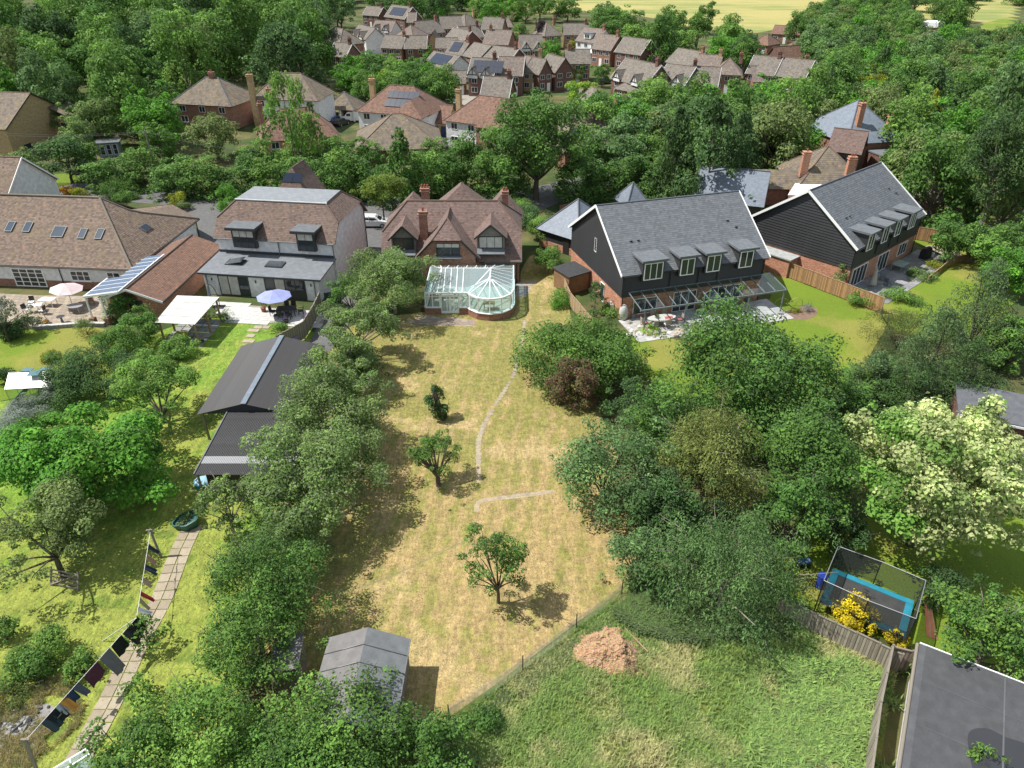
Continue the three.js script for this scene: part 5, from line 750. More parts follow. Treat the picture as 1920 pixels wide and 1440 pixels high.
// ---------- brick house with conservatory ----------
{
  const g = thing('brick_house', 'red brick house with brown gabled roofs and a white conservatory', 'house', [-14, 0, -74.2], 0), W = 14.8, D = 10, e = 2.75, r = 7.5, zr = -D / 2, mt = M.roofBrown, s = (r - e) / (D / 2);
  const u = 0.12, lo = e - 0.35 * s + u, hl = 4.9, Y = (z) => e - z * s + u; // left end half-hipped, right end fully hipped
  each(g, 'wall', [box(W, e, 0.25, W / 2, 0, -0.125), box(W, e, 0.25, W / 2, 0, -D + 0.125), poly([[W, 0, -D + 0.252], [W, 0, -0.252], [W, e, -0.252], [W, hl - 0.3, -2.2], [W, hl - 0.3, -D + 2.2], [W, e, -D + 0.252]].reverse(), 0.25), poly([[0, 0, -D + 0.252], [0, 0, -0.252], [0, e, -0.252], [0, hl - 0.3, -2.2], [0, hl - 0.3, -D + 2.2], [0, e, -D + 0.252]], 0.25)], M.brick);
  const zh = -(hl - e) / s, rx = 2.3, o = 0.3;
  const rf = add(g, 'roof', [poly([[-o, lo, 0.35], [W + o, lo, 0.35], [W + o, hl + u, zh], [W - rx, r + u, zr], [rx, r + u, zr], [-o, hl + u, zh]], 0.12), poly([[W + o, lo, -D - 0.35], [-o, lo, -D - 0.35], [-o, hl + u, -D - zh], [rx, r + u, zr], [W - rx, r + u, zr], [W + o, hl + u, -D - zh]], 0.12), poly([[W + o, hl + u, zh], [W + o, hl + u, -D - zh], [W - rx, r + u, zr]], 0.12), poly([[-o, hl + u, -D - zh], [-o, hl + u, zh], [rx, r + u, zr]], 0.12)], mt);
  ridgeCap(rf, [[[rx, r + u, zr], [W - rx, r + u, zr]], [[rx, r + u, zr], [-o, hl + u, zh]], [[W - rx, r + u, zr], [W + o, hl + u, zh]], [[rx, r + u, zr], [-o, hl + u, -D - zh]], [[W - rx, r + u, zr], [W + o, hl + u, -D - zh]]]);
  gutter(g, [10.4, lo - 0.1, 0.42], [W + 0.2, lo - 0.1, 0.42]); add(g, 'downpipe', cyl(0.05, 0.05, 2.4, W - 0.3, 0, 0.1), M.black);
  // front wing: steep half-hipped gable
  const cx = 7.05, hw = 3.3, fz = 0.9, el = 3.3, rr = 6.9, sl = (rr - el) / hw, hh = 5.2, xh = (rr - hh) / sl, hz = fz - 0.15 - 1.7;
  add(g, 'front_gable', [poly([[cx - hw + 0.3, 0, fz], [cx + hw - 0.3, 0, fz], [cx + hw - 0.3, el + 0.25, fz], [cx + xh, hh - 0.15, fz], [cx - xh, hh - 0.15, fz], [cx - hw + 0.3, el + 0.25, fz]], 0.3), box(0.25, el, fz, cx - hw + 0.43, 0, fz / 2 - 0.16), box(0.25, el, fz, cx + hw - 0.43, 0, fz / 2 - 0.16)], M.brick);
  const zb = -(rr - e) / s;
  const wr = add(g, 'gable_roof', [poly([[cx - hw - 0.25, el - 0.25 * sl + u, -0.9], [cx - hw - 0.25, el - 0.25 * sl + u, fz + 0.35], [cx - xh, hh + u, fz + 0.35], [cx, rr + u, hz], [cx, rr + u, zb - 0.3]], 0.12), poly([[cx + hw + 0.25, el - 0.25 * sl + u, fz + 0.35], [cx + hw + 0.25, el - 0.25 * sl + u, -0.9], [cx, rr + u, zb - 0.3], [cx, rr + u, hz], [cx + xh, hh + u, fz + 0.35]], 0.12), poly([[cx - xh - 0.02, hh + u, fz + 0.36], [cx + xh + 0.02, hh + u, fz + 0.36], [cx, rr + u, hz]], 0.12)], mt);
  ridgeCap(wr, [[[cx, rr + u, hz], [cx, rr + u, zb]], [[cx - xh, hh + u, fz + 0.36], [cx, rr + u, hz]], [[cx + xh, hh + u, fz + 0.36], [cx, rr + u, hz]]]);
  each(g, 'bargeboard', [bar([cx - hw - 0.25, el - 0.3 * sl + u, fz + 0.33], [cx - xh, hh, fz + 0.33], 0.06, 0.2), bar([cx + hw + 0.25, el - 0.3 * sl + u, fz + 0.33], [cx + xh, hh, fz + 0.33], 0.06, 0.2)], M.darkwood);
  win(g, cx + 0.1, 3.55, fz + 0.04, 0, 2.5, 1.35, 3, 1, M.darkwood, { blind: 0.3 }); add(g, 'lead_apron', box(2.9, 0.06, 0.7, cx + 0.1, 3.42, fz + 0.2, 0, 0.3), M.lead);
  // dormers
  for (const [x, w, z, yb] of [[2.25, 2.3, -0.35, 3.5], [11.7, 2.7, -0.35, 3.65]]) {
    const yt = yb + 1.5, pk = yt + 1.35, h = w / 2 + 0.15, back = (y) => -(y - e) / s;
    const d = add(g, 'dormer', [box(0.2, 1.5, 2.2, x - w / 2 - 0.05, yb, z - 1.1), box(0.2, 1.5, 2.2, x + w / 2 + 0.05, yb, z - 1.1), poly([[x - w / 2 - 0.15, yt, z + 0.02], [x + w / 2 + 0.15, yt, z + 0.02], [x, pk - 0.1, z + 0.02]], 0.15), box(w - 0.1, 0.35, 0.12, x, yb - 0.05, z - 0.02)], x < 5 ? flat(0.2, 0.185, 0.165) : flat(0.23, 0.22, 0.2));
    const dr = add(d, 'dormer_roof', [poly([[x - h - 0.3, yt - 0.12, back(yt) - 0.2], [x - h - 0.3, yt - 0.12, z + 0.4], [x, pk + 0.1, z + 0.4], [x, pk + 0.1, back(pk) - 0.2]], 0.1), poly([[x + h + 0.3, yt - 0.12, z + 0.4], [x + h + 0.3, yt - 0.12, back(yt) - 0.2], [x, pk + 0.1, back(pk) - 0.2], [x, pk + 0.1, z + 0.4]], 0.1)], mt);
    each(d, 'bargeboard', [bar([x - h - 0.3, yt - 0.18, z + 0.38], [x, pk + 0.04, z + 0.38], 0.05, 0.16), bar([x + h + 0.3, yt - 0.18, z + 0.38], [x, pk + 0.04, z + 0.38], 0.05, 0.16)], M.darkwood);
    win(g, x, yb + 0.22, z + 0.05, 0, w - 0.15, 1.3, x < 5 ? 2 : 3, 1, M.darkwood, { blind: x < 5 ? 0 : 0.9 }); add(g, 'lead_apron', box(w + 0.3, 0.06, 0.8, x, yb - 0.06, z + 0.38, 0, 0.5), M.lead);
  }
  win(g, 12.2, 0.9, 0.03, 0, 3.0, 1.4, 4, 1, M.darkwood); win(g, 2, 0.8, 0.03, 0, 2, 1.3, 3, 1, M.darkwood);
  chimney(g, 4.35, -1.9, 4, 7.4, 0.85, 0.7, M.brick, 1); chimney(g, 4.1, -7.2, 5, 8.3, 0.9, 0.7, M.brick, 3); chimney(g, 13.2, -7.4, 4.5, 7.9, 0.7, 0.6, M.brick, 2);
  // rear wings
  add(g, 'rear_roof', [poly([[4.1, 4.2, -8.6], [11.7, 4.2, -8.6], [7.9, 7.55, -11.2]], 0.12), poly([[11.7, 4.2, -8.6], [11.7, 4.2, -14], [7.9, 7.55, -12.4], [7.9, 7.55, -11.2]], 0.12), poly([[4.1, 4.2, -14], [4.1, 4.2, -8.6], [7.9, 7.55, -11.2], [7.9, 7.55, -12.4]], 0.12)], mt);
  for (const [x, y] of [[2.2, 6.75], [12.9, 7.1]]) add(g, 'rear_gable_roof', [poly([[x - 2.4, 4.4, -8.2], [x + 2.4, 4.4, -8.2], [x, y, -9.6]], 0.12), poly([[x + 2.4, 4.4, -8.2], [x + 2.4, 4.4, -11.4], [x, y, -11.4], [x, y, -9.6]], 0.12), poly([[x - 2.4, 4.4, -11.4], [x - 2.4, 4.4, -8.2], [x, y, -9.6], [x, y, -11.4]], 0.12)], mt);
  add(g, 'rear_wall', [box(6.2, 4.2, 3.6, 7.9, 0, -11.82)], M.brick);
}
{ // conservatory: glazed L with a faceted turret end
  const g = thing('conservatory', 'white framed glass conservatory with a faceted turret on a brick base', 'conservatory', [-8.75, 0, -66.3], 0), D = 6.9, W = 4.7, tc = V(6.55, 0, -0.75), tr = 2.25, e = 2.35, r = 3.5;
  const ring = [180, 150, 120, 90, 60, 30, 0].map((a) => V(tc.x + tr * 1.02 * Math.cos(a * Math.PI / 180) * 1.02, 0, tc.z + tr * Math.sin(a * Math.PI / 180)));
  // facade: straight run, then facets, then back to the house
  const path = [V(0, 0, -D), V(0, 0, 0), V(W - 0.35, 0, 0), ...ring.slice(1), V(ring[6].x, 0, -D)];
  const floor = add(g, 'floor', poly([...path].map((p) => V(p.x, 0.12, p.z)), 0.1), flat(0.62, 0.6, 0.5));
  for (let i = 0; i + 1 < path.length; i++) {
    const a = path[i], b = path[i + 1], L = a.distanceTo(b), yaw = Math.atan2(-(b.z - a.z), b.x - a.x), m = a.clone().lerp(b, 0.5), door = i === 1;
    const seg = (f0, f1, y0, y1, th, mat, name) => add(g, name, box(L * (f1 - f0), y1 - y0, th, a.x + (b.x - a.x) * (f0 + f1) / 2, y0, a.z + (b.z - a.z) * (f0 + f1) / 2, yaw), mat);
    if (door) { seg(0, 0.36, 0, 0.72, 0.24, M.brick, 'dwarf_wall'); seg(0.78, 1, 0, 0.72, 0.24, M.brick, 'dwarf_wall'); seg(0, 0.36, 0.72, 0.78, 0.32, M.white, 'sill'); seg(0.78, 1, 0.72, 0.78, 0.32, M.white, 'sill'); }
    else { seg(0, 1, 0, 0.72, 0.24, M.brick, 'dwarf_wall'); seg(0, 1, 0.72, 0.78, 0.32, M.white, 'sill'); }
    seg(0, 1, e - 0.1, e + 0.06, 0.16, M.white, 'eaves_beam'); if (L > 1.3) seg(0, 1, 1.92, 1.98, 0.08, M.white, 'transom');
    const n = door ? 6 : i === 0 || i === path.length - 2 ? 6 : L > 1.3 ? 2 : 1;
    for (let k = 0; k < n; k++) { const inDoor = door && (k === 2 || k === 3 || k === 4); const f0 = k / n, f1 = (k + 1) / n; seg(f0, f1, inDoor ? 0.12 : 0.78, e - 0.1, 0.02, M.paneClear, 'pane'); add(g, 'mullion', box(0.09, e - (inDoor || (door && k === 5) ? 0.12 : 0.8), 0.1, a.x + (b.x - a.x) * f0, inDoor || (door && k === 5) ? 0.12 : 0.78, a.z + (b.z - a.z) * f0, yaw), M.white); }
    if (door) { for (const f of [0.36, 0.57, 0.78]) seg(f - 0.02, f + 0.02, 0.1, 2.1, 0.13, M.white, 'door_post'); seg(0.36, 0.78, 0.1, 0.3, 0.12, M.white, 'door_rail'); seg(0.36, 0.78, 1.98, 2.1, 0.12, M.white, 'door_rail'); for (const f of [0.55, 0.59]) seg(f - 0.004, f + 0.004, 1.0, 1.15, 0.2, M.metal, 'door_handle'); }
  }
  // glazed roof: front slope, back slope, hip end, turret fan
  const xe = tc.x, zr = -3.5, up = 0.07, pane = (pts) => add(g, 'roof_pane', poly(pts, 0.025), M.paneRoof), gb = (a, b, w = 0.07) => add(g, 'glazing_bar', bar(a, b, w, 0.08), M.white);
  const hip = 1.5, E = (x, z) => V(x, e + up, z), Rg = (x) => V(x, r, zr), hub = V(xe, r, tc.z - 0.25), ridgeEnd = V(xe, r, zr);
  const nf = 7; for (let i = 0; i < nf; i++) { const x0 = lerp(0, W - 0.3, i / nf), x1 = lerp(0, W - 0.3, (i + 1) / nf), t0 = lerp(hip, xe - 0.9, i / nf), t1 = lerp(hip, xe - 0.9, (i + 1) / nf); pane([E(x0, 0.05), E(x1, 0.05), Rg(Math.max(hip, x1)), Rg(Math.max(hip, x0))].filter((p, k, q) => k === 0 || p.distanceTo(q[k - 1]) > 0.01)); gb(E(x0, 0.05), Rg(Math.max(hip, x0))); }
  pane([E(W - 0.3, 0.05), V(W - 0.3, e + up, tc.z), hub, ridgeEnd, Rg(W - 0.3)].slice(0, 1).concat([V(xe - 0.02, r - 0.02, -0.95), ridgeEnd, Rg(W - 0.3)])); gb(E(W - 0.3, 0.05), ridgeEnd);
  for (let i = 0; i < 9; i++) { const X = ring[6].x, x0 = lerp(0, X, i / 9), x1 = lerp(0, X, (i + 1) / 9); pane([E(x1, -D), E(x0, -D), Rg(clamp(x0, hip, xe)), Rg(clamp(x1, hip, xe))].filter((p, k, q) => k === 0 || p.distanceTo(q[k - 1]) > 0.01)); if (i) gb(E(x0, -D), Rg(clamp(x0, hip, xe))); }
  pane([E(-0.03, -D), E(-0.03, 0.05), Rg(hip)]); gb(E(0, -D), Rg(hip)); gb(E(0, 0.05), Rg(hip));
  const X = ring[6].x; for (let i = 0; i < 6; i++) { const z0 = lerp(tc.z, -D, i / 6), z1 = lerp(tc.z, -D, (i + 1) / 6), t0 = lerp(hub.z, zr, Math.min(1, i / 4)), t1 = lerp(hub.z, zr, Math.min(1, (i + 1) / 4)); pane([V(X, e + up, z0), V(X, e + up, z1), V(xe, r, t1), V(xe, r, t0)].filter((p, k, q) => k === 0 || p.distanceTo(q[k - 1]) > 0.01)); gb(V(X, e + up, z0), V(xe, r, t0)); }
  for (let i = 0; i < 6; i++) { pane([ring[i].clone().setY(e + up), ring[i + 1].clone().setY(e + up), hub]); gb(ring[i].clone().setY(e + up + 0.02), hub); }
  gb(Rg(hip), ridgeEnd, 0.12); gb(ridgeEnd, hub, 0.12); add(g, 'finial', cyl(0.2, 0.12, 0.16, hub.x, r, hub.z, 10), M.white); for (let i = 0; i < 16; i++) add(g, 'cresting_spike', cyl(0.035, 0.01, 0.2, lerp(hip, xe, i / 15), r + 0.04, zr, 5), M.white);
  each(g, 'gutter', path.slice(1, -1).slice(0, -1).map((p, i) => rod(p.clone().setY(e + 0.02), path[i + 2].clone().setY(e + 0.02), 0.07)), M.white);
  // furniture inside
  const t = thing('wicker_table', 'small wooden table inside the conservatory turret', 'table', [-8.75 + 6.4, 0.12, -67.2]); add(t, 'tabletop', box(1.2, 0.05, 0.8, 0, 0.68, 0), M.woodPale); for (const [x, z] of [[-0.5, -0.3], [0.5, -0.3], [-0.5, 0.3], [0.5, 0.3]]) add(t, 'leg', box(0.07, 0.68, 0.07, x, 0, z), M.woodPale);
  const sf = thing('sofa', 'cream sofa inside the conservatory', 'sofa', [-8.75 + 1.6, 0.12, -70]); add(sf, 'seat', box(2, 0.42, 0.8), M.cream); add(sf, 'backrest', box(2, 0.5, 0.2, 0, 0.42, -0.3), M.cream); for (const x of [-0.95, 0.95]) add(sf, 'armrest', box(0.2, 0.62, 0.8, x * 1.16, 0, 0), M.cream);
}

// ---------- the two black clad houses ----------
function blackHouse(label, L, R, D, o) {
  const [g, W] = frame('black_house', label, 'house', L, R, 5), e = 5, r = 9.5, bh = 2.45, k = (r - e) / (D / 2);
  each(g, 'brick_wall', [box(W, bh, 0.3, W / 2, 0, -0.15), box(W, bh, 0.3, W / 2, 0, -D + 0.15), box(0.3, bh, D - 0.604, 0.15, 0, -D / 2), box(0.3, bh, D - 0.604, W - 0.15, 0, -D / 2)], M.brickOrange);
  each(g, 'upper_wall', [box(W - 0.04, e - bh, 0.26, W / 2, bh, -0.15), box(W - 0.04, e - bh, 0.26, W / 2, bh, -D + 0.15), poly([[0.03, bh, -D + 0.29], [0.03, bh, -0.29], [0.03, e + 0.1, -0.29], [0.03, r, -D / 2], [0.03, e + 0.1, -D + 0.29]], 0.2), poly([[W - 0.03, bh, -0.29], [W - 0.03, bh, -D + 0.29], [W - 0.03, e + 0.1, -D + 0.29], [W - 0.03, r, -D / 2], [W - 0.03, e + 0.1, -0.29]], 0.2)], M.clad);
  const bhgt = 0.3, nb = Math.floor((r - bh) / bhgt); // each weatherboard its own piece, lower edge proud
  for (let i = 0; i < nb; i++) { const y = bh + i * bhgt, half = y + bhgt < e ? D / 2 : (r - y - bhgt * 0.6) / k, zc = -D / 2; if (half > 0.15) add(g, 'weatherboard', box(0.03, bhgt + 0.01, half * 2, -0.07, y, zc, 0, 0, -0.22), M.clad); if (y + bhgt < e) add(g, 'weatherboard', box(W - 0.02, bhgt + 0.01, 0.03, W / 2, y, 0.06, 0, -0.22), M.clad); }
  const ov = 0.35, u = 0.1, lo = e - k * ov + u;
  const rf = add(g, 'roof', [poly([[-ov, lo, ov], [W + ov, lo, ov], [W + ov, r + u, -D / 2], [-ov, r + u, -D / 2]], 0.1), poly([[W + ov, lo, -D - ov], [-ov, lo, -D - ov], [-ov, r + u, -D / 2], [W + ov, r + u, -D / 2]], 0.1)], M.roofSlate);
  ridgeCap(rf, [[[-ov, r + u, -D / 2], [W + ov, r + u, -D / 2]]], M.ridgeGrey, 0.09);
  each(g, 'bargeboard', [-ov - 0.03, W + ov + 0.03].flatMap((x) => [bar([x, lo - 0.03, ov], [x, r + u - 0.03, -D / 2], 0.06, 0.26), bar([x, r + u - 0.03, -D / 2], [x, lo - 0.03, -D - ov], 0.06, 0.26)]), M.white);
  each(g, 'gutter', [0, 1, 2, 3, 4].map((i) => { const c = o.dorm; const a = i ? c[i - 1][0] + c[i - 1][1] / 2 + 0.35 : -0.2, b = i < 4 ? c[i][0] - c[i][1] / 2 - 0.35 : W + 0.2; return rod([a, lo - 0.12, ov + 0.06], [b, lo - 0.12, ov + 0.06], 0.06); }), M.black);
  o.dorm.forEach(([x, w, n]) => { const d = add(g, 'dormer', box(w + 0.3, 2.0, 2.6, x, e - 0.88, -0.87), M.clad); add(d, 'dormer_roof', [box(w + 0.8, 0.22, 2.6, x, e + 1.125, -0.5)], M.lead); win(g, x, e - 0.8, 0.47, 0, w, 1.75, n, 1, M.white, { f: 0.09 }); });
  for (const [f, h] of [[0.12, 0.42], [0.17, 0.42], [0.84, 0.56], [0.88, 0.45]]) add(g, 'roof_vent', box(0.25, 0.08, 0.3, W * f, e + (r - e) * h + u - 0.01, -D / 2 * h, 0, -Math.atan(k)), M.black);
  for (const x of [0.02, W * 0.32, W * 0.52, W * 0.66, W - 0.02]) add(g, 'downpipe', cyl(0.05, 0.05, x > 1 && x < W - 1 ? 1.7 : 4.6, x, x > 1 && x < W - 1 ? 2.9 : 0, 0.12), M.black);
  return [g, W];
}
{
  const [g, W] = blackHouse('black clad house with slate roof and a glass canopy over its terrace', [1170, 513], [1435, 479], 13.8, { dorm: [[2.9, 2.0, 3], [6.6, 1.5, 2], [9.5, 1.5, 2], [13.2, 1.5, 2]] });
  win(g, -0.04, 4.6, -7, -Math.PI / 2, 0.55, 1.5, 1, 1, M.white); win(g, 2.6, 0.4, 0.04, 0, 2.6, 1.7, 2, 1, M.white); win(g, 7.0, 0.05, 0.04, 0, 2.6, 2.2, 3, 1, M.white, { door: 1 }); win(g, 11.7, 0.05, 0.04, 0, 3.6, 2.2, 4, 1, M.white, { door: 1 });
  { const d = win(g, 9.1, 0.05, 0.75, 0, 1.0, 2.15, 1, 1, M.white, { door: 1 }); d.rotation.y = 0.5; }
  win(g, -0.04, 0.05, -4.6, -Math.PI / 2, 1, 2, 1, 1, M.white, { door: 1 }); add(g, 'meter_cabinet', box(0.4, 1.1, 0.8, -0.3, 0, -1.8), M.white);
  // glass canopy on grey posts
  const c = thing('glass_canopy', 'long glass canopy on grey posts along the black clad house', 'canopy', g.position, g.rotation.y), z1 = 3.1, y0 = 3.0, y1 = 2.45, x0 = 0.6, x1 = W + 0.9, gm = std({ color: rgb(0.16, 0.18, 0.19), roughness: 0.5 }), n = 13;
  for (let i = 0; i <= n; i++) { const x = lerp(x0, x1, i / n); add(c, 'rafter', bar([x, y0, 0.1], [x, y1, z1], 0.07, 0.1), gm); if (i < n) { const xa = x + 0.04, xb = lerp(x0, x1, (i + 1) / n) - 0.04; add(c, 'glass_sheet', poly([[xa, y1 + 0.06, z1], [xb, y1 + 0.06, z1], [xb, y0 + 0.06, 0.1], [xa, y0 + 0.06, 0.1]], 0.012), M.paneClear); } }
  add(c, 'front_beam', bar([x0 - 0.1, y1 - 0.1, z1], [x1 + 0.1, y1 - 0.1, z1], 0.12, 0.16), gm); add(c, 'wall_plate', bar([x0, y0 - 0.02, 0.14], [x1, y0 - 0.02, 0.14], 0.08, 0.12), gm); for (const f of [0.03, 0.3, 0.52, 0.74, 0.99]) add(c, 'post', box(0.11, y1 - 0.1, 0.11, lerp(x0, x1, f), 0, z1), gm);
  // terrace slabs
  const t = thing('terrace', 'grey paved terrace under the glass canopy', 'terrace', g.position, g.rotation.y); const tr = rng(77);
  for (let i = 0; i < 19; i++) for (let j = 0; j < 6; j++) add(t, 'paving_slab', box(0.88, 0.06, 0.78, 0.2 + i * 0.9, 0.0, 0.55 + j * 0.8), slabMats[Math.floor(tr() * 3)]);
}
{
  const [g, W] = blackHouse('black clad house with slate roof at the right with a fenced garden', [1606, 463], [1729, 400], 12.6, { dorm: [[2.2, 1.4, 2], [5.6, 1.4, 2], [8.8, 1.4, 2], [12.4, 1.6, 3]] });
  win(g, 2.4, 0.05, 0.04, 0, 3.4, 2.2, 4, 1, M.white, { door: 1, f: 0.09 }); win(g, 8.0, 0.05, 0.04, 0, 2.6, 2.2, 3, 1, M.white, { door: 1 }); win(g, 13, 0.7, 0.04, 0, 2.2, 1.5, 3, 1, M.white);
  const t = thing('terrace', 'dark grey paved terrace with garden furniture at the right black house', 'terrace', g.position, g.rotation.y), tr = rng(78);
  for (let i = 0; i < 20; i++) for (let j = 0; j < 5; j++) add(t, 'paving_slab', box(0.88, 0.06, 0.88, 0.5 + i * 0.9, 0, 0.55 + j * 0.9), slabMats2[Math.floor(tr() * 3)]);
}
// grey slate garages
for (const [lab, L, R, e, r, D, run, wall] of [['grey slate hipped garage left of the left black house', [1012, 425], [1085, 448], 2.4, 5.6, 7, 3.4, M.clad], ['pale slate garage behind the left black house', [1305, 372], [1428, 385], 2.4, 5.8, 7, 0.01, M.clad], ['small slate pyramid roof behind the left black house', [1178, 382], [1213, 378], 2.2, 4.4, 3.4, 1.6, M.brickOrange]]) {
  const [g, W] = frame('garage', lab, 'garage', L, R, e); if (run > 0.1) hipBody(g, W, D, e, r, Math.min(run, W / 2), wall, M.roofSlatePale, { ridgeM: M.ridgeGrey }); else gableBody(g, W, D, e, r, M.clad, M.roofSlatePale, { ridgeM: M.ridgeGrey, barge: M.lead });
  each(g, 'plinth', [box(W + 0.06, 0.9, 0.24, W / 2, 0, -0.09), box(0.24, 0.9, D - 0.5, W - 0.09, 0, -D / 2)], M.brickOrange); add(g, 'door', box(0.9, 2, 0.06, W * 0.7, 0, 0.05), M.darkwood);
}
{ const p = at(1455, 468, 2.2), g = thing('garden_room', 'low pale flat roofed store against the right black house', 'shed', [p.x, 0, p.z], 0.72); add(g, 'wall', box(3.2, 2.1, 5.4), M.brickOrange); add(g, 'roof', box(3.5, 0.14, 5.8, 0, 2.1, 0), flat(0.42, 0.44, 0.43)); add(g, 'door', box(0.06, 1.9, 0.9, 1.62, 0, 1), M.white); }

// ---------- sheds, pergola, greenhouses ----------
M.corr = flat(0.06, 0.058, 0.06, 0.6); M.felt = flat(0.185, 0.195, 0.2, 0.9, { bumpMap: roughT, bumpScale: 0.01 });
function corrugated(L, W, pitch = 0.16, amp = 0.025) {        // sheet: waves along x (length L), W along z, lying flat
  const n = Math.round(L / pitch) * 6, g = new GB(), H = (i) => Math.sin(i / 6 * 6.283) * amp;
  for (let i = 0; i < n; i++) { const x0 = L * i / n, x1 = L * (i + 1) / n; g.quad(V(x0, H(i), W), V(x1, H(i + 1), W), V(x1, H(i + 1), 0), V(x0, H(i), 0)); g.quad(V(x0, H(i) - 0.012, 0), V(x1, H(i + 1) - 0.012, 0), V(x1, H(i + 1) - 0.012, W), V(x0, H(i) - 0.012, W)); }
  return g.get();
}
{
  const g = thing('long_shed', 'long dark corrugated gable roof on posts beside the green lawn', 'shed', [-19.9, 0, -44.6], 0), L = 10.6, hw = 3.6, e = 2.45, r = 3.4, sl = Math.hypot(hw, r - e) + 0.05, an = Math.atan((r - e) / hw);
  for (const s of [-1, 1]) { const m = add(g, 'roof_sheet', corrugated(L, sl), M.corr); m.rotation.order = 'YXZ'; m.position.set(0, r, s > 0 ? 0 : -L); m.rotation.y = s > 0 ? Math.PI / 2 : -Math.PI / 2; m.rotation.x = an; }
  add(g, 'ridge_cap', poly([[-0.24, r + 0.0, 0.05], [0.24, r + 0.0, 0.05], [0.24, r + 0.08, 0.02], [0.24, r + 0.05, -L - 0.05], [-0.24, r + 0.05, -L - 0.05]].slice(0, 0).concat([[-0.2, r + 0.05, 0.05], [0.2, r + 0.05, 0.05], [0.2, r + 0.05, -L - 0.05], [-0.2, r + 0.05, -L - 0.05]]), 0.05), flat(0.2, 0.24, 0.29, 0.5));
  add(g, 'gable_board', poly([[-hw, e, -0.12], [hw, e, -0.12], [0, r - 0.06, -0.12]], 0.06), M.anth);
  for (const x of [-hw + 0.3, hw - 0.3]) for (const z of [-0.2, -L / 2, -L + 0.2]) add(g, 'post', box(0.14, e, 0.14, x, 0, z), M.woodGrey);
  add(g, 'wall', box(0.1, e - 0.15, L - 0.3, hw - 0.5, 0, -L / 2), M.darkwood); add(g, 'back_wall', box(hw * 2 - 0.8, e - 0.1, 0.1, 0, 0, -L + 0.4), M.darkwood);
}
{
  const g = thing('lean_to_shed', 'low dark corrugated lean-to roof with one pale strip, next to the long shed', 'shed', [-21.2, 0, -37.7], 0), W = 6.6, D = 7.1, an = Math.atan(0.35 / D);
  let z = 0; for (const [d, mt] of [[1.15, M.corr], [0.75, flat(0.42, 0.42, 0.43, 0.4)], [5.2, M.corr]]) { const m = add(g, 'roof_sheet', corrugated(W, d, 0.12, 0.018).applyMatrix4(new THREE.Matrix4()), mt); m.rotation.x = an; m.position.set(0, 2.3 + (-z + d) * 0 + (z + d) * 0.049, -z - d); z += d; if (m.material !== M.corr) { m.position.y += 0.0; tag(m, 'pale translucent strip of the roof'); } }
  add(g, 'verge', [bar([-0.03, 2.32, 0], [-0.03, 2.67, -D], 0.08, 0.1)], M.lead); add(g, 'top_flashing', [bar([0, 2.7, -D], [3.2, 2.7, -D], 0.1, 0.06)], M.white);
  for (const x of [0.15, W - 0.2]) for (const zz of [-0.15, -D + 0.15]) add(g, 'post', box(0.12, 2.26, 0.12, x, 0, zz), M.woodGrey); add(g, 'wall', box(W - 0.6, 2.1, 0.08, W / 2, 0, -0.9), M.darkwood);
}
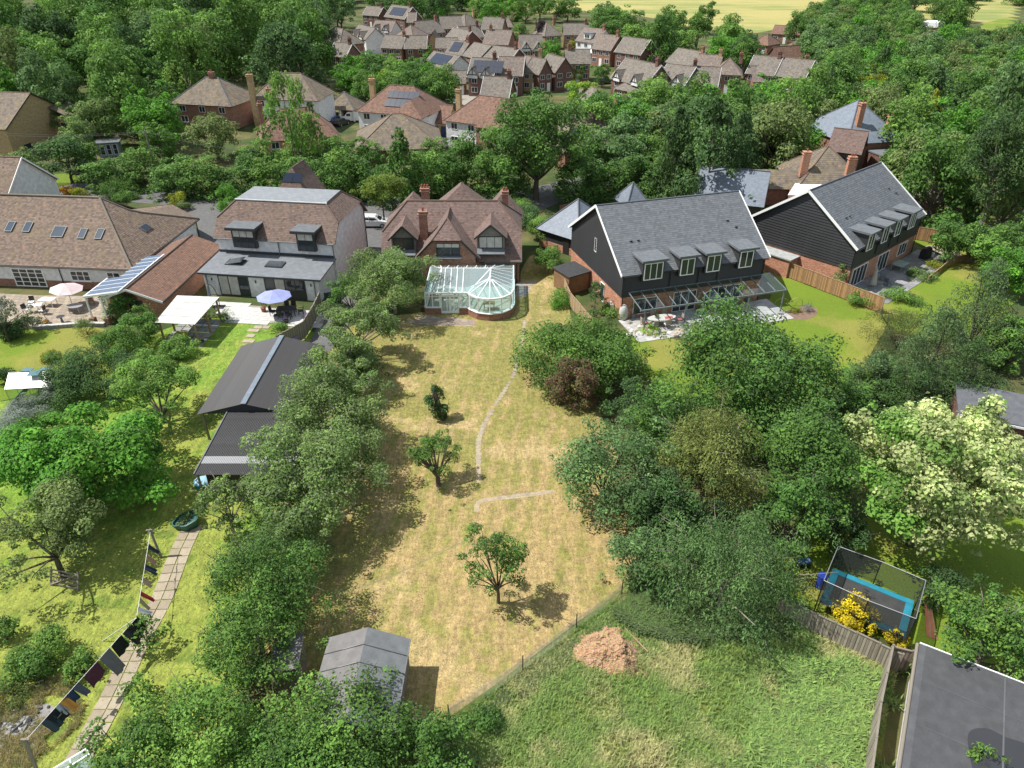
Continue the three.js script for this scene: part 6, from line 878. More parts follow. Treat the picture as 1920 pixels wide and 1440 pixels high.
{ // pergola with pale roof
  const c = [[290, 605], [365, 609], [412, 559], [333, 556]].map(([u, v]) => at(u, v, 2.4)), g = thing('pergola', 'timber pergola with a white sheet roof over a grey paved floor', 'pergola', [0, 0, 0]); const n = 4;
  for (let i = 0; i < n; i++) { const f0 = i / n + 0.004, f1 = (i + 1) / n - 0.004, P = (f, k) => c[k].clone().lerp(c[k === 0 ? 3 : 2], f); add(g, 'roof_sheet', poly([P(f0, 0), P(f0, 1), P(f1, 1), P(f1, 0)].map((p, k) => p.setY(2.42 + (k > 1 ? f1 : f0) * 0.12)), 0.02), flat(0.66, 0.65, 0.6, 0.5)); }
  const post = (p) => add(g, 'post', box(0.15, 2.4, 0.15, p.x, 0, p.z), M.woodPale); const inn = (k, f) => c[k].clone().lerp(c[(k + 2) % 4], f);
  [0, 1, 2, 3].forEach((k) => { const p = inn(k, 0.06); post(p); }); post(inn(1, 0.06).lerp(inn(2, 0.06), 0.5)); post(inn(0, 0.06).lerp(inn(3, 0.06), 0.5));
  for (const [a, b] of [[0, 1], [1, 2], [2, 3], [3, 0]]) add(g, 'beam', bar(inn(a, 0.06).setY(2.32), inn(b, 0.06).setY(2.34), 0.07, 0.15), M.woodPale); for (const k of [1]) { const p = inn(k, 0.06); add(g, 'brace', bar(p.clone().setY(1.7), p.clone().setY(2.25).add(V(-0.5, 0, 0)), 0.07), M.woodPale); }
  const t = thing('pergola_floor', 'grey slab floor under the timber pergola', 'paving', [0, 0, 0]); for (let i = 0; i < 5; i++) for (let j = 0; j < 6; j++) { const P = (a, b) => c[0].clone().lerp(c[1], a).lerp(c[3].clone().lerp(c[2], a), b).setY(0.05), e = 0.01; add(t, 'paving_slab', poly([P(i / 5 + e, j / 6 + e), P((i + 1) / 5 - e, j / 6 + e), P((i + 1) / 5 - e, (j + 1) / 6 - e), P(i / 5 + e, (j + 1) / 6 - e)], 0.05), slabMats2[(i * 7 + j * 3) % 3]); }
  const q = c[0].clone().lerp(c[1], 0.45); const yt = thing('round_table', 'round yellow green table under the pergola', 'table', [q.x, 0.05, q.z - 1.1]); add(yt, 'tabletop', cyl(0.65, 0.65, 0.05, 0, 0.7, 0, 20), flat(0.42, 0.42, 0.05)); add(yt, 'pedestal', cyl(0.2, 0.05, 0.7, 0, 0, 0), M.metal);
  const st = thing('round_stool', 'small yellow green stool beside the round table', 'stool', [q.x + 0.1, 0.05, q.z - 0.1]); add(st, 'seat', cyl(0.3, 0.3, 0.04, 0, 0.45, 0, 16), flat(0.42, 0.42, 0.05)); add(st, 'leg', cyl(0.06, 0.04, 0.45), M.metal);
  const w = thing('wicker_stool', 'dark woven stool under the pergola', 'stool', [q.x + 1.8, 0.05, q.z - 0.8]); add(w, 'seat', cyl(0.38, 0.38, 0.12, 0, 0.35, 0, 16), M.woodGrey); add(w, 'base', cyl(0.25, 0.33, 0.35, 0, 0, 0, 12), M.black);
}
{ // greenhouse, left
  const p = at(70, 745), g = thing('greenhouse', 'aluminium greenhouse with white shaded roof panes and open vents', 'greenhouse', [p.x + 0.3, 0, p.z - 0.2], 0.1), w = 3.6, d = 2.6, e = 1.6, r = 2.4, wp = flat(0.74, 0.74, 0.72, 0.3), bl = new THREE.MeshPhysicalMaterial({ color: rgb(0.3, 0.42, 0.5), roughness: 0.1, transmission: 0.4, thickness: 0 });
  for (let i = 0; i < 4; i++) { const a = -w / 2 + w * i / 4 + 0.03, b = a + w / 4 - 0.06; add(g, 'roof_pane', poly([[a, e, d / 2], [b, e, d / 2], [b, r, 0], [a, r, 0]], 0.01), wp); add(g, 'roof_pane', poly([[b, e, -d / 2], [a, e, -d / 2], [a, r, 0], [b, r, 0]], 0.01), bl); add(g, 'wall_pane', box(b - a, e - 0.3, 0.01, (a + b) / 2, 0.3, d / 2), M.paneClear); add(g, 'wall_pane', box(b - a, e - 0.3, 0.01, (a + b) / 2, 0.3, -d / 2), M.paneClear); }
  for (let i = 0; i <= 4; i++) { const x = -w / 2 + w * i / 4; add(g, 'frame', mergeGeometries([bar([x, 0, d / 2], [x, e, d / 2], 0.04), bar([x, e, d / 2], [x, r, 0], 0.04), bar([x, r, 0], [x, e, -d / 2], 0.04), bar([x, e, -d / 2], [x, 0, -d / 2], 0.04)]), M.metal); }
  add(g, 'base', [box(w + 0.1, 0.3, 0.08, 0, 0, d / 2), box(w + 0.1, 0.3, 0.08, 0, 0, -d / 2), box(0.08, 0.3, d, w / 2, 0, 0), box(0.08, 0.3, d, -w / 2, 0, 0)], flat(0.08, 0.14, 0.1)); add(g, 'ridge', bar([-w / 2, r, 0], [w / 2, r, 0], 0.07), M.metal);
  for (const [x, z, s] of [[0.3, 0.35, 1], [-0.5, -0.3, -1], [0.9, -0.3, -1]]) add(g, 'roof_vent', box(0.85, 0.03, 0.7, x, r + 0.02, z, 0, s * 0.1), flat(0.13, 0.24, 0.25, 0.2)); for (const x of [-w / 2, w / 2]) add(g, 'gable_pane', poly([[x, 0.3, d / 2 - 0.05], [x, 0.3, -d / 2 + 0.05], [x, e, -d / 2 + 0.05], [x, r - 0.05, 0], [x, e, d / 2 - 0.05]], 0.01), M.paneClear);
}
{ // small greenhouse, bottom left corner
  const p = at(128, 1440, 1.3), g = thing('cold_frame', 'small aluminium framed glasshouse at the bottom left corner', 'greenhouse', [p.x, 0, p.z + 0.3], 0.75), w = 2.2, d = 1.8, e = 1.0, r = 1.6;
  for (let i = 0; i < 3; i++) { const a = -w / 2 + w * i / 3 + 0.03, b = a + w / 3 - 0.06; for (const s of [-1, 1]) { const q = [[a, e, s * d / 2], [b, e, s * d / 2], [b, r, 0], [a, r, 0]]; add(g, 'roof_pane', poly(s > 0 ? q : q.reverse(), 0.01), M.paneRoof); add(g, 'wall_pane', box(b - a, e, 0.01, (a + b) / 2, 0, s * d / 2), M.paneClear); } }
  for (let i = 0; i <= 3; i++) { const x = -w / 2 + w * i / 3; add(g, 'frame', mergeGeometries([bar([x, 0, d / 2], [x, e, d / 2], 0.05), bar([x, e, d / 2], [x, r, 0], 0.05), bar([x, r, 0], [x, e, -d / 2], 0.05), bar([x, e, -d / 2], [x, 0, -d / 2], 0.05)]), M.white); } add(g, 'ridge', bar([-w / 2, r, 0], [w / 2, r, 0], 0.06), M.white); for (const s of [-1, 1]) add(g, 'eaves_bar', bar([-w / 2, e, s * d / 2], [w / 2, e, s * d / 2], 0.05), M.white);
}
{ // felt roofed shed
  const g = thing('felt_shed', 'wooden shed with a grey felt roof at the edge of the dry lawn', 'shed', [-7.35, 0, -24.7], -0.02), L = 5.2, hw = 2.0, e = 2.15, r = 2.95; const n = 5;
  for (let i = 0; i < n; i++) { const z0 = -L * 0 + i * L / n * 1, z1 = (i + 1) * L / n + 0.05, up = i * 0.004; add(g, 'felt_strip', poly([[hw + 0.1, e - 0.04 + up, z1], [hw + 0.1, e - 0.04 + up, z0], [0, r + up, z0], [0, r + up, z1]], 0.03), M.felt); add(g, 'felt_strip', poly([[-hw - 0.1, e - 0.04 + up, z0], [-hw - 0.1, e - 0.04 + up, z1], [0, r + up, z1], [0, r + up, z0]], 0.03), flat(0.2, 0.19, 0.185, 0.95)); if (i) for (const s of [-1, 1]) add(g, 'seam', bar([0, r + up + 0.012, z0 + 0.02], [s * (hw + 0.1), e - 0.03 + up + 0.012, z0 + 0.02], 0.035, 0.02), M.anth); if (i > 0 && i < 3) add(g, 'batten', bar([-0.1, r + 0.03, z0 + 0.02], [-1.1, r - 0.41, z0 + 0.02], 0.03), M.stoneGrey); }
  each(g, 'wall', [box(0.08, e, L - 0.2, hw - 0.1, 0, L / 2), box(0.08, e, L - 0.2, -hw + 0.1, 0, L / 2), poly([[-hw + 0.2, 0, L - 0.15], [hw - 0.2, 0, L - 0.15], [hw - 0.2, e, L - 0.15], [0, r - 0.1, L - 0.15], [-hw + 0.2, e, L - 0.15]], 0.08), poly([[hw - 0.2, 0, 0.15], [-hw + 0.2, 0, 0.15], [-hw + 0.2, e, 0.15], [0, r - 0.1, 0.15], [hw - 0.2, e, 0.15]], 0.08)], M.woodGrey); add(g, 'trim', bar([hw + 0.12, e - 0.08, 0], [hw + 0.12, e - 0.08, L], 0.04, 0.1), M.lead);
  const q = at(537, 1225, 1.9), s = thing('small_shed', 'small tilted felt roof half hidden by leaves, left of the felt roofed shed', 'shed', [q.x, 0, q.z], 0.1); add(s, 'roof', box(1.6, 0.06, 2.2, 0, 1.9, 0, 0, 0, 0.2), flat(0.2, 0.19, 0.18, 0.95)); add(s, 'wall', box(1.3, 1.75, 1.9), M.woodGrey);
}
{ // flat roofed outbuilding, bottom right
  const a = V(20.5, 0, -23.9), b = V(15.4, 0, -15.4), dir = V().subVectors(b, a).normalize(), nr = V(-dir.z, 0, dir.x).multiplyScalar(-1), P = (s, t, y) => a.clone().addScaledVector(dir, s).addScaledVector(nr, t).setY(y); if (nr.x < 0) nr.negate();
  const g = thing('flat_roofed_outbuilding', 'long outbuilding with a flat dark felt roof at bottom right', 'building', [0, 0, 0]);
  const ord = (q) => { const n = V().subVectors(q[1], q[0]).cross(V().subVectors(q[2], q[0])); return n.y < 0 ? q.reverse() : q; };
  for (let i = 0; i < 3; i++) { add(g, 'felt_sheet', poly(ord([P(-0.1, 0.3 + i * 3.4, 2.6 + i * 0.004), P(13, 0.3 + i * 3.4, 2.6 + i * 0.004), P(13, 3.76 + i * 3.4, 2.6 + i * 0.004), P(-0.1, 3.76 + i * 3.4, 2.6 + i * 0.004)]), 0.1), flat(0.08, 0.082, 0.087, 0.9, { bumpMap: roughT, bumpScale: 0.02 })); }
  add(g, 'felt_edge', poly(ord([P(-0.1, 0, 2.585), P(13, 0, 2.585), P(13, 0.36, 2.585), P(-0.1, 0.36, 2.585)]), 0.08), flat(0.1, 0.103, 0.11, 0.85)); add(g, 'gutter', rod(P(-0.1, -0.08, 2.5), P(13, -0.08, 2.5), 0.09), M.woodGrey); add(g, 'fascia', bar(P(-0.14, 0, 2.55), P(-0.14, 10, 2.55), 0.06, 0.16), M.white); add(g, 'wall', [poly([P(0.2, 0.2, 0), P(13, 0.2, 0), P(13, 0.2, 2.5), P(0.2, 0.2, 2.5)], 0.1)], M.render); add(g, 'end_wall', [poly([P(0.15, 0.2, 0), P(0.15, 10, 0), P(0.15, 10, 2.5), P(0.15, 0.2, 2.5)], 0.1)], M.brick);
  for (let i = 0; i < 3; i++) add(g, 'felt_seam', bar(P(0, 3.72 + i * 3.4, 2.612), P(13, 3.72 + i * 3.4, 2.612), 0.07, 0.016), flat(0.12, 0.123, 0.13, 0.8)); for (let i = 1; i < 5; i++) add(g, 'felt_seam', bar(P(i * 2.6 - 0.4, 0.4, 2.606), P(i * 2.6 - 0.4, 10, 2.606), 0.05, 0.012), flat(0.095, 0.097, 0.1, 0.85));
  const pud = [[1818, 1372], [1850, 1366], [1885, 1382], [1930, 1400], [1930, 1460], [1835, 1460], [1818, 1415]]; sheetW('puddle', outline(pud, 6, 2.6), 2.616, new THREE.MeshPhysicalMaterial({ color: rgb(0.035, 0.036, 0.04), roughness: 0.12 }), undefined, g);
}
{ // grey flat roof, right edge
  const [g, W] = frame('flat_roofed_garage', 'flat grey garage roof at the right edge behind the cream maple', 'garage', [1800, 775], [2060, 830], 2.4); add(g, 'wall', box(W, 2.4, 4.6, W / 2, 0, -2.3), M.brickDark); add(g, 'roof', box(W + 0.3, 0.14, 5, W / 2, 2.4, -2.3), flat(0.13, 0.136, 0.15, 0.85)); add(g, 'fascia', box(W + 0.34, 0.16, 0.05, W / 2, 2.3, 0.24), M.white);
}
{ // timber store beside the left black house
  const [g, W] = frame('timber_store', 'small timber shed with a black roof beside the left black house', 'shed', [1067, 519], [1105, 508], 2.1); add(g, 'wall', box(W, 2.05, 2.6, W / 2, 0, -1.3), M.wood); add(g, 'roof', box(W + 0.3, 0.1, 3, W / 2, 2.1, -1.3, 0, 0.05), flat(0.05, 0.052, 0.055)); add(g, 'door', box(0.06, 1.8, 0.8, W + 0.03, 0, -1.3), M.woodPale); }

// ---------- fences ----------
const plank = tex(256, (u, v, i, j) => { const n = 12, c = Math.floor(u * n), f = u * n % 1, k = (0.78 + 0.34 * hash2(c, 1, 5)) * (0.86 + 0.2 * fbm(u * 40, v * 6, 3, 8, 6)); return f < 0.07 ? gray(0.42) : gray(k); }, [1.8, 2]);
const plankB = tex(256, (u) => { const f = u * 12 % 1; return gray(f < 0.07 ? 0 : 0.6 + 0.4 * f); }, [1.8, 2], false);
const planked = (r, g, b) => std({ color: rgb(r, g, b), map: plank, bumpMap: plankB, bumpScale: 0.02 });
M.fence = planked(0.42, 0.235, 0.11); M.fenceGrey = planked(0.34, 0.30, 0.235); M.fencePale = planked(0.42, 0.3, 0.17);
function fence(label, px, h, panel, mat, o = {}) {
  const pts = px.map((q) => q.isVector3 ? q : at(q[0], q[1])), g = thing(o.name ?? 'panel_fence', label, 'fence', [0, 0, 0]); let first = true;
  for (let s = 0; s + 1 < pts.length; s++) {
    const a = pts[s], b = pts[s + 1], L = a.distanceTo(b), n = Math.max(1, Math.round(L / panel)), yaw = Math.atan2(-(b.z - a.z), b.x - a.x);
    for (let i = 0; i < n; i++) { const m = a.clone().lerp(b, (i + 0.5) / n), jit = (hash2(i, s, 9) - 0.5) * 0.05; add(g, 'panel', box(L / n - 0.1, h - 0.12, 0.05, m.x, 0.1 + jit, m.z, yaw), mat); add(g, 'rail', box(L / n - 0.12, 0.05, 0.1, m.x, h - 0.02 + jit, m.z, yaw), o.post ?? M.woodPale); }
    for (let i = first ? 0 : 1; i <= n; i++) { const m = a.clone().lerp(b, i / n); add(g, 'post', box(0.1, h + 0.08, 0.1, m.x, 0, m.z, yaw), o.post ?? M.woodPale); } first = false;
  }
  return g;
}
fence('new wooden panel fence between the two black houses', [[1425, 505], [1480, 522], [1560, 553], [1650, 588]], 1.75, 1.8, M.fence);
fence('wooden fence in shade behind the upper patio, right of the black house', [[1705, 448], [1790, 462], [1830, 462], [1870, 458]], 1.7, 1.8, M.fence);
fence('wooden garden fence on the slope at the right edge', [[1800, 455], [1905, 475]], 1.6, 1.8, M.fence);
fence('low timber edging fence along the upper lawn', [[1738, 530], [1775, 500], [1812, 487], [1838, 484]], 0.7, 1.6, M.fence);
fence('weathered slatted fence between the driveway and the white house', [[524, 662], [572, 636], [592, 603], [603, 578]], 1.8, 0.9, M.fenceGrey, { post: M.woodGrey });
fence('pale timber fence beside the left black house', [[1052, 535], [1068, 575], [1108, 625]], 1.6, 1.7, M.fencePale);
fence('timber fence in shade behind the left black house', [[1225, 362], [1262, 365], [1300, 362]], 1.7, 1.8, M.fence);
fence('grey panel fence between the meadow and the trampoline', [[1455, 1155], [1555, 1202], [1678, 1262]], 1.5, 1.15, M.fenceGrey, { post: M.woodGrey });
fence('weathered board fence along the flat roofed outbuilding', [V(19.6, 0, -24.4), V(17.6, 0, -21.2), V(15.6, 0, -17.6), V(14.2, 0, -15)], 1.9, 1.9, M.fenceGrey, { post: M.woodGrey });
fence('short dark fence panel at the corner of the outbuilding', [V(19.7, 0, -24.5), V(20.6, 0, -24.2)], 1.7, 0.9, planked(0.26, 0.2, 0.15), { post: M.woodGrey });
fence('dark gate beside the white house', [[612, 578], [640, 572]], 1.7, 1, planked(0.05, 0.07, 0.09), { name: 'side_gate', post: M.anth });
fence('low brick garden wall beside the road', [[1050, 395], [1085, 385]], 0.7, 3, M.brick, { name: 'garden_wall', post: M.brick });
{ // wire netting fence along the meadow
  const pts = [[842, 1350], [980, 1258], [1080, 1180], [1165, 1117]].map(([u, v]) => at(u, v)), g = thing('netting_fence', 'wire netting fence on thin posts between dry lawn and meadow', 'fence', [0, 0, 0]), net = std({ color: rgb(0.6, 0.6, 0.53), transparent: true, opacity: 0.42, roughness: 0.8 });
  pts.forEach((p, i) => { add(g, 'post', cyl(0.035, 0.03, 1.25, p.x, 0, p.z), M.black); if (i) { const a = pts[i - 1], n = new GB(), K = 8; for (let k = 0; k < K; k++) { const sag = (f) => 0.9 - 0.1 * Math.sin(Math.PI * f), A = a.clone().lerp(p, k / K), B = a.clone().lerp(p, (k + 1) / K), o = (f) => V(0.1, 0, 0.1).multiplyScalar(Math.sin(f * Math.PI)); n.quad(A.clone().setY(0.02).add(o(k / K)), B.clone().setY(0.02).add(o((k + 1) / K)), B.clone().setY(sag((k + 1) / K)), A.clone().setY(sag(k / K))); } add(g, 'netting', n.get(), net); add(g, 'top_wire', rod(a.clone().setY(0.9), p.clone().setY(0.9), 0.01), M.metal); } });
}

// ---------- paving ----------
function paved(name, label, px, size, y, mats, gap = 0.03, yaw = 0) { // slabs clipped to an outline by their centres
  const pts = outline(px), P = pts.map((p) => [p.x, p.z]), g = thing(name, label, 'paving', [0, 0, 0]), xs = P.map((q) => q[0]), zs = P.map((q) => q[1]), cx = (Math.min(...xs) + Math.max(...xs)) / 2, cz = (Math.min(...zs) + Math.max(...zs)) / 2, ext = Math.hypot(Math.max(...xs) - cx, Math.max(...zs) - cz), c = Math.cos(yaw), s = Math.sin(yaw), n = Math.ceil(ext / size), r = rng(n * 31); const cache = {};
  for (let j = -n; j <= n; j++) for (let i = -n; i <= n; i++) { const lx = (i + (j & 1) * 0.5) * size, lz = j * size, x = cx + lx * c + lz * s, z = cz - lx * s + lz * c; if (!inPoly(x, z, P)) continue; const m = add(g, 'paving_slab', cache.g ??= box(size - gap, 0.04, size - gap), mats[Math.floor(r() * mats.length)]); m.position.set(x, y - 0.04, z); m.rotation.y = yaw; }
  sheetW('paving_bed', pts, y - 0.02, M.concrete, undefined, g); return g;
}
paved('stone_patio', 'bright pale stone patio behind the white house', [[392, 566], [612, 586], [604, 615], [560, 612], [535, 606], [425, 606], [415, 585]], 0.9, 0.06, [M.stonePale, flat(0.66, 0.64, 0.61), flat(0.62, 0.6, 0.57)], 0.02, -0.12);
paved('stone_patio', 'tan paved patio in front of the bungalow', [[-90, 552], [180, 556], [212, 590], [205, 610], [150, 606], [60, 612], [-90, 625]], 0.62, 0.06, tanMats, 0.03, -0.1);
paved('stone_patio', 'strip of stone paving in front of the conservatory', [[760, 605], [800, 592], [890, 600], [885, 612], [820, 610]], 0.6, 0.03, [M.stoneTan, flat(0.33, 0.25, 0.2)], 0.04);
paved('stone_patio', 'stone paving at the side of the brick house', [[972, 530], [1000, 528], [985, 556], [966, 556]], 0.6, 0.03, [M.stoneGrey, M.stoneTan], 0.04);
{ const m = V(0, 0, 0), g = thing('patio_wall', 'low stone wall along the edge of the tan patio', 'wall', m); const a = at(65, 618), b = at(160, 611), c = at(198, 612); for (const [p, q, n] of [[a, b, 12], [b, c, 4]]) for (let i = 0; i < n; i++) { const s = p.clone().lerp(q, (i + 0.5) / n), L = p.distanceTo(q) / n, yaw = Math.atan2(-(q.z - p.z), q.x - p.x); add(g, 'stone_block', box(L - 0.03, 0.34, 0.3, s.x, 0, s.z, yaw), M.stoneGrey); add(g, 'coping', box(L - 0.02, 0.06, 0.38, s.x, 0.342, s.z, yaw), M.stonePale); } }
{ // slab path under the washing line: two columns
  const g = thing('slab_path', 'worn concrete slab path beside the washing line', 'path', [0, 0, 0]), c = new THREE.CatmullRomCurve3([[362, 985], [340, 1030], [300, 1130], [262, 1200], [205, 1320], [150, 1420], [110, 1490]].map(([u, v]) => at(u, v))), n = 25, r = rng(5);
  for (let i = 0; i < n; i++) { const p = c.getPointAt((i + 0.5) / n), t = c.getTangentAt((i + 0.5) / n), yaw = Math.atan2(t.x, t.z), L = c.getLength() / n; for (const s of [-1, 1]) { const m = add(g, 'paving_slab', box(0.6, 0.05, L - 0.05), pathMats[Math.floor(r() * 3)]); m.position.set(p.x + Math.cos(yaw) * s * 0.33, -0.015 + r() * 0.012, p.z - Math.sin(yaw) * s * 0.33); m.rotation.set((r() - 0.5) * 0.015, yaw + (r() - 0.5) * 0.05, (r() - 0.5) * 0.015); } }
}
function stonePath(label, px, w, n, seed) { // narrow path of uneven flags sunk in the grass
  const g = thing('stone_path', label, 'path', [0, 0, 0]), c = new THREE.CatmullRomCurve3(px.map(([u, v]) => at(u, v))), r = rng(seed);
  for (let i = 0; i < n; i++) { const p = c.getPointAt((i + 0.5) / n), t = c.getTangentAt((i + 0.5) / n), yaw = Math.atan2(t.x, t.z), L = c.getLength() / n; if (r() < 0.06) continue; const k = w * (0.75 + 0.35 * r()), pts = []; for (let a = 0; a < 7; a++) { const th = -a / 7 * 6.283 + r() * 0.3; pts.push([Math.cos(th) * k / 2 * (0.95 + 0.25 * r()), 0, Math.sin(th) * (L - 0.03) / 2 * (1.0 + 0.2 * r())]); } const m = add(g, 'flagstone', poly(pts, 0.04), pathMats[Math.floor(r() * 3)]); m.position.set(p.x + (r() - 0.5) * 0.08, 0.02 + r() * 0.008, p.z); m.rotation.y = yaw; }
}
stonePath('narrow flagstone path curving down the dry lawn', [[984, 600], [975, 655], [962, 705], [936, 748], [908, 796], [897, 830], [897, 870]], 0.42, 52, 3);
stonePath('short row of pale flagstones crossing the lower dry lawn', [[905, 938], [960, 930], [1030, 922]], 0.3, 14, 9);
{ const g = thing('stepping_stones', 'stepping stones leading from the pale patio across the green lawn', 'path', [0, 0, 0]); [[484, 614], [475, 620], [470, 630], [466, 640], [462, 650]].forEach(([u, v], i) => { const p = at(u, v); add(g, 'stone_slab', box(i % 2 ? 1.1 : 0.8, 0.05, 0.6, p.x, 0, p.z, -0.1), pathMats[1]); if (i === 0) add(g, 'stone_slab', box(0.7, 0.05, 0.6, p.x + 0.8, 0, p.z, -0.1), pathMats[0]); }); }
{ // rockery of pale stones
  const g = thing('rockery', 'bank of pale rocks below the terrace of the left black house', 'rockery', [0, 0, 0]), r = rng(8); const rock = [0, 1, 2].map((k) => { const q = new THREE.IcosahedronGeometry(0.3, 1), p = q.attributes.position, rr = rng(k + 3); const memo = {}; for (let i = 0; i < p.count; i++) { const key = [p.getX(i), p.getY(i), p.getZ(i)].map((x) => x.toFixed(3)).join(); const s = memo[key] ??= 0.75 + 0.5 * rr(); p.setXYZ(i, p.getX(i) * s, p.getY(i) * s * 0.7, p.getZ(i) * s); } q.computeVertexNormals(); return ni(q); });
  for (let i = 0; i < 70; i++) { const u = lerp(1178, 1330, r()), v = 606 + 30 * r() - (u - 1180) * 0.03, p = at(u, v), m = add(g, 'rock', rock[i % 3], [M.stonePale, flat(0.52, 0.45, 0.36), flat(0.45, 0.42, 0.36)][i % 3]); m.position.set(p.x, 0.08, p.z); m.scale.setScalar(0.6 + r() * 0.9); m.rotation.y = r() * 6; }
}

// ---------- garden furniture ----------
function parasol(label, p, R, h, col, tilt = 0, n = 8) {
  const g = thing('parasol', label, 'parasol', p); const mat = std({ color: rgb(...col), roughness: 0.9, map: grainT }), can = new THREE.Group();
  const T = V(0, h, 0), rim = []; for (let i = 0; i < n; i++) { const a = i / n * 6.283; rim.push(V(Math.cos(a) * R, h - R * 0.36, Math.sin(a) * R)); }
  const rot = (q) => q.clone().sub(T).applyAxisAngle(V(0, 0, 1), tilt).add(T);
  for (let i = 0; i < n; i++) { const a = rot(rim[i]), b = rot(rim[(i + 1) % n]); add(g, 'canopy_panel', poly([b, a, T], 0.015), mat); add(g, 'rib', bar(a.clone().setY(a.y - 0.02), T.clone().setY(h - 0.04), 0.02), M.metal); }
  add(g, 'pole', cyl(0.03, 0.025, h + 0.06), M.metal); add(g, 'base', cyl(0.3, 0.25, 0.1, 0, 0, 0, 14), M.black); return g;
}
function chair(label, p, yaw, mat, group, seatMat = mat) { const g = thing('garden_chair', label, 'chair', p, yaw, group); add(g, 'seat', box(0.5, 0.05, 0.5, 0, 0.42, 0), seatMat); add(g, 'backrest', box(0.5, 0.5, 0.05, 0, 0.48, -0.25, 0, -0.12), mat); for (const [x, z] of [[-0.22, -0.22], [0.22, -0.22], [-0.22, 0.22], [0.22, 0.22]]) add(g, 'leg', box(0.045, 0.42, 0.045, x, 0, z), mat); for (const x of [-0.26, 0.26]) add(g, 'armrest', box(0.04, 0.04, 0.48, x, 0.64, 0), mat); return g; }
function table(label, p, w, d, yaw, mat, round) { const g = thing('garden_table', label, 'table', p, yaw); if (round) { const t = add(g, 'tabletop', cyl(0.5, 0.5, 0.04, 0, 0.7, 0, 24), mat); t.scale.set(w, 1, d); } else add(g, 'tabletop', box(w, 0.05, d, 0, 0.7, 0), mat); for (const [x, z] of [[-1, -1], [1, -1], [-1, 1], [1, 1]]) add(g, 'leg', box(0.06, 0.7, 0.06, x * w * (round ? 0.3 : 0.44), 0, z * d * (round ? 0.3 : 0.42)), mat); return g; }
{ const p = at(527, 590); parasol('lavender blue parasol on the pale stone patio', [p.x - 0.3, 0.06, p.z + 0.2], 1.75, 2.7, [0.33, 0.37, 0.66]); table('dark dining table under the lavender blue parasol', [p.x + 0.7, 0.06, p.z + 0.1], 1.9, 1.1, 0.1, M.black); [[-0.7, 0.2, 1.4, 'left'], [2.1, 0.1, -1.4, 'right'], [0.3, 0.95, 3.1, 'front left'], [1.1, 1.0, 3.1, 'front right'], [0.4, -0.8, 0, 'back left'], [1.1, -0.8, 0, 'back right']].forEach(([x, z, a, n]) => chair('dark dining chair at the ' + n + ' of the table under the lavender parasol', [p.x + x, 0.06, p.z + z], a, M.black, 'chairs under the lavender parasol')); 
  const q = at(495, 585), pot = thing('potted_palm', 'potted plant between the two glazed doors of the white house', 'plant', [q.x, 0.06, q.z]); add(pot, 'pot', cyl(0.2, 0.28, 0.45, 0, 0, 0, 12), M.clay); add(pot, 'foliage', crownGeo({ R: 0.45, H: 1.9, base: 0.5, n: 9, clump: 0.6, leaf: 0.35, leaves: 160, narrow: 0.2, col: PAL.light[0], col2: PAL.yellow[1], seed: 4 }), leafMat('a'));
  const f = at(398, 575), fp = thing('folded_parasol', 'folded grey cantilever parasol at the corner of the white house', 'parasol', [f.x, 0, f.z]); add(fp, 'canopy', cyl(0.28, 0.06, 2, 0, 0.4, 0, 8), flat(0.28, 0.31, 0.36)); add(fp, 'pole', tube([[0.9, 0, 0.2], [0.8, 1.6, 0.1], [0.4, 2.4, 0], [0, 2.6, 0]], 0.04), M.anth); add(fp, 'base', box(0.9, 0.1, 0.9, 0.9, 0, 0.2), M.black);
  const lv = at(556, 606); for (const [dx, n] of [[-1, 'left'], [1, 'right']]) { const t = thing('lavender_pot', 'purple flowering plant in a pot at the patio edge, ' + n + ' of two', 'plant', [lv.x + dx, 0.06, lv.z]); add(t, 'pot', cyl(0.2, 0.25, 0.3, 0, 0, 0, 12), M.black); add(t, 'foliage', crownGeo({ R: 0.45, H: 0.8, base: 0.25, n: 8, clump: 0.5, leaf: 0.1, leaves: 350, col: [0.09, 0.12, 0.07], tip: [0.22, 0.08, 0.4, 0.4], seed: 6 }), leafMat('a')); }
  const bp = at(553, 646), bn = thing('recycling_bin', 'pale blue plastic tub beside the weathered fence', 'bin', [bp.x, 0.02, bp.z]); add(bn, 'tub', cyl(0.26, 0.34, 0.7, 0, 0, 0, 14), flat(0.4, 0.45, 0.62)); add(bn, 'lid', cyl(0.36, 0.36, 0.06, 0, 0.7, 0, 14), flat(0.3, 0.22, 0.45));
}
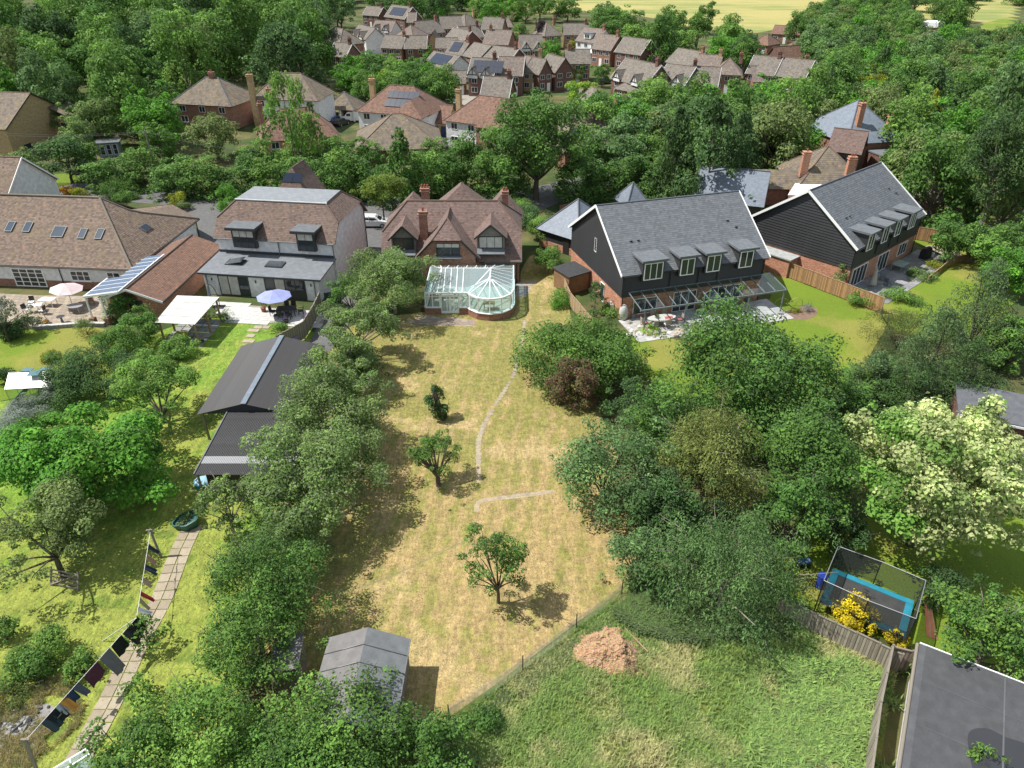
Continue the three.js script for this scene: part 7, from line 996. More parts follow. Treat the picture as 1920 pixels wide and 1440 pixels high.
{ let p = at(137, 575); parasol('pink parasol in front of the bungalow', [p.x, 0.06, p.z], 1.6, 2.5, [0.74, 0.6, 0.6], -0.1); p = at(144, 586); table('grey round table on the tan patio', [p.x, 0.06, p.z], 1.6, 1.2, 0, M.metal, 1); p = at(88, 578); table('white garden table on the tan patio', [p.x, 0.06, p.z - 0.5], 1.5, 0.9, -0.1, M.white); p = at(70, 585); table('low white table between the cushioned chairs', [p.x, 0.06, p.z], 1.3, 0.8, 0.3, M.white); [[52, 588, 1.2, 'left'], [82, 590, -1.6, 'right'], [62, 574, 0.2, 'rear']].forEach(([u, v, a, n]) => { const q = at(u, v); chair('chair with white cushion on the tan patio, ' + n, [q.x, 0.06, q.z], a, M.darkwood, 'chairs with white cushions', M.white); }); p = at(173, 572); chair('wooden chair against the bungalow under the glazed canopy', [p.x, 0.06, p.z], 0.4, M.wood);
  p = at(118, 606); const bb = thing('bird_bath', 'small dark bird bath by the patio wall', 'bird bath', [p.x, 0.06, p.z]); add(bb, 'pedestal', cyl(0.15, 0.08, 0.55), M.stoneGrey); add(bb, 'bowl', cyl(0.12, 0.4, 0.14, 0, 0.55, 0, 16), M.anth); p = at(95, 607); const pl = thing('parasol_stand', 'bare slanting pole standing in the flower bed', 'pole', [p.x, 0, p.z]); add(pl, 'pole', rod([0, 0, 0], [-0.9, 2.4, 0], 0.03), M.metal); add(pl, 'foot', cyl(0.2, 0.16, 0.1), M.black); p = at(81, 608); for (const [dx, sp, lab] of [[0, 'orange', 'orange flowers beside the slanting pole'], [-0.9, 'silver', 'grey green plant beside the orange flowers']]) { const t = thing('flower_plant', lab, 'plant', [p.x + dx, 0, p.z]); add(t, 'foliage', crownGeo({ R: 0.5, H: 0.7, base: 0, n: 8, clump: 0.5, leaf: 0.12, leaves: 350, col: PAL[sp][0], col2: PAL[sp][1], seed: 9 }), leafMat('a')); } }
{ // terrace of the left black house
  let p = at(1240, 600, 0.5); const wick = flat(0.42, 0.36, 0.27); table('long oval white table under the glass canopy', [p.x, 0.06, p.z], 3.0, 1.3, 0.26, flat(0.66, 0.63, 0.57), 1); [[-0.8, 1.0, 3.4], [0.4, 0.8, 3.4], [-0.6, -0.9, 0.26], [0.6, -1.1, 0.26], [1.9, -0.2, -1.3], [-1.8, 0.5, 1.8]].forEach(([x, z, a], i) => chair('pale wicker chair at the oval table, ' + ['front left', 'front right', 'rear left', 'rear right', 'right end', 'left end'][i], [p.x + x, 0.06, p.z + z], a, wick, 'wicker chairs at the oval table', i > 1 ? flat(0.45, 0.12, 0.14) : M.white));
  const bw = thing('plant_bowl', 'round green plant bowl on the oval table', 'plant', [p.x - 0.5, 0.8, p.z + 0.1]); add(bw, 'bowl', cyl(0.15, 0.24, 0.14, 0, 0, 0, 12), M.stoneGrey); add(bw, 'foliage', crownGeo({ R: 0.28, H: 0.4, base: 0.1, n: 6, clump: 0.5, leaf: 0.08, leaves: 160, col: PAL.mid[0], seed: 3 }), leafMat('a')); solo('table_runner', poly([[0.3, 0, 0.4], [1.1, 0, 0.2], [1.1, 0, -0.3], [0.3, 0, -0.1]], 0.01).translate(p.x, 0.815, p.z), flat(0.6, 0.12, 0.12), 'red patterned cloth on the oval table', 'cloth');
  const sofa = (lab, u, v, yaw, w) => { const q = at(u, v, 0.3), g = thing('garden_sofa', lab, 'sofa', [q.x, 0.06, q.z], yaw, 'wicker sofas on the terrace'); add(g, 'frame', box(w, 0.34, 0.85), wick); add(g, 'cushion', box(w - 0.2, 0.14, 0.7, 0, 0.342, 0.04), flat(0.7, 0.68, 0.63)); add(g, 'backrest', box(w, 0.45, 0.16, 0, 0.344, -0.36), wick); for (const x of [-1, 1]) add(g, 'armrest', box(0.12, 0.28, 0.66, x * (w / 2 - 0.06), 0.486, 0.06), wick); add(g, 'scatter_cushion', box(0.4, 0.36, 0.14, w * 0.2, 0.49, -0.17, 0, -0.2), flat(0.35, 0.2, 0.15)); };
  sofa('wicker sofa with pale cushions at the left of the terrace group', 1336, 580, 1.4, 1.9); sofa('wicker sofa with pale cushions at the right of the terrace group', 1378, 574, -1.3, 2.0); sofa('long wicker sofa against the glazed doors', 1355, 566, 0.26, 2.2); const q = at(1358, 580, 0.3); table('low dark coffee table between the wicker sofas', [q.x, -0.2, q.z], 1.2, 0.8, 0.26, M.darkwood); const pq = at(1402, 566); const pl = thing('terrace_planter', 'low brown planter at the right end of the terrace', 'planter', [pq.x, 0.06, pq.z]); add(pl, 'pot', cyl(0.3, 0.42, 0.4, 0, 0, 0, 12), M.woodGrey); add(pl, 'foliage', crownGeo({ R: 0.5, H: 0.7, base: 0.3, n: 7, clump: 0.5, leaf: 0.1, leaves: 200, col: PAL.olive[0], seed: 5 }), leafMat('a')); const tp = at(1186, 596), tt = thing('topiary_plant', 'clipped tiered plant in a pot by the corner of the black house', 'plant', [tp.x, 0.06, tp.z]); add(tt, 'pot', cyl(0.25, 0.32, 0.45, 0, 0, 0, 12), M.stoneGrey); add(tt, 'foliage', crownGeo({ R: 0.45, H: 2.2, base: 0.5, n: 14, clump: 0.6, leaf: 0.1, leaves: 700, form: 'column', col: PAL.mid[0], seed: 7 }), leafMat('a')); const rk = at(1168, 600), st = thing('standing_stone', 'large pale upright stone at the terrace corner', 'stone', [rk.x, 0, rk.z]); const ig = ni(new THREE.IcosahedronGeometry(0.6, 1)).scale(0.8, 1.6, 0.7).translate(0, 0.8, 0); add(st, 'stone', ig, M.stonePale); }
{ // terrace of the right black house
  let p = at(1687, 500, 0.4); table('pale green table covered with a cloth on the upper patio', [p.x, 0.06, p.z], 2.0, 1.3, 0.72, flat(0.33, 0.4, 0.34)); const b = at(1735, 478, 0.4), g = thing('barbecue', 'black covered barbecue on the upper patio', 'barbecue', [b.x, 0.06, b.z], 0.7); add(g, 'cover', box(1.5, 0.9, 0.8), M.black); add(g, 'hood', ni(new THREE.CylinderGeometry(0.38, 0.38, 1.3, 14)).rotateZ(Math.PI / 2).translate(0, 0.9, 0), M.black); add(g, 'gas_bottle', cyl(0.16, 0.16, 0.5, 0.9, 0, 0.5), M.white); p = at(1637, 530, 0.6); const f = thing('folded_parasol', 'folded pale parasol on the upper patio', 'parasol', [p.x, 0.06, p.z]); add(f, 'canopy', cyl(0.42, 0.08, 1.9, 0, 0.4, 0, 8), flat(0.5, 0.46, 0.38)); add(f, 'pole', cyl(0.04, 0.04, 2.5), M.metal); add(f, 'base', cyl(0.35, 0.3, 0.1), M.stoneGrey); p = at(1655, 522, 0.3); chair('grey reclining chair beside the folded parasol', [p.x, 0.06, p.z], 1, M.lead); p = at(1664, 532, 0.3); chair('grey low chair at the edge of the upper patio', [p.x, 0.06, p.z], 2, M.lead); }

// ---------- washing line ----------
{
  const A = at(302, 1045), B = at(72, 1452), top = (p, u, v, h) => at(u, v, h), TA = at(282, 996, 2.0), TM = at(256, 1158, 2.0), TB = at(48, 1388, 2.0);
  const pa = thing('washing_line_post', 'leaning timber washing line post beside the slab path', 'post', A); add(pa, 'post', bar([0, 0, 0], TA.clone().sub(A).setY(2.15), 0.13), M.woodGrey); add(pa, 'crossbar', bar(TA.clone().sub(A).add(V(-0.25, 0.05, 0)), TA.clone().sub(A).add(V(0.15, 0.1, 0)), 0.09), M.woodGrey);
  const pb = thing('washing_line_post', 'timber washing line post at the bottom left corner', 'post', B); add(pb, 'post', bar([0, 0, 0], TB.clone().sub(B).setY(2.1), 0.13), M.woodGrey); add(pb, 'crossbar', bar(TB.clone().sub(B).add(V(-0.2, 0.05, 0)), TB.clone().sub(B).add(V(0.2, 0.05, 0)), 0.09), M.woodGrey);
  solo('washing_line', mergeGeometries([rod(TA, TM, 0.012), rod(TM, TB, 0.012)]), M.white, 'thin washing line strung between two timber posts', 'line');
  const pr = at(192, 1202); solo('line_prop', rod(pr, TM, 0.025), flat(0.6, 0.62, 0.5), 'pale pole propping up the washing line', 'pole');
  const cloth = (lab, u, v, w, h, col, k, extra) => {           // hangs from the line at the survey point
    const p = at(u, v, 2.0), seg = (a, b) => { const d = V().subVectors(b, a), t = clamp(V().subVectors(p, a).dot(d) / d.lengthSq(), 0.02, 0.98); return [a.clone().addScaledVector(d, t), d]; }, [q, d] = p.z < TM.z ? seg(TA, TM) : seg(TM, TB), yaw = Math.atan2(-d.z, d.x) + 0.12, g = new THREE.PlaneGeometry(w, h, 8, 8), ps = g.attributes.position;
    for (let i = 0; i < ps.count; i++) { const y = ps.getY(i) / h, x = ps.getX(i) / w; ps.setZ(i, Math.sin(x * 9 + k) * 0.05 * (0.5 - y) + (y - 0.5) * (0.42 + 0.16 * Math.sin(k * 3))); ps.setX(i, ps.getX(i) * (1 - 0.12 * (0.5 - y) * (k % 2))); } g.computeVertexNormals(); const gg = ni(g).translate(0, -h / 2, 0).rotateY(yaw).translate(q.x, q.y, q.z);
    return [solo('hanging_laundry', gg, std({ color: rgb(...col), roughness: 0.95, side: THREE.DoubleSide, map: grainT }), lab, 'laundry', 'laundry on the washing line'), q, yaw];
  };
  [['navy cloth nearest the leaning post on the washing line', 278, 1024, 0.5, 0.75, [0.02, 0.035, 0.06]], ['peach cloth behind the second navy one', 276, 1044, 0.5, 0.7, [0.5, 0.3, 0.2]], ['navy cloth between the peach and beige laundry', 274, 1062, 0.5, 0.7, [0.02, 0.04, 0.08]], ['beige top hanging above the red one', 272, 1086, 0.5, 0.6, [0.55, 0.38, 0.26]], ['red top on the washing line', 266, 1112, 0.4, 0.8, [0.45, 0.02, 0.03]], ['pale cream towel beside the red top', 263, 1124, 0.5, 0.9, [0.5, 0.42, 0.28]], ['light grey cloth beside the cream towel', 259, 1142, 0.4, 0.6, [0.4, 0.42, 0.46]], ['black trousers uppermost of the three black pieces', 254, 1160, 0.5, 0.9, [0.015, 0.015, 0.018]], ['black top in the middle of the three black pieces', 242, 1180, 0.7, 0.8, [0.018, 0.02, 0.02]], ['black top beside the grey towel', 226, 1203, 0.8, 0.8, [0.012, 0.016, 0.014]], ['large striped grey towel on the washing line', 208, 1228, 0.75, 1.3, [0.2, 0.19, 0.21]], ['burgundy cloth on the washing line', 183, 1258, 1.0, 0.8, [0.11, 0.03, 0.055]], ['small dark navy cloth beside the burgundy one', 156, 1290, 0.4, 0.5, [0.02, 0.03, 0.045]], ['blue top beside the mustard one', 144, 1303, 0.45, 0.55, [0.03, 0.06, 0.12]], ['mustard yellow cloth on the washing line', 132, 1316, 0.4, 0.6, [0.3, 0.15, 0.02]], ['white sleeved shirt behind the printed black one', 126, 1326, 0.35, 0.6, [0.45, 0.48, 0.52]]].forEach(([l, u, v, w, h, c], i) => cloth(l, u, v, w, h, c, i + 1));
  cloth('dark teal cloth at the lower end of the washing line', 98, 1350, 0.6, 0.65, [0.02, 0.045, 0.055], 3);
  const [sh, q, yaw] = cloth('black shirt printed with pale numerals on the washing line', 113, 1337, 0.75, 0.7, [0.012, 0.016, 0.016], 2);
  const cv = document.createElement('canvas'); cv.width = 128; cv.height = 64; const cx = cv.getContext('2d'); cx.fillStyle = '#0c0e0e'; cx.fillRect(0, 0, 128, 64); cx.fillStyle = '#9fb0b4'; cx.font = 'bold 40px sans-serif'; cx.fillText('1977', 16, 46); const ct = new THREE.CanvasTexture(cv); ct.colorSpace = THREE.SRGBColorSpace;
  const pg = ni(new THREE.PlaneGeometry(0.46, 0.2)).translate(0, -0.36, -0.24).rotateY(yaw).translate(q.x, q.y, q.z); const pm = add(sh, 'print', pg, std({ map: ct, roughness: 0.9, side: THREE.DoubleSide }));
}

// ---------- smaller things in the gardens ----------
{ const p = at(122, 1102), g = thing('wooden_gate', 'grey five bar wooden gate propped against the leaning tree', 'gate', [p.x, 0, p.z], -0.25); for (let i = 0; i < 5; i++) add(g, 'bar', box(1.9, 0.11, 0.04, 0, 0.08 + i * 0.2, -i * 0.09), M.woodGrey); for (const x of [-0.95, 0.95]) add(g, 'stile', bar([x, 0, 0.05], [x, 1.1, -0.42], 0.1, 0.07), M.woodGrey); add(g, 'brace', bar([-0.9, 0.1, 0.06], [0.9, 0.95, -0.3], 0.09, 0.05), M.woodGrey); }
{ const p = at(352, 985), g = thing('garden_sack', 'sagging dark green garden waste sack full of cuttings', 'sack', p); const pr = [[0.0, 0], [0.7, 0.02], [0.82, 0.3], [0.86, 0.6], [0.78, 0.62], [0.74, 0.4], [0, 0.38]].map(([x, y]) => new THREE.Vector2(x, y)), lg = ni(new THREE.LatheGeometry(pr, 18)), ps = lg.attributes.position; for (let i = 0; i < ps.count; i++) { const a = Math.atan2(ps.getZ(i), ps.getX(i)); ps.setXYZ(i, ps.getX(i) * (1 + 0.1 * Math.sin(a * 3)), ps.getY(i) * (1 + 0.35 * Math.sin(a + 2)), ps.getZ(i) * (0.8 + 0.08 * Math.cos(a * 5))); } lg.computeVertexNormals(); add(g, 'sack', lg, std({ color: rgb(0.012, 0.085, 0.065), roughness: 0.5, side: THREE.DoubleSide })); add(g, 'cuttings', crownGeo({ R: 0.5, H: 0.9, base: 0.2, n: 8, clump: 0.5, leaf: 0.15, leaves: 300, col: [0.12, 0.11, 0.06], col2: PAL.apple[0], seed: 2 }), leafMat('a')); }
{ const p = at(381, 908), g = thing('paddling_pool', 'small blue and white covered sandpit below the lean-to shed', 'sandpit', p); add(g, 'tub', cyl(0.55, 0.6, 0.3, 0, 0, 0, 18), flat(0.03, 0.28, 0.5, 0.4)); add(g, 'cover', ball(0.58, 0, 0.28, 0, 0.35), flat(0.35, 0.6, 0.72, 0.5)); }
{ let p = at(296, 917), g = thing('toy_plane', 'small orange and blue toy lying on the shaded lawn', 'toy', [p.x, 0.03, p.z], 0.4); add(g, 'body', box(0.6, 0.1, 0.12), flat(0.6, 0.12, 0.04)); add(g, 'wing', box(0.12, 0.05, 0.6, 0.1, 0.102, 0), flat(0.05, 0.2, 0.5)); p = at(318, 917); solo('toy_ball', ball(0.14, p.x, 0.14, p.z), flat(0.5, 0.4, 0.1, 0.5), 'small yellow ball on the shaded lawn', 'ball'); p = at(282, 1000); g = thing('watering_can', 'small grey can on the lawn near the washing line post', 'can', p); add(g, 'can', cyl(0.14, 0.12, 0.26), M.metal); add(g, 'spout', rod([0.1, 0.05, 0], [0.32, 0.3, 0], 0.02), M.metal); }
{ // ash heap
  const pts = [[-30, 1370], [20, 1335], [75, 1318], [110, 1335], [95, 1372], [40, 1405], [-20, 1410]]; sheet('ash_patch', pts, 0.02, flat(0.3, 0.285, 0.27, 1)); const g = thing('ash_heap', 'grey ash and charred sticks from a bonfire at bottom left', 'ash heap', [0, 0, 0]), r = rng(15), geo = ni(new THREE.IcosahedronGeometry(0.16, 0)), mats = [flat(0.42, 0.41, 0.4), flat(0.25, 0.24, 0.23), flat(0.06, 0.055, 0.05)]; const P = outline(pts).map((p) => [p.x, p.z]); for (let i = 0; i < 200; i++) { const p = at(lerp(-20, 105, r()), lerp(1322, 1405, r())); if (!inPoly(p.x, p.z, P)) continue; const m = add(g, 'ash_lump', geo, mats[Math.floor(r() * 3)]); m.position.set(p.x, 0.03, p.z); m.scale.set(0.3 + r() * 0.8, 0.2 + 0.35 * r(), 0.3 + r() * 0.7); m.rotation.y = r() * 6; } for (let i = 0; i < 16; i++) { const p = at(lerp(0, 90, r()), lerp(1330, 1395, r())); const a = r() * 6; add(g, 'charred_stick', rod([p.x, 0.06, p.z], [p.x + Math.cos(a) * 0.7, 0.1, p.z + Math.sin(a) * 0.7], 0.03), mats[2 - (i & 1)]); } }
{ // wood chip heap
  const p = at(1140, 1225), g = thing('woodchip_heap', 'orange brown heap of wood chippings in the meadow', 'heap', [p.x, 0, p.z]), r = rng(22), cg = new GB(), H = (x, z) => 0.58 * Math.max(0, 1 - (x * x / 3.4 + z * z / 1.9) * (0.3 + 1.5 * fbm(x * 1.3 + 9, z * 1.3 + 2, 3, 12))) ** 0.9 * (0.25 + 1.5 * fbm(x * 2.6 + 5, z * 2.6 + 5, 4, 2)) * (x > 0.9 ? 0.8 : 1); const n = 34, mg = new THREE.PlaneGeometry(3.6, 2.8, n, n).rotateX(-Math.PI / 2), ps = mg.attributes.position; for (let i = 0; i < ps.count; i++) ps.setY(i, H(ps.getX(i), ps.getZ(i)) + 0.01 - (H(ps.getX(i), ps.getZ(i)) < 0.01 ? 0.06 : 0)); mg.computeVertexNormals(); add(g, 'mound', mg, flat(0.46, 0.3, 0.18, 1));
  const im = new THREE.InstancedMesh(box(0.16, 0.02, 0.05), flat(0.64, 0.42, 0.245, 0.95), 5200), o = new THREE.Object3D(), c = new THREE.Color(); let k = 0; for (; k < 5200;) { const x = -2 + r() * 4.6, z = (r() * 2 - 1) * 1.5, h = H(x, z); if (h < 0.02 && r() > (x > 0.6 ? 0.2 : 0.05)) continue; o.position.set(x, h + 0.015, z); o.rotation.set(r() - 0.5, r() * 6, r() - 0.5); o.scale.set(0.5 + r(), 1, 0.5 + r()); o.updateMatrix(); im.setMatrixAt(k, o.matrix); const gy = x > 0.75 && r() < 0.75; im.setColorAt(k++, gy ? c.setRGB(0.42, 0.42, 0.4) : c.setRGB(0.7 + r() * 0.4, 0.7 + r() * 0.35, 0.65 + r() * 0.4)); } im.name = 'wood_chips'; im.userData.kind = 'stuff'; im.castShadow = im.receiveShadow = true; g.add(im); }
{ // trampoline
  const c = [[1560, 1046], [1725, 1112], [1693, 1197], [1540, 1115]].map(([u, v], i) => at(u, v, i < 2 ? 2.4 : 2.4)); const a = V(17.9, 0, -29.7), g = thing('trampoline', 'rectangular trampoline with blue padding and a tall black safety net', 'trampoline', [20.1, 0, -28.2], -0.6), W = 4.4, D = 3.0, h = 0.85, net = std({ color: rgb(0.035, 0.04, 0.038), transparent: true, opacity: 0.66, side: THREE.DoubleSide }), blue = flat(0.02, 0.24, 0.34, 0.6);
  add(g, 'bed', box(W - 0.7, 0.02, D - 0.7, 0, h, 0), flat(0.05, 0.052, 0.05)); for (const s of [-1, 1]) { add(g, 'pad', box(W, 0.06, 0.38, 0, h, s * (D / 2 - 0.18)), blue); add(g, 'pad', box(0.38, 0.06, D - 0.78, s * (W / 2 - 0.18), h, 0), blue); add(g, 'frame_rail', rod([-W / 2, h - 0.06, s * D / 2], [W / 2, h - 0.06, s * D / 2], 0.04), M.metal); add(g, 'frame_rail', rod([s * W / 2, h - 0.06, -D / 2], [s * W / 2, h - 0.06, D / 2], 0.04), M.metal); }
  const ring = [[-1, -1], [0, -1.08], [1, -1], [1, 1], [0, 1.08], [-1, 1]].map(([x, z]) => V(x * W / 2 * 1.06, 2.55, z * D / 2 * 1.06)); ring.forEach((p, i) => { const q = ring[(i + 1) % 6]; add(g, 'pole', tube([[p.x, 0.03, p.z], [p.x, 1.4, p.z], [p.x, 2.5, p.z]], 0.035), M.black); add(g, 'top_rail', rod(p, q, 0.025), M.metal); add(g, 'net', new GB().quad(V(p.x, h, p.z), V(q.x, h, q.z), V(q.x, 2.53, q.z), V(p.x, 2.53, p.z)).get(), net); add(g, 'leg', cyl(0.035, 0.035, h - 0.1, p.x * 0.94, 0, p.z * 0.94), M.metal); });
  const bp = at(1537, 1100); const br = thing('plastic_barrel', 'blue plastic barrel left of the trampoline', 'barrel', bp); add(br, 'drum', cyl(0.28, 0.28, 0.9, 0, 0, 0, 16), flat(0.02, 0.05, 0.35, 0.4)); add(br, 'lid', cyl(0.3, 0.3, 0.05, 0, 0.9, 0, 16), flat(0.02, 0.05, 0.3, 0.4)); const lp = at(1740, 1195), ld = thing('timber_offcuts', 'leaning reddish timber boards beside the trampoline', 'timber', [lp.x, 0, lp.z]); for (let i = 0; i < 4; i++) add(ld, 'board', bar([i * 0.12, 0.02, i * 0.06], [0.5 + i * 0.1, 0.9, -1.9 - i * 0.1], 0.14, 0.03), i & 1 ? M.wood : M.brickOrange && M.clay); const cp = at(1505, 1060); const bk = thing('garden_clutter', 'blue and black plastic crate under the willow', 'crate', cp); add(bk, 'crate', box(0.7, 0.4, 0.5), M.black); add(bk, 'lid', box(0.74, 0.05, 0.54, 0, 0.4, 0, 0.1), flat(0.1, 0.2, 0.4)); }
for (const [lab, u0, v0, u1, v1] of [['short timber rail lying at the edge of the netting fence', 1155, 1145, 1168, 1162], ['long rusty pole lying beyond the wood chip heap', 1172, 1178, 1215, 1222], ['pale timber prop against the weathered board fence', 1645, 1243, 1682, 1232]]) { const a = at(u0, v0, 0.15), b = at(u1, v1, 0.3); solo('timber_pole', rod(a, b, 0.04), M.woodPale, lab, 'pole'); }
{ const p = at(1452, 573), q = at(1510, 580); for (const [x, w, lab] of [[0, 1.4, 'left'], [1.5, 1.4, 'right']]) solo('garden_arch', tube([[p.x + x, 0, p.z], [p.x + x + 0.15, 0.6, p.z], [p.x + x + w / 2, 0.85, p.z], [p.x + x + w - 0.15, 0.6, p.z], [p.x + x + w, 0, p.z]], 0.03, 24), flat(0.5, 0.45, 0.12), 'thin yellow hoop in the round flower bed, ' + lab + ' of two', 'hoop', 'yellow garden hoops'); }
sheet('flower_bed', [[1470, 590], [1500, 575], [1530, 578], [1525, 595], [1490, 600]], 0.02, flat(0.24, 0.16, 0.11, 1));
sheet('soil_path', [[1735, 462], [1760, 462], [1830, 492], [1800, 490]], 0.03, M.stoneTan, 3);

// ---------- cars, poles, street things ----------
function car(label, p, yaw, col, kind = 'hatch', group) {
  const van = kind === 'van', L = van ? 5 : 4.1, g = thing(van ? 'white_van' : 'car', label, van ? 'van' : 'car', p, yaw, group), paint = new THREE.MeshPhysicalMaterial({ color: rgb(...col), roughness: 0.35, clearcoat: 0.8, clearcoatRoughness: 0.08 });
  const pr = van ? [[-2.5, 0.35], [2.4, 0.35], [2.5, 0.8], [2.3, 1.05], [1.5, 1.25], [0.9, 1.95], [0.5, 2.05], [-2.4, 2.05], [-2.5, 1.9]] : [[-2.0, 0.32], [2.0, 0.32], [2.06, 0.6], [1.95, 0.8], [1.1, 0.95], [-1.85, 0.98], [-2.04, 0.8]];
  const ex = (pts, w, b) => { const s = new THREE.Shape(pts.map(([x, y]) => new THREE.Vector2(x, y))); return ni(new THREE.ExtrudeGeometry(s, { depth: w - 2 * b, bevelEnabled: true, bevelSize: b, bevelThickness: b, bevelSegments: 2 })).translate(0, 0, -w / 2 + b); };
  add(g, 'body', ex(pr, van ? 1.9 : 1.72, 0.06), paint);
  if (!van) { const cab = ex([[-1.85, 0.96], [1.05, 0.96], [0.35, 1.42], [-1.35, 1.46], [-1.75, 1.25]], 1.56, 0.08), ps = cab.attributes.position; for (let i = 0; i < ps.count; i++) { const t = clamp((ps.getY(i) - 0.96) / 0.5, 0, 1); ps.setZ(i, ps.getZ(i) * (1 - 0.16 * t)); } cab.computeVertexNormals(); add(g, 'cabin', cab, paint);
    for (const s of [-1, 1]) for (const q of [[[-1.5, 1.04], [-0.45, 1.04], [-0.45, 1.36], [-1.3, 1.36]], [[-0.38, 1.04], [0.75, 1.04], [0.3, 1.34], [-0.38, 1.36]]]) { const P = q.map(([x, y]) => V(x, y, s * (0.815 - 0.23 * (y - 0.96)))); add(g, 'side_window', poly(s > 0 ? P : P.reverse(), 0.02), M.glass); }
    add(g, 'windscreen', poly([[1.12, 1.0, 0.66], [1.12, 1.0, -0.66], [0.46, 1.42, -0.56], [0.46, 1.42, 0.56]], 0.03), M.glass); add(g, 'rear_window', poly([[-1.87, 1.1, -0.6], [-1.87, 1.1, 0.6], [-1.5, 1.46, 0.52], [-1.5, 1.46, -0.52]], 0.03), M.glass);
  } else { add(g, 'windscreen', poly([[1.56, 1.32, 0.8], [1.56, 1.32, -0.8], [0.98, 1.96, -0.72], [0.98, 1.96, 0.72]], 0.03), M.glass); for (const s of [-1, 1]) add(g, 'side_window', box(0.8, 0.5, 0.02, 0.75, 1.25, s * 0.952), M.glass); }
  for (const [x, s] of [[1.28, -1], [1.28, 1], [-1.28, -1], [-1.28, 1]]) { const w = add(g, 'wheel', ni(new THREE.CylinderGeometry(0.32, 0.32, 0.2, 18)).rotateX(Math.PI / 2).translate(x, 0.32, s * 0.8), M.black); add(w, 'rim', ni(new THREE.CylinderGeometry(0.2, 0.2, 0.03, 14)).rotateX(Math.PI / 2).translate(x, 0.32, s * 0.905), M.metal); }
  for (const s of [-1, 1]) { add(g, 'headlight', box(0.08, 0.14, 0.34, L / 2 - 0.02, 0.66, s * 0.58), M.white); add(g, 'tail_light', box(0.06, 0.2, 0.22, -L / 2 + 0.02, 0.78, s * 0.62), flat(0.4, 0.02, 0.02, 0.3)); add(g, 'wing_mirror', box(0.12, 0.1, 0.16, 0.75, 1.0, s * 0.95), paint); }
  return g;
}
car('white hatchback parked beside the brick house', at(701, 424), 0, [0.75, 0.76, 0.77]);
car('blue car parked behind the long garage', at(404, 480), 1.25, [0.1, 0.2, 0.42]);
car('white van parked beside the open carport', at(660, 228).setY(0.03), 3.5, [0.78, 0.78, 0.78], 'van');
car('blue car left of the white van', at(628, 232).setY(0.03), 1.2, [0.03, 0.1, 0.3]); car('dark blue car in front of the carport', at(622, 222).setY(0.03), 1.4, [0.05, 0.07, 0.14]); car('black car beside the white van', at(640, 236).setY(0.03), 1.2, [0.02, 0.02, 0.025]);
car('white car beside the clipped estate hedge', at(675, 91).setY(0.03), 0.3, [0.7, 0.7, 0.7]); car('dark blue car on the tan drive', at(1482, 107).setY(0.04), 0.2, [0.02, 0.03, 0.12]); car('dark car parked below the estate houses', at(1134, 157), 0.5, [0.05, 0.06, 0.07]); car('pale car parked beside the large brick gable', at(1208, 136), 1, [0.6, 0.6, 0.62]); car('blue car by the estate garage', at(856, 168).setY(0.03), 1.3, [0.05, 0.08, 0.2]);
{ const b = at(299, 350), t = at(277, 256, 8.2), g = thing('utility_pole', 'leaning wooden telegraph pole in front of the trees', 'pole', b); add(g, 'pole', rod([0, 0, 0], V(0, 8.3, 0), 0.14, 0.1, 8), M.woodGrey); add(g, 'crossarm', box(0.7, 0.1, 0.1, 0, 7.9, 0), M.woodGrey); for (const x of [-0.3, 0.3]) add(g, 'insulator', cyl(0.04, 0.04, 0.12, x, 8.0, 0), M.white); const top = V(b.x, 8.1, b.z); for (const [lab, u, v, h, dy] of [['overhead cable running left from the telegraph pole', -60, 246, 8, 0], ['second overhead cable running left from the telegraph pole', -60, 252, 7.8, -0.2], ['overhead cable running right from the telegraph pole', 500, 285, 6.5, 0]]) { const e = at(u, v, h), m = top.clone().lerp(e, 0.5); m.y -= 0.5; solo('overhead_cable', tube([top.clone().add(V(0, dy, 0)), m, e], 0.014, 24, 5), flat(0.2, 0.2, 0.2), lab, 'cable'); } }
{ const b = at(612, 232), g = thing('street_lamp', 'grey street lamp left of the carport', 'street lamp', b); add(g, 'column', cyl(0.09, 0.05, 5.6), M.metal); add(g, 'arm', tube([[0, 5.5, 0], [-0.1, 5.9, 0], [-0.5, 6, 0]], 0.04), M.metal); add(g, 'lantern', box(0.6, 0.12, 0.25, -0.7, 5.94, 0), M.white); }
{ const p = at(818, 254); [['grey wheelie bin, left of three by the blue garage doors', [0.1, 0.11, 0.12]], ['dark wheelie bin, middle of three by the blue garage doors', [0.06, 0.065, 0.07]], ['burgundy wheelie bin by the blue garage doors', [0.25, 0.02, 0.04]]].forEach(([l, c], i) => { const g = thing('wheelie_bin', l, 'bin', [p.x + i * 0.75, 0.02, p.z], 0, 'wheelie bins by the blue garage doors'); add(g, 'tub', box(0.55, 0.95, 0.6), flat(...c)); add(g, 'lid', box(0.6, 0.08, 0.68, 0, 0.952, 0, 0, 0.05), flat(...c)); for (const x of [-0.2, 0.2]) add(g, 'wheel', ni(new THREE.CylinderGeometry(0.1, 0.1, 0.06, 10)).rotateZ(Math.PI / 2).translate(x, 0.1, -0.33), M.black); }); }
shrub('large clipped oval hedge behind the bungalow', 'mid', 218, 350, 68, 2.6, { form: 'round', leaf: 0.09, n: 60, clump: 0.3, open: 0.7, leaves: 5000 });
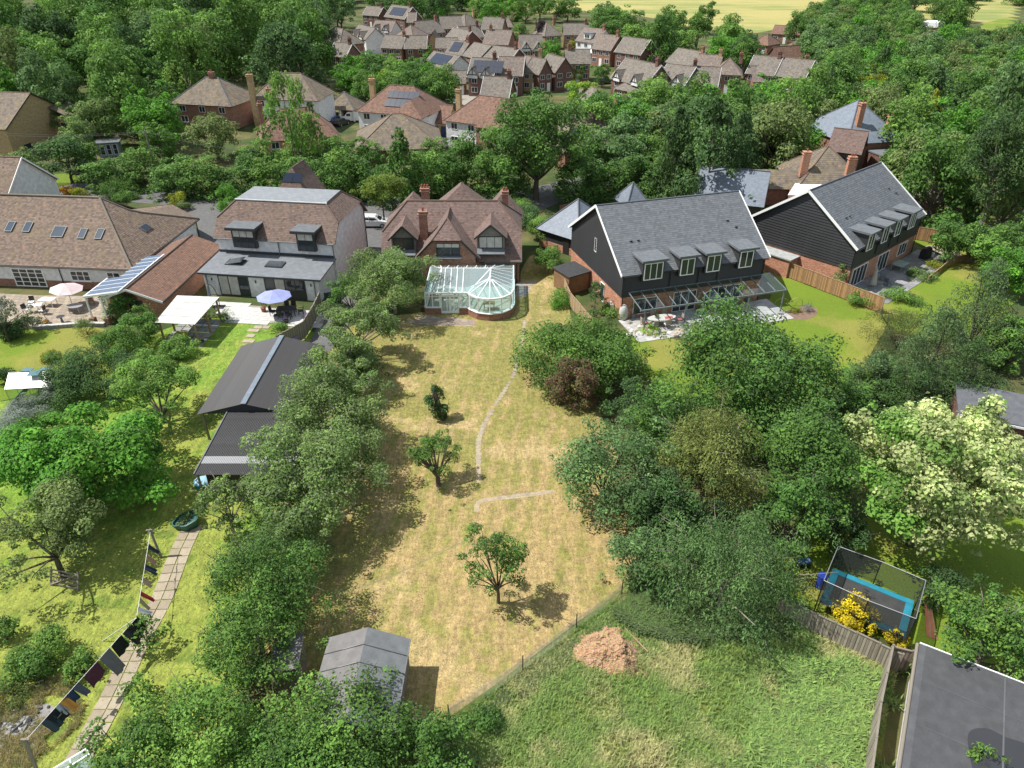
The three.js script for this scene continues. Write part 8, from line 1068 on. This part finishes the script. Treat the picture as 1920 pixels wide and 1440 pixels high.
shrub('yellow bush beside the drive behind the bungalow', 'yellow', 332, 373, 40, 1.8, {}); shrub('green bush below the yellow bush by the drive', 'olive', 342, 385, 30, 1.3); shrub('orange flowering bush behind the bungalow ridge', 'orange', 122, 357, 26, 1.2); shrub('yellow green bush beside the orange flowering one', 'yellow', 145, 360, 30, 1.2); shrub('slim dark conifer left of the clipped hedge', 'conifer', 178, 350, 18, 4, { form: 'cone', R: 0.8, leaves: 1500 }); shrub('low green hedge behind the bungalow roof', 'mid', 232, 368, 50, 1.0); shrub('orange tinted bush at the foot of the drive island', 'orange', 432, 408, 22, 0.9); shrub('green and yellow bush on the drive island', 'olive', 422, 390, 34, 2.2); shrub('bushy green hedge behind the brick house', 'light', 965, 385, 60, 2); shrub('yellow conical bush near the tiled bungalow', 'yellow', 1484, 300, 30, 2.6); shrub('clipped green hedge near the tiled bungalow', 'bright', 1438, 328, 34, 1.8); shrub('clipped yellow hedge near the tiled bungalow', 'lime', 1426, 345, 20, 2);

// ---------- meadow and undergrowth ----------
function tufts(name, label, cat, n, px, hgt, wid, cols, seed, dens, blades = 7, bend = 0.5, fade = 0) {
  const g = new GB(), r = rng(seed); for (let i = 0; i < blades; i++) { const a = r() * 6.283, c = Math.cos(a), s = Math.sin(a), l = 0.6 + 0.6 * r(), b = bend * (0.4 + r()), x0 = (r() - 0.5) * 0.5, z0 = (r() - 0.5) * 0.5, q = (t, w) => V(x0 + c * b * t * t * l - s * w, t * l * (1 - 0.3 * b * t), z0 + s * b * t * t * l + c * w); g.quad(q(0, -wid), q(0, wid), q(0.6, wid * 0.8), q(0.6, -wid * 0.8)); const t = q(1, 0), A = q(0.6, -wid * 0.8), B = q(0.6, wid * 0.8), nn = V().subVectors(B, A).cross(V().subVectors(t, A)).normalize(); g.tri(A, B, t, nn, [0, 0], [1, 0], [0, 1]); }
  const im = new THREE.InstancedMesh(g.get(), new THREE.MeshPhysicalMaterial({ roughness: 0.95, transmission: 0.35, thickness: 0, side: THREE.DoubleSide }), n), P = outline(px).map((p) => [p.x, p.z]), xs = P.map((q) => q[0]), zs = P.map((q) => q[1]), o = new THREE.Object3D(), c = new THREE.Color(); let k = 0;
  for (let i = 0; i < n * 12 && k < n; i++) { const x = lerp(Math.min(...xs), Math.max(...xs), r()), z = lerp(Math.min(...zs), Math.max(...zs), r()); if (!inPoly(x, z, P)) continue; const d = dens(x, z); if (r() > d[0]) continue; if (fade) { let m = 1e9; for (let q = 0; q < P.length; q++) { const A = P[q], B = P[(q + 1) % P.length], dx = B[0] - A[0], dz = B[1] - A[1], t = clamp(((x - A[0]) * dx + (z - A[1]) * dz) / (dx * dx + dz * dz), 0, 1); m = Math.min(m, Math.hypot(x - A[0] - dx * t, z - A[1] - dz * t)); } if (m < fade * (1.6 * fbm(x * 0.7, z * 0.7, 3, 88) + 0.4 * r())) continue; } o.position.set(x, 0.01, z); o.rotation.set(0, r() * 6.28, 0); const h = lerp(hgt[0], hgt[1], r()); o.scale.set(h, h, h); o.updateMatrix(); im.setMatrixAt(k, o.matrix); const q = mix3(cols[0], cols[1], clamp(d[1] + (r() - 0.5) * 0.5, 0, 1)), v = 0.6 + 0.75 * r(); im.setColorAt(k++, c.setRGB(q[0] * v, q[1] * v, q[2] * v)); }
  im.count = k; im.name = numbered(name); im.castShadow = im.receiveShadow = true; scene.add(im); return tag(im, label, cat, null, 'stuff');
}
const mead = [[800, 1400], [845, 1352], [982, 1252], [1088, 1174], [1172, 1108], [1290, 1125], [1450, 1120], [1560, 1190], [1680, 1262], [1662, 1330], [1630, 1460], [820, 1460]];
tufts('meadow_grass', 'tall mixed green and straw coloured meadow grass at the bottom', 'grass', 26000, mead, [0.14, 0.36], 0.045, [[0.25, 0.39, 0.08], [0.6, 0.56, 0.26]], 31, (x, z) => [0.35 + 0.65 * sstep(0.35, 0.6, fbm(x * 0.8, z * 0.8, 3, 5)), sstep(0.40, 0.72, fbm(x * 0.45 + 4, z * 0.45, 4, 54)) * 0.85]);
tufts('nettle_patch', 'bright green leafy weeds at the right of the meadow', 'weeds', 6500, [[1180, 1600], [1330, 1230], [1480, 1160], [1600, 1192], [1790, 1262], [1772, 1600]], [0.14, 0.5], 0.1, [[0.17, 0.31, 0.06], [0.27, 0.38, 0.09]], 32, (x, z) => [sstep(0.3, 0.5, fbm(x * 0.6, z * 0.6, 3, 15)), r0(x, z)], 8, 0.9, 3.2);
tufts('undergrowth', 'dark green undergrowth beneath the right hand trees', 'undergrowth', 9000, [[1090, 1185], [1165, 1120], [1200, 1060], [1300, 1100], [1460, 1120], [1520, 1180], [1480, 1215], [1300, 1235], [1190, 1200]], [0.3, 0.7], 0.08, [[0.09, 0.17, 0.035], [0.15, 0.23, 0.05]], 33, (x, z) => [1, r0(x, z)], 8, 0.9, 1.0);
tufts('fence_weeds', 'rank green weeds along the foot of the netting fence', 'weeds', 2600, [[800, 1410], [850, 1366], [987, 1268], [1092, 1190], [1176, 1126], [1196, 1144], [1098, 1214], [993, 1296], [870, 1400], [900, 1440], [780, 1440]], [0.12, 0.34], 0.06, [[0.09, 0.17, 0.035], [0.2, 0.23, 0.07]], 34, (x, z) => [sstep(0.3, 0.5, fbm(x, z, 3, 25)), r0(x, z)], 8, 0.7);
tufts('rough_grass', 'rough yellowing grass at the bottom left by the ash heap', 'grass', 3500, [[-40, 1290], [110, 1270], [165, 1310], [150, 1360], [60, 1440], [-60, 1440], [-60, 1350]], [0.12, 0.3], 0.04, [[0.2, 0.25, 0.06], [0.52, 0.38, 0.16]], 35, (x, z) => [sstep(0.35, 0.55, fbm(x, z, 3, 26)), r0(x, z)]);
tufts('lawn_blades', 'short dry blades and weeds scattered over the sun scorched lawn', 'grass', 9000, [[640, 640], [800, 600], [965, 580], [990, 520], [1030, 520], [1050, 570], [1010, 620], [1090, 800], [1040, 930], [1150, 1060], [1165, 1100], [1085, 1160], [980, 1240], [840, 1340], [640, 1400], [520, 1230], [540, 1000]], [0.03, 0.075], 0.12, [[0.26, 0.28, 0.09], [0.56, 0.44, 0.22]], 36, (x, z) => [0.3 + 0.7 * sstep(0.4, 0.6, fbm(x * 1.2, z * 1.2, 3, 27)), 0.35 + 0.5 * fbm(x * 0.5, z * 0.5, 3, 28)], 5, 0.9);
tufts('lawn_blades', 'short green and yellow blades scattered over the left garden lawn', 'grass', 6000, [[0, 780], [200, 720], [330, 640], [430, 620], [520, 650], [380, 780], [370, 900], [420, 1000], [330, 1240], [250, 1440], [0, 1440]], [0.03, 0.08], 0.12, [[0.18, 0.26, 0.035], [0.4, 0.36, 0.11]], 37, (x, z) => [0.3 + 0.7 * sstep(0.4, 0.6, fbm(x * 1.2, z * 1.2, 3, 29)), fbm(x * 0.4, z * 0.4, 3, 30)], 5, 0.9);
function r0(x, z) { return hash2(Math.floor(x * 40), Math.floor(z * 40), 77); }
renderer.render(scene, camera);
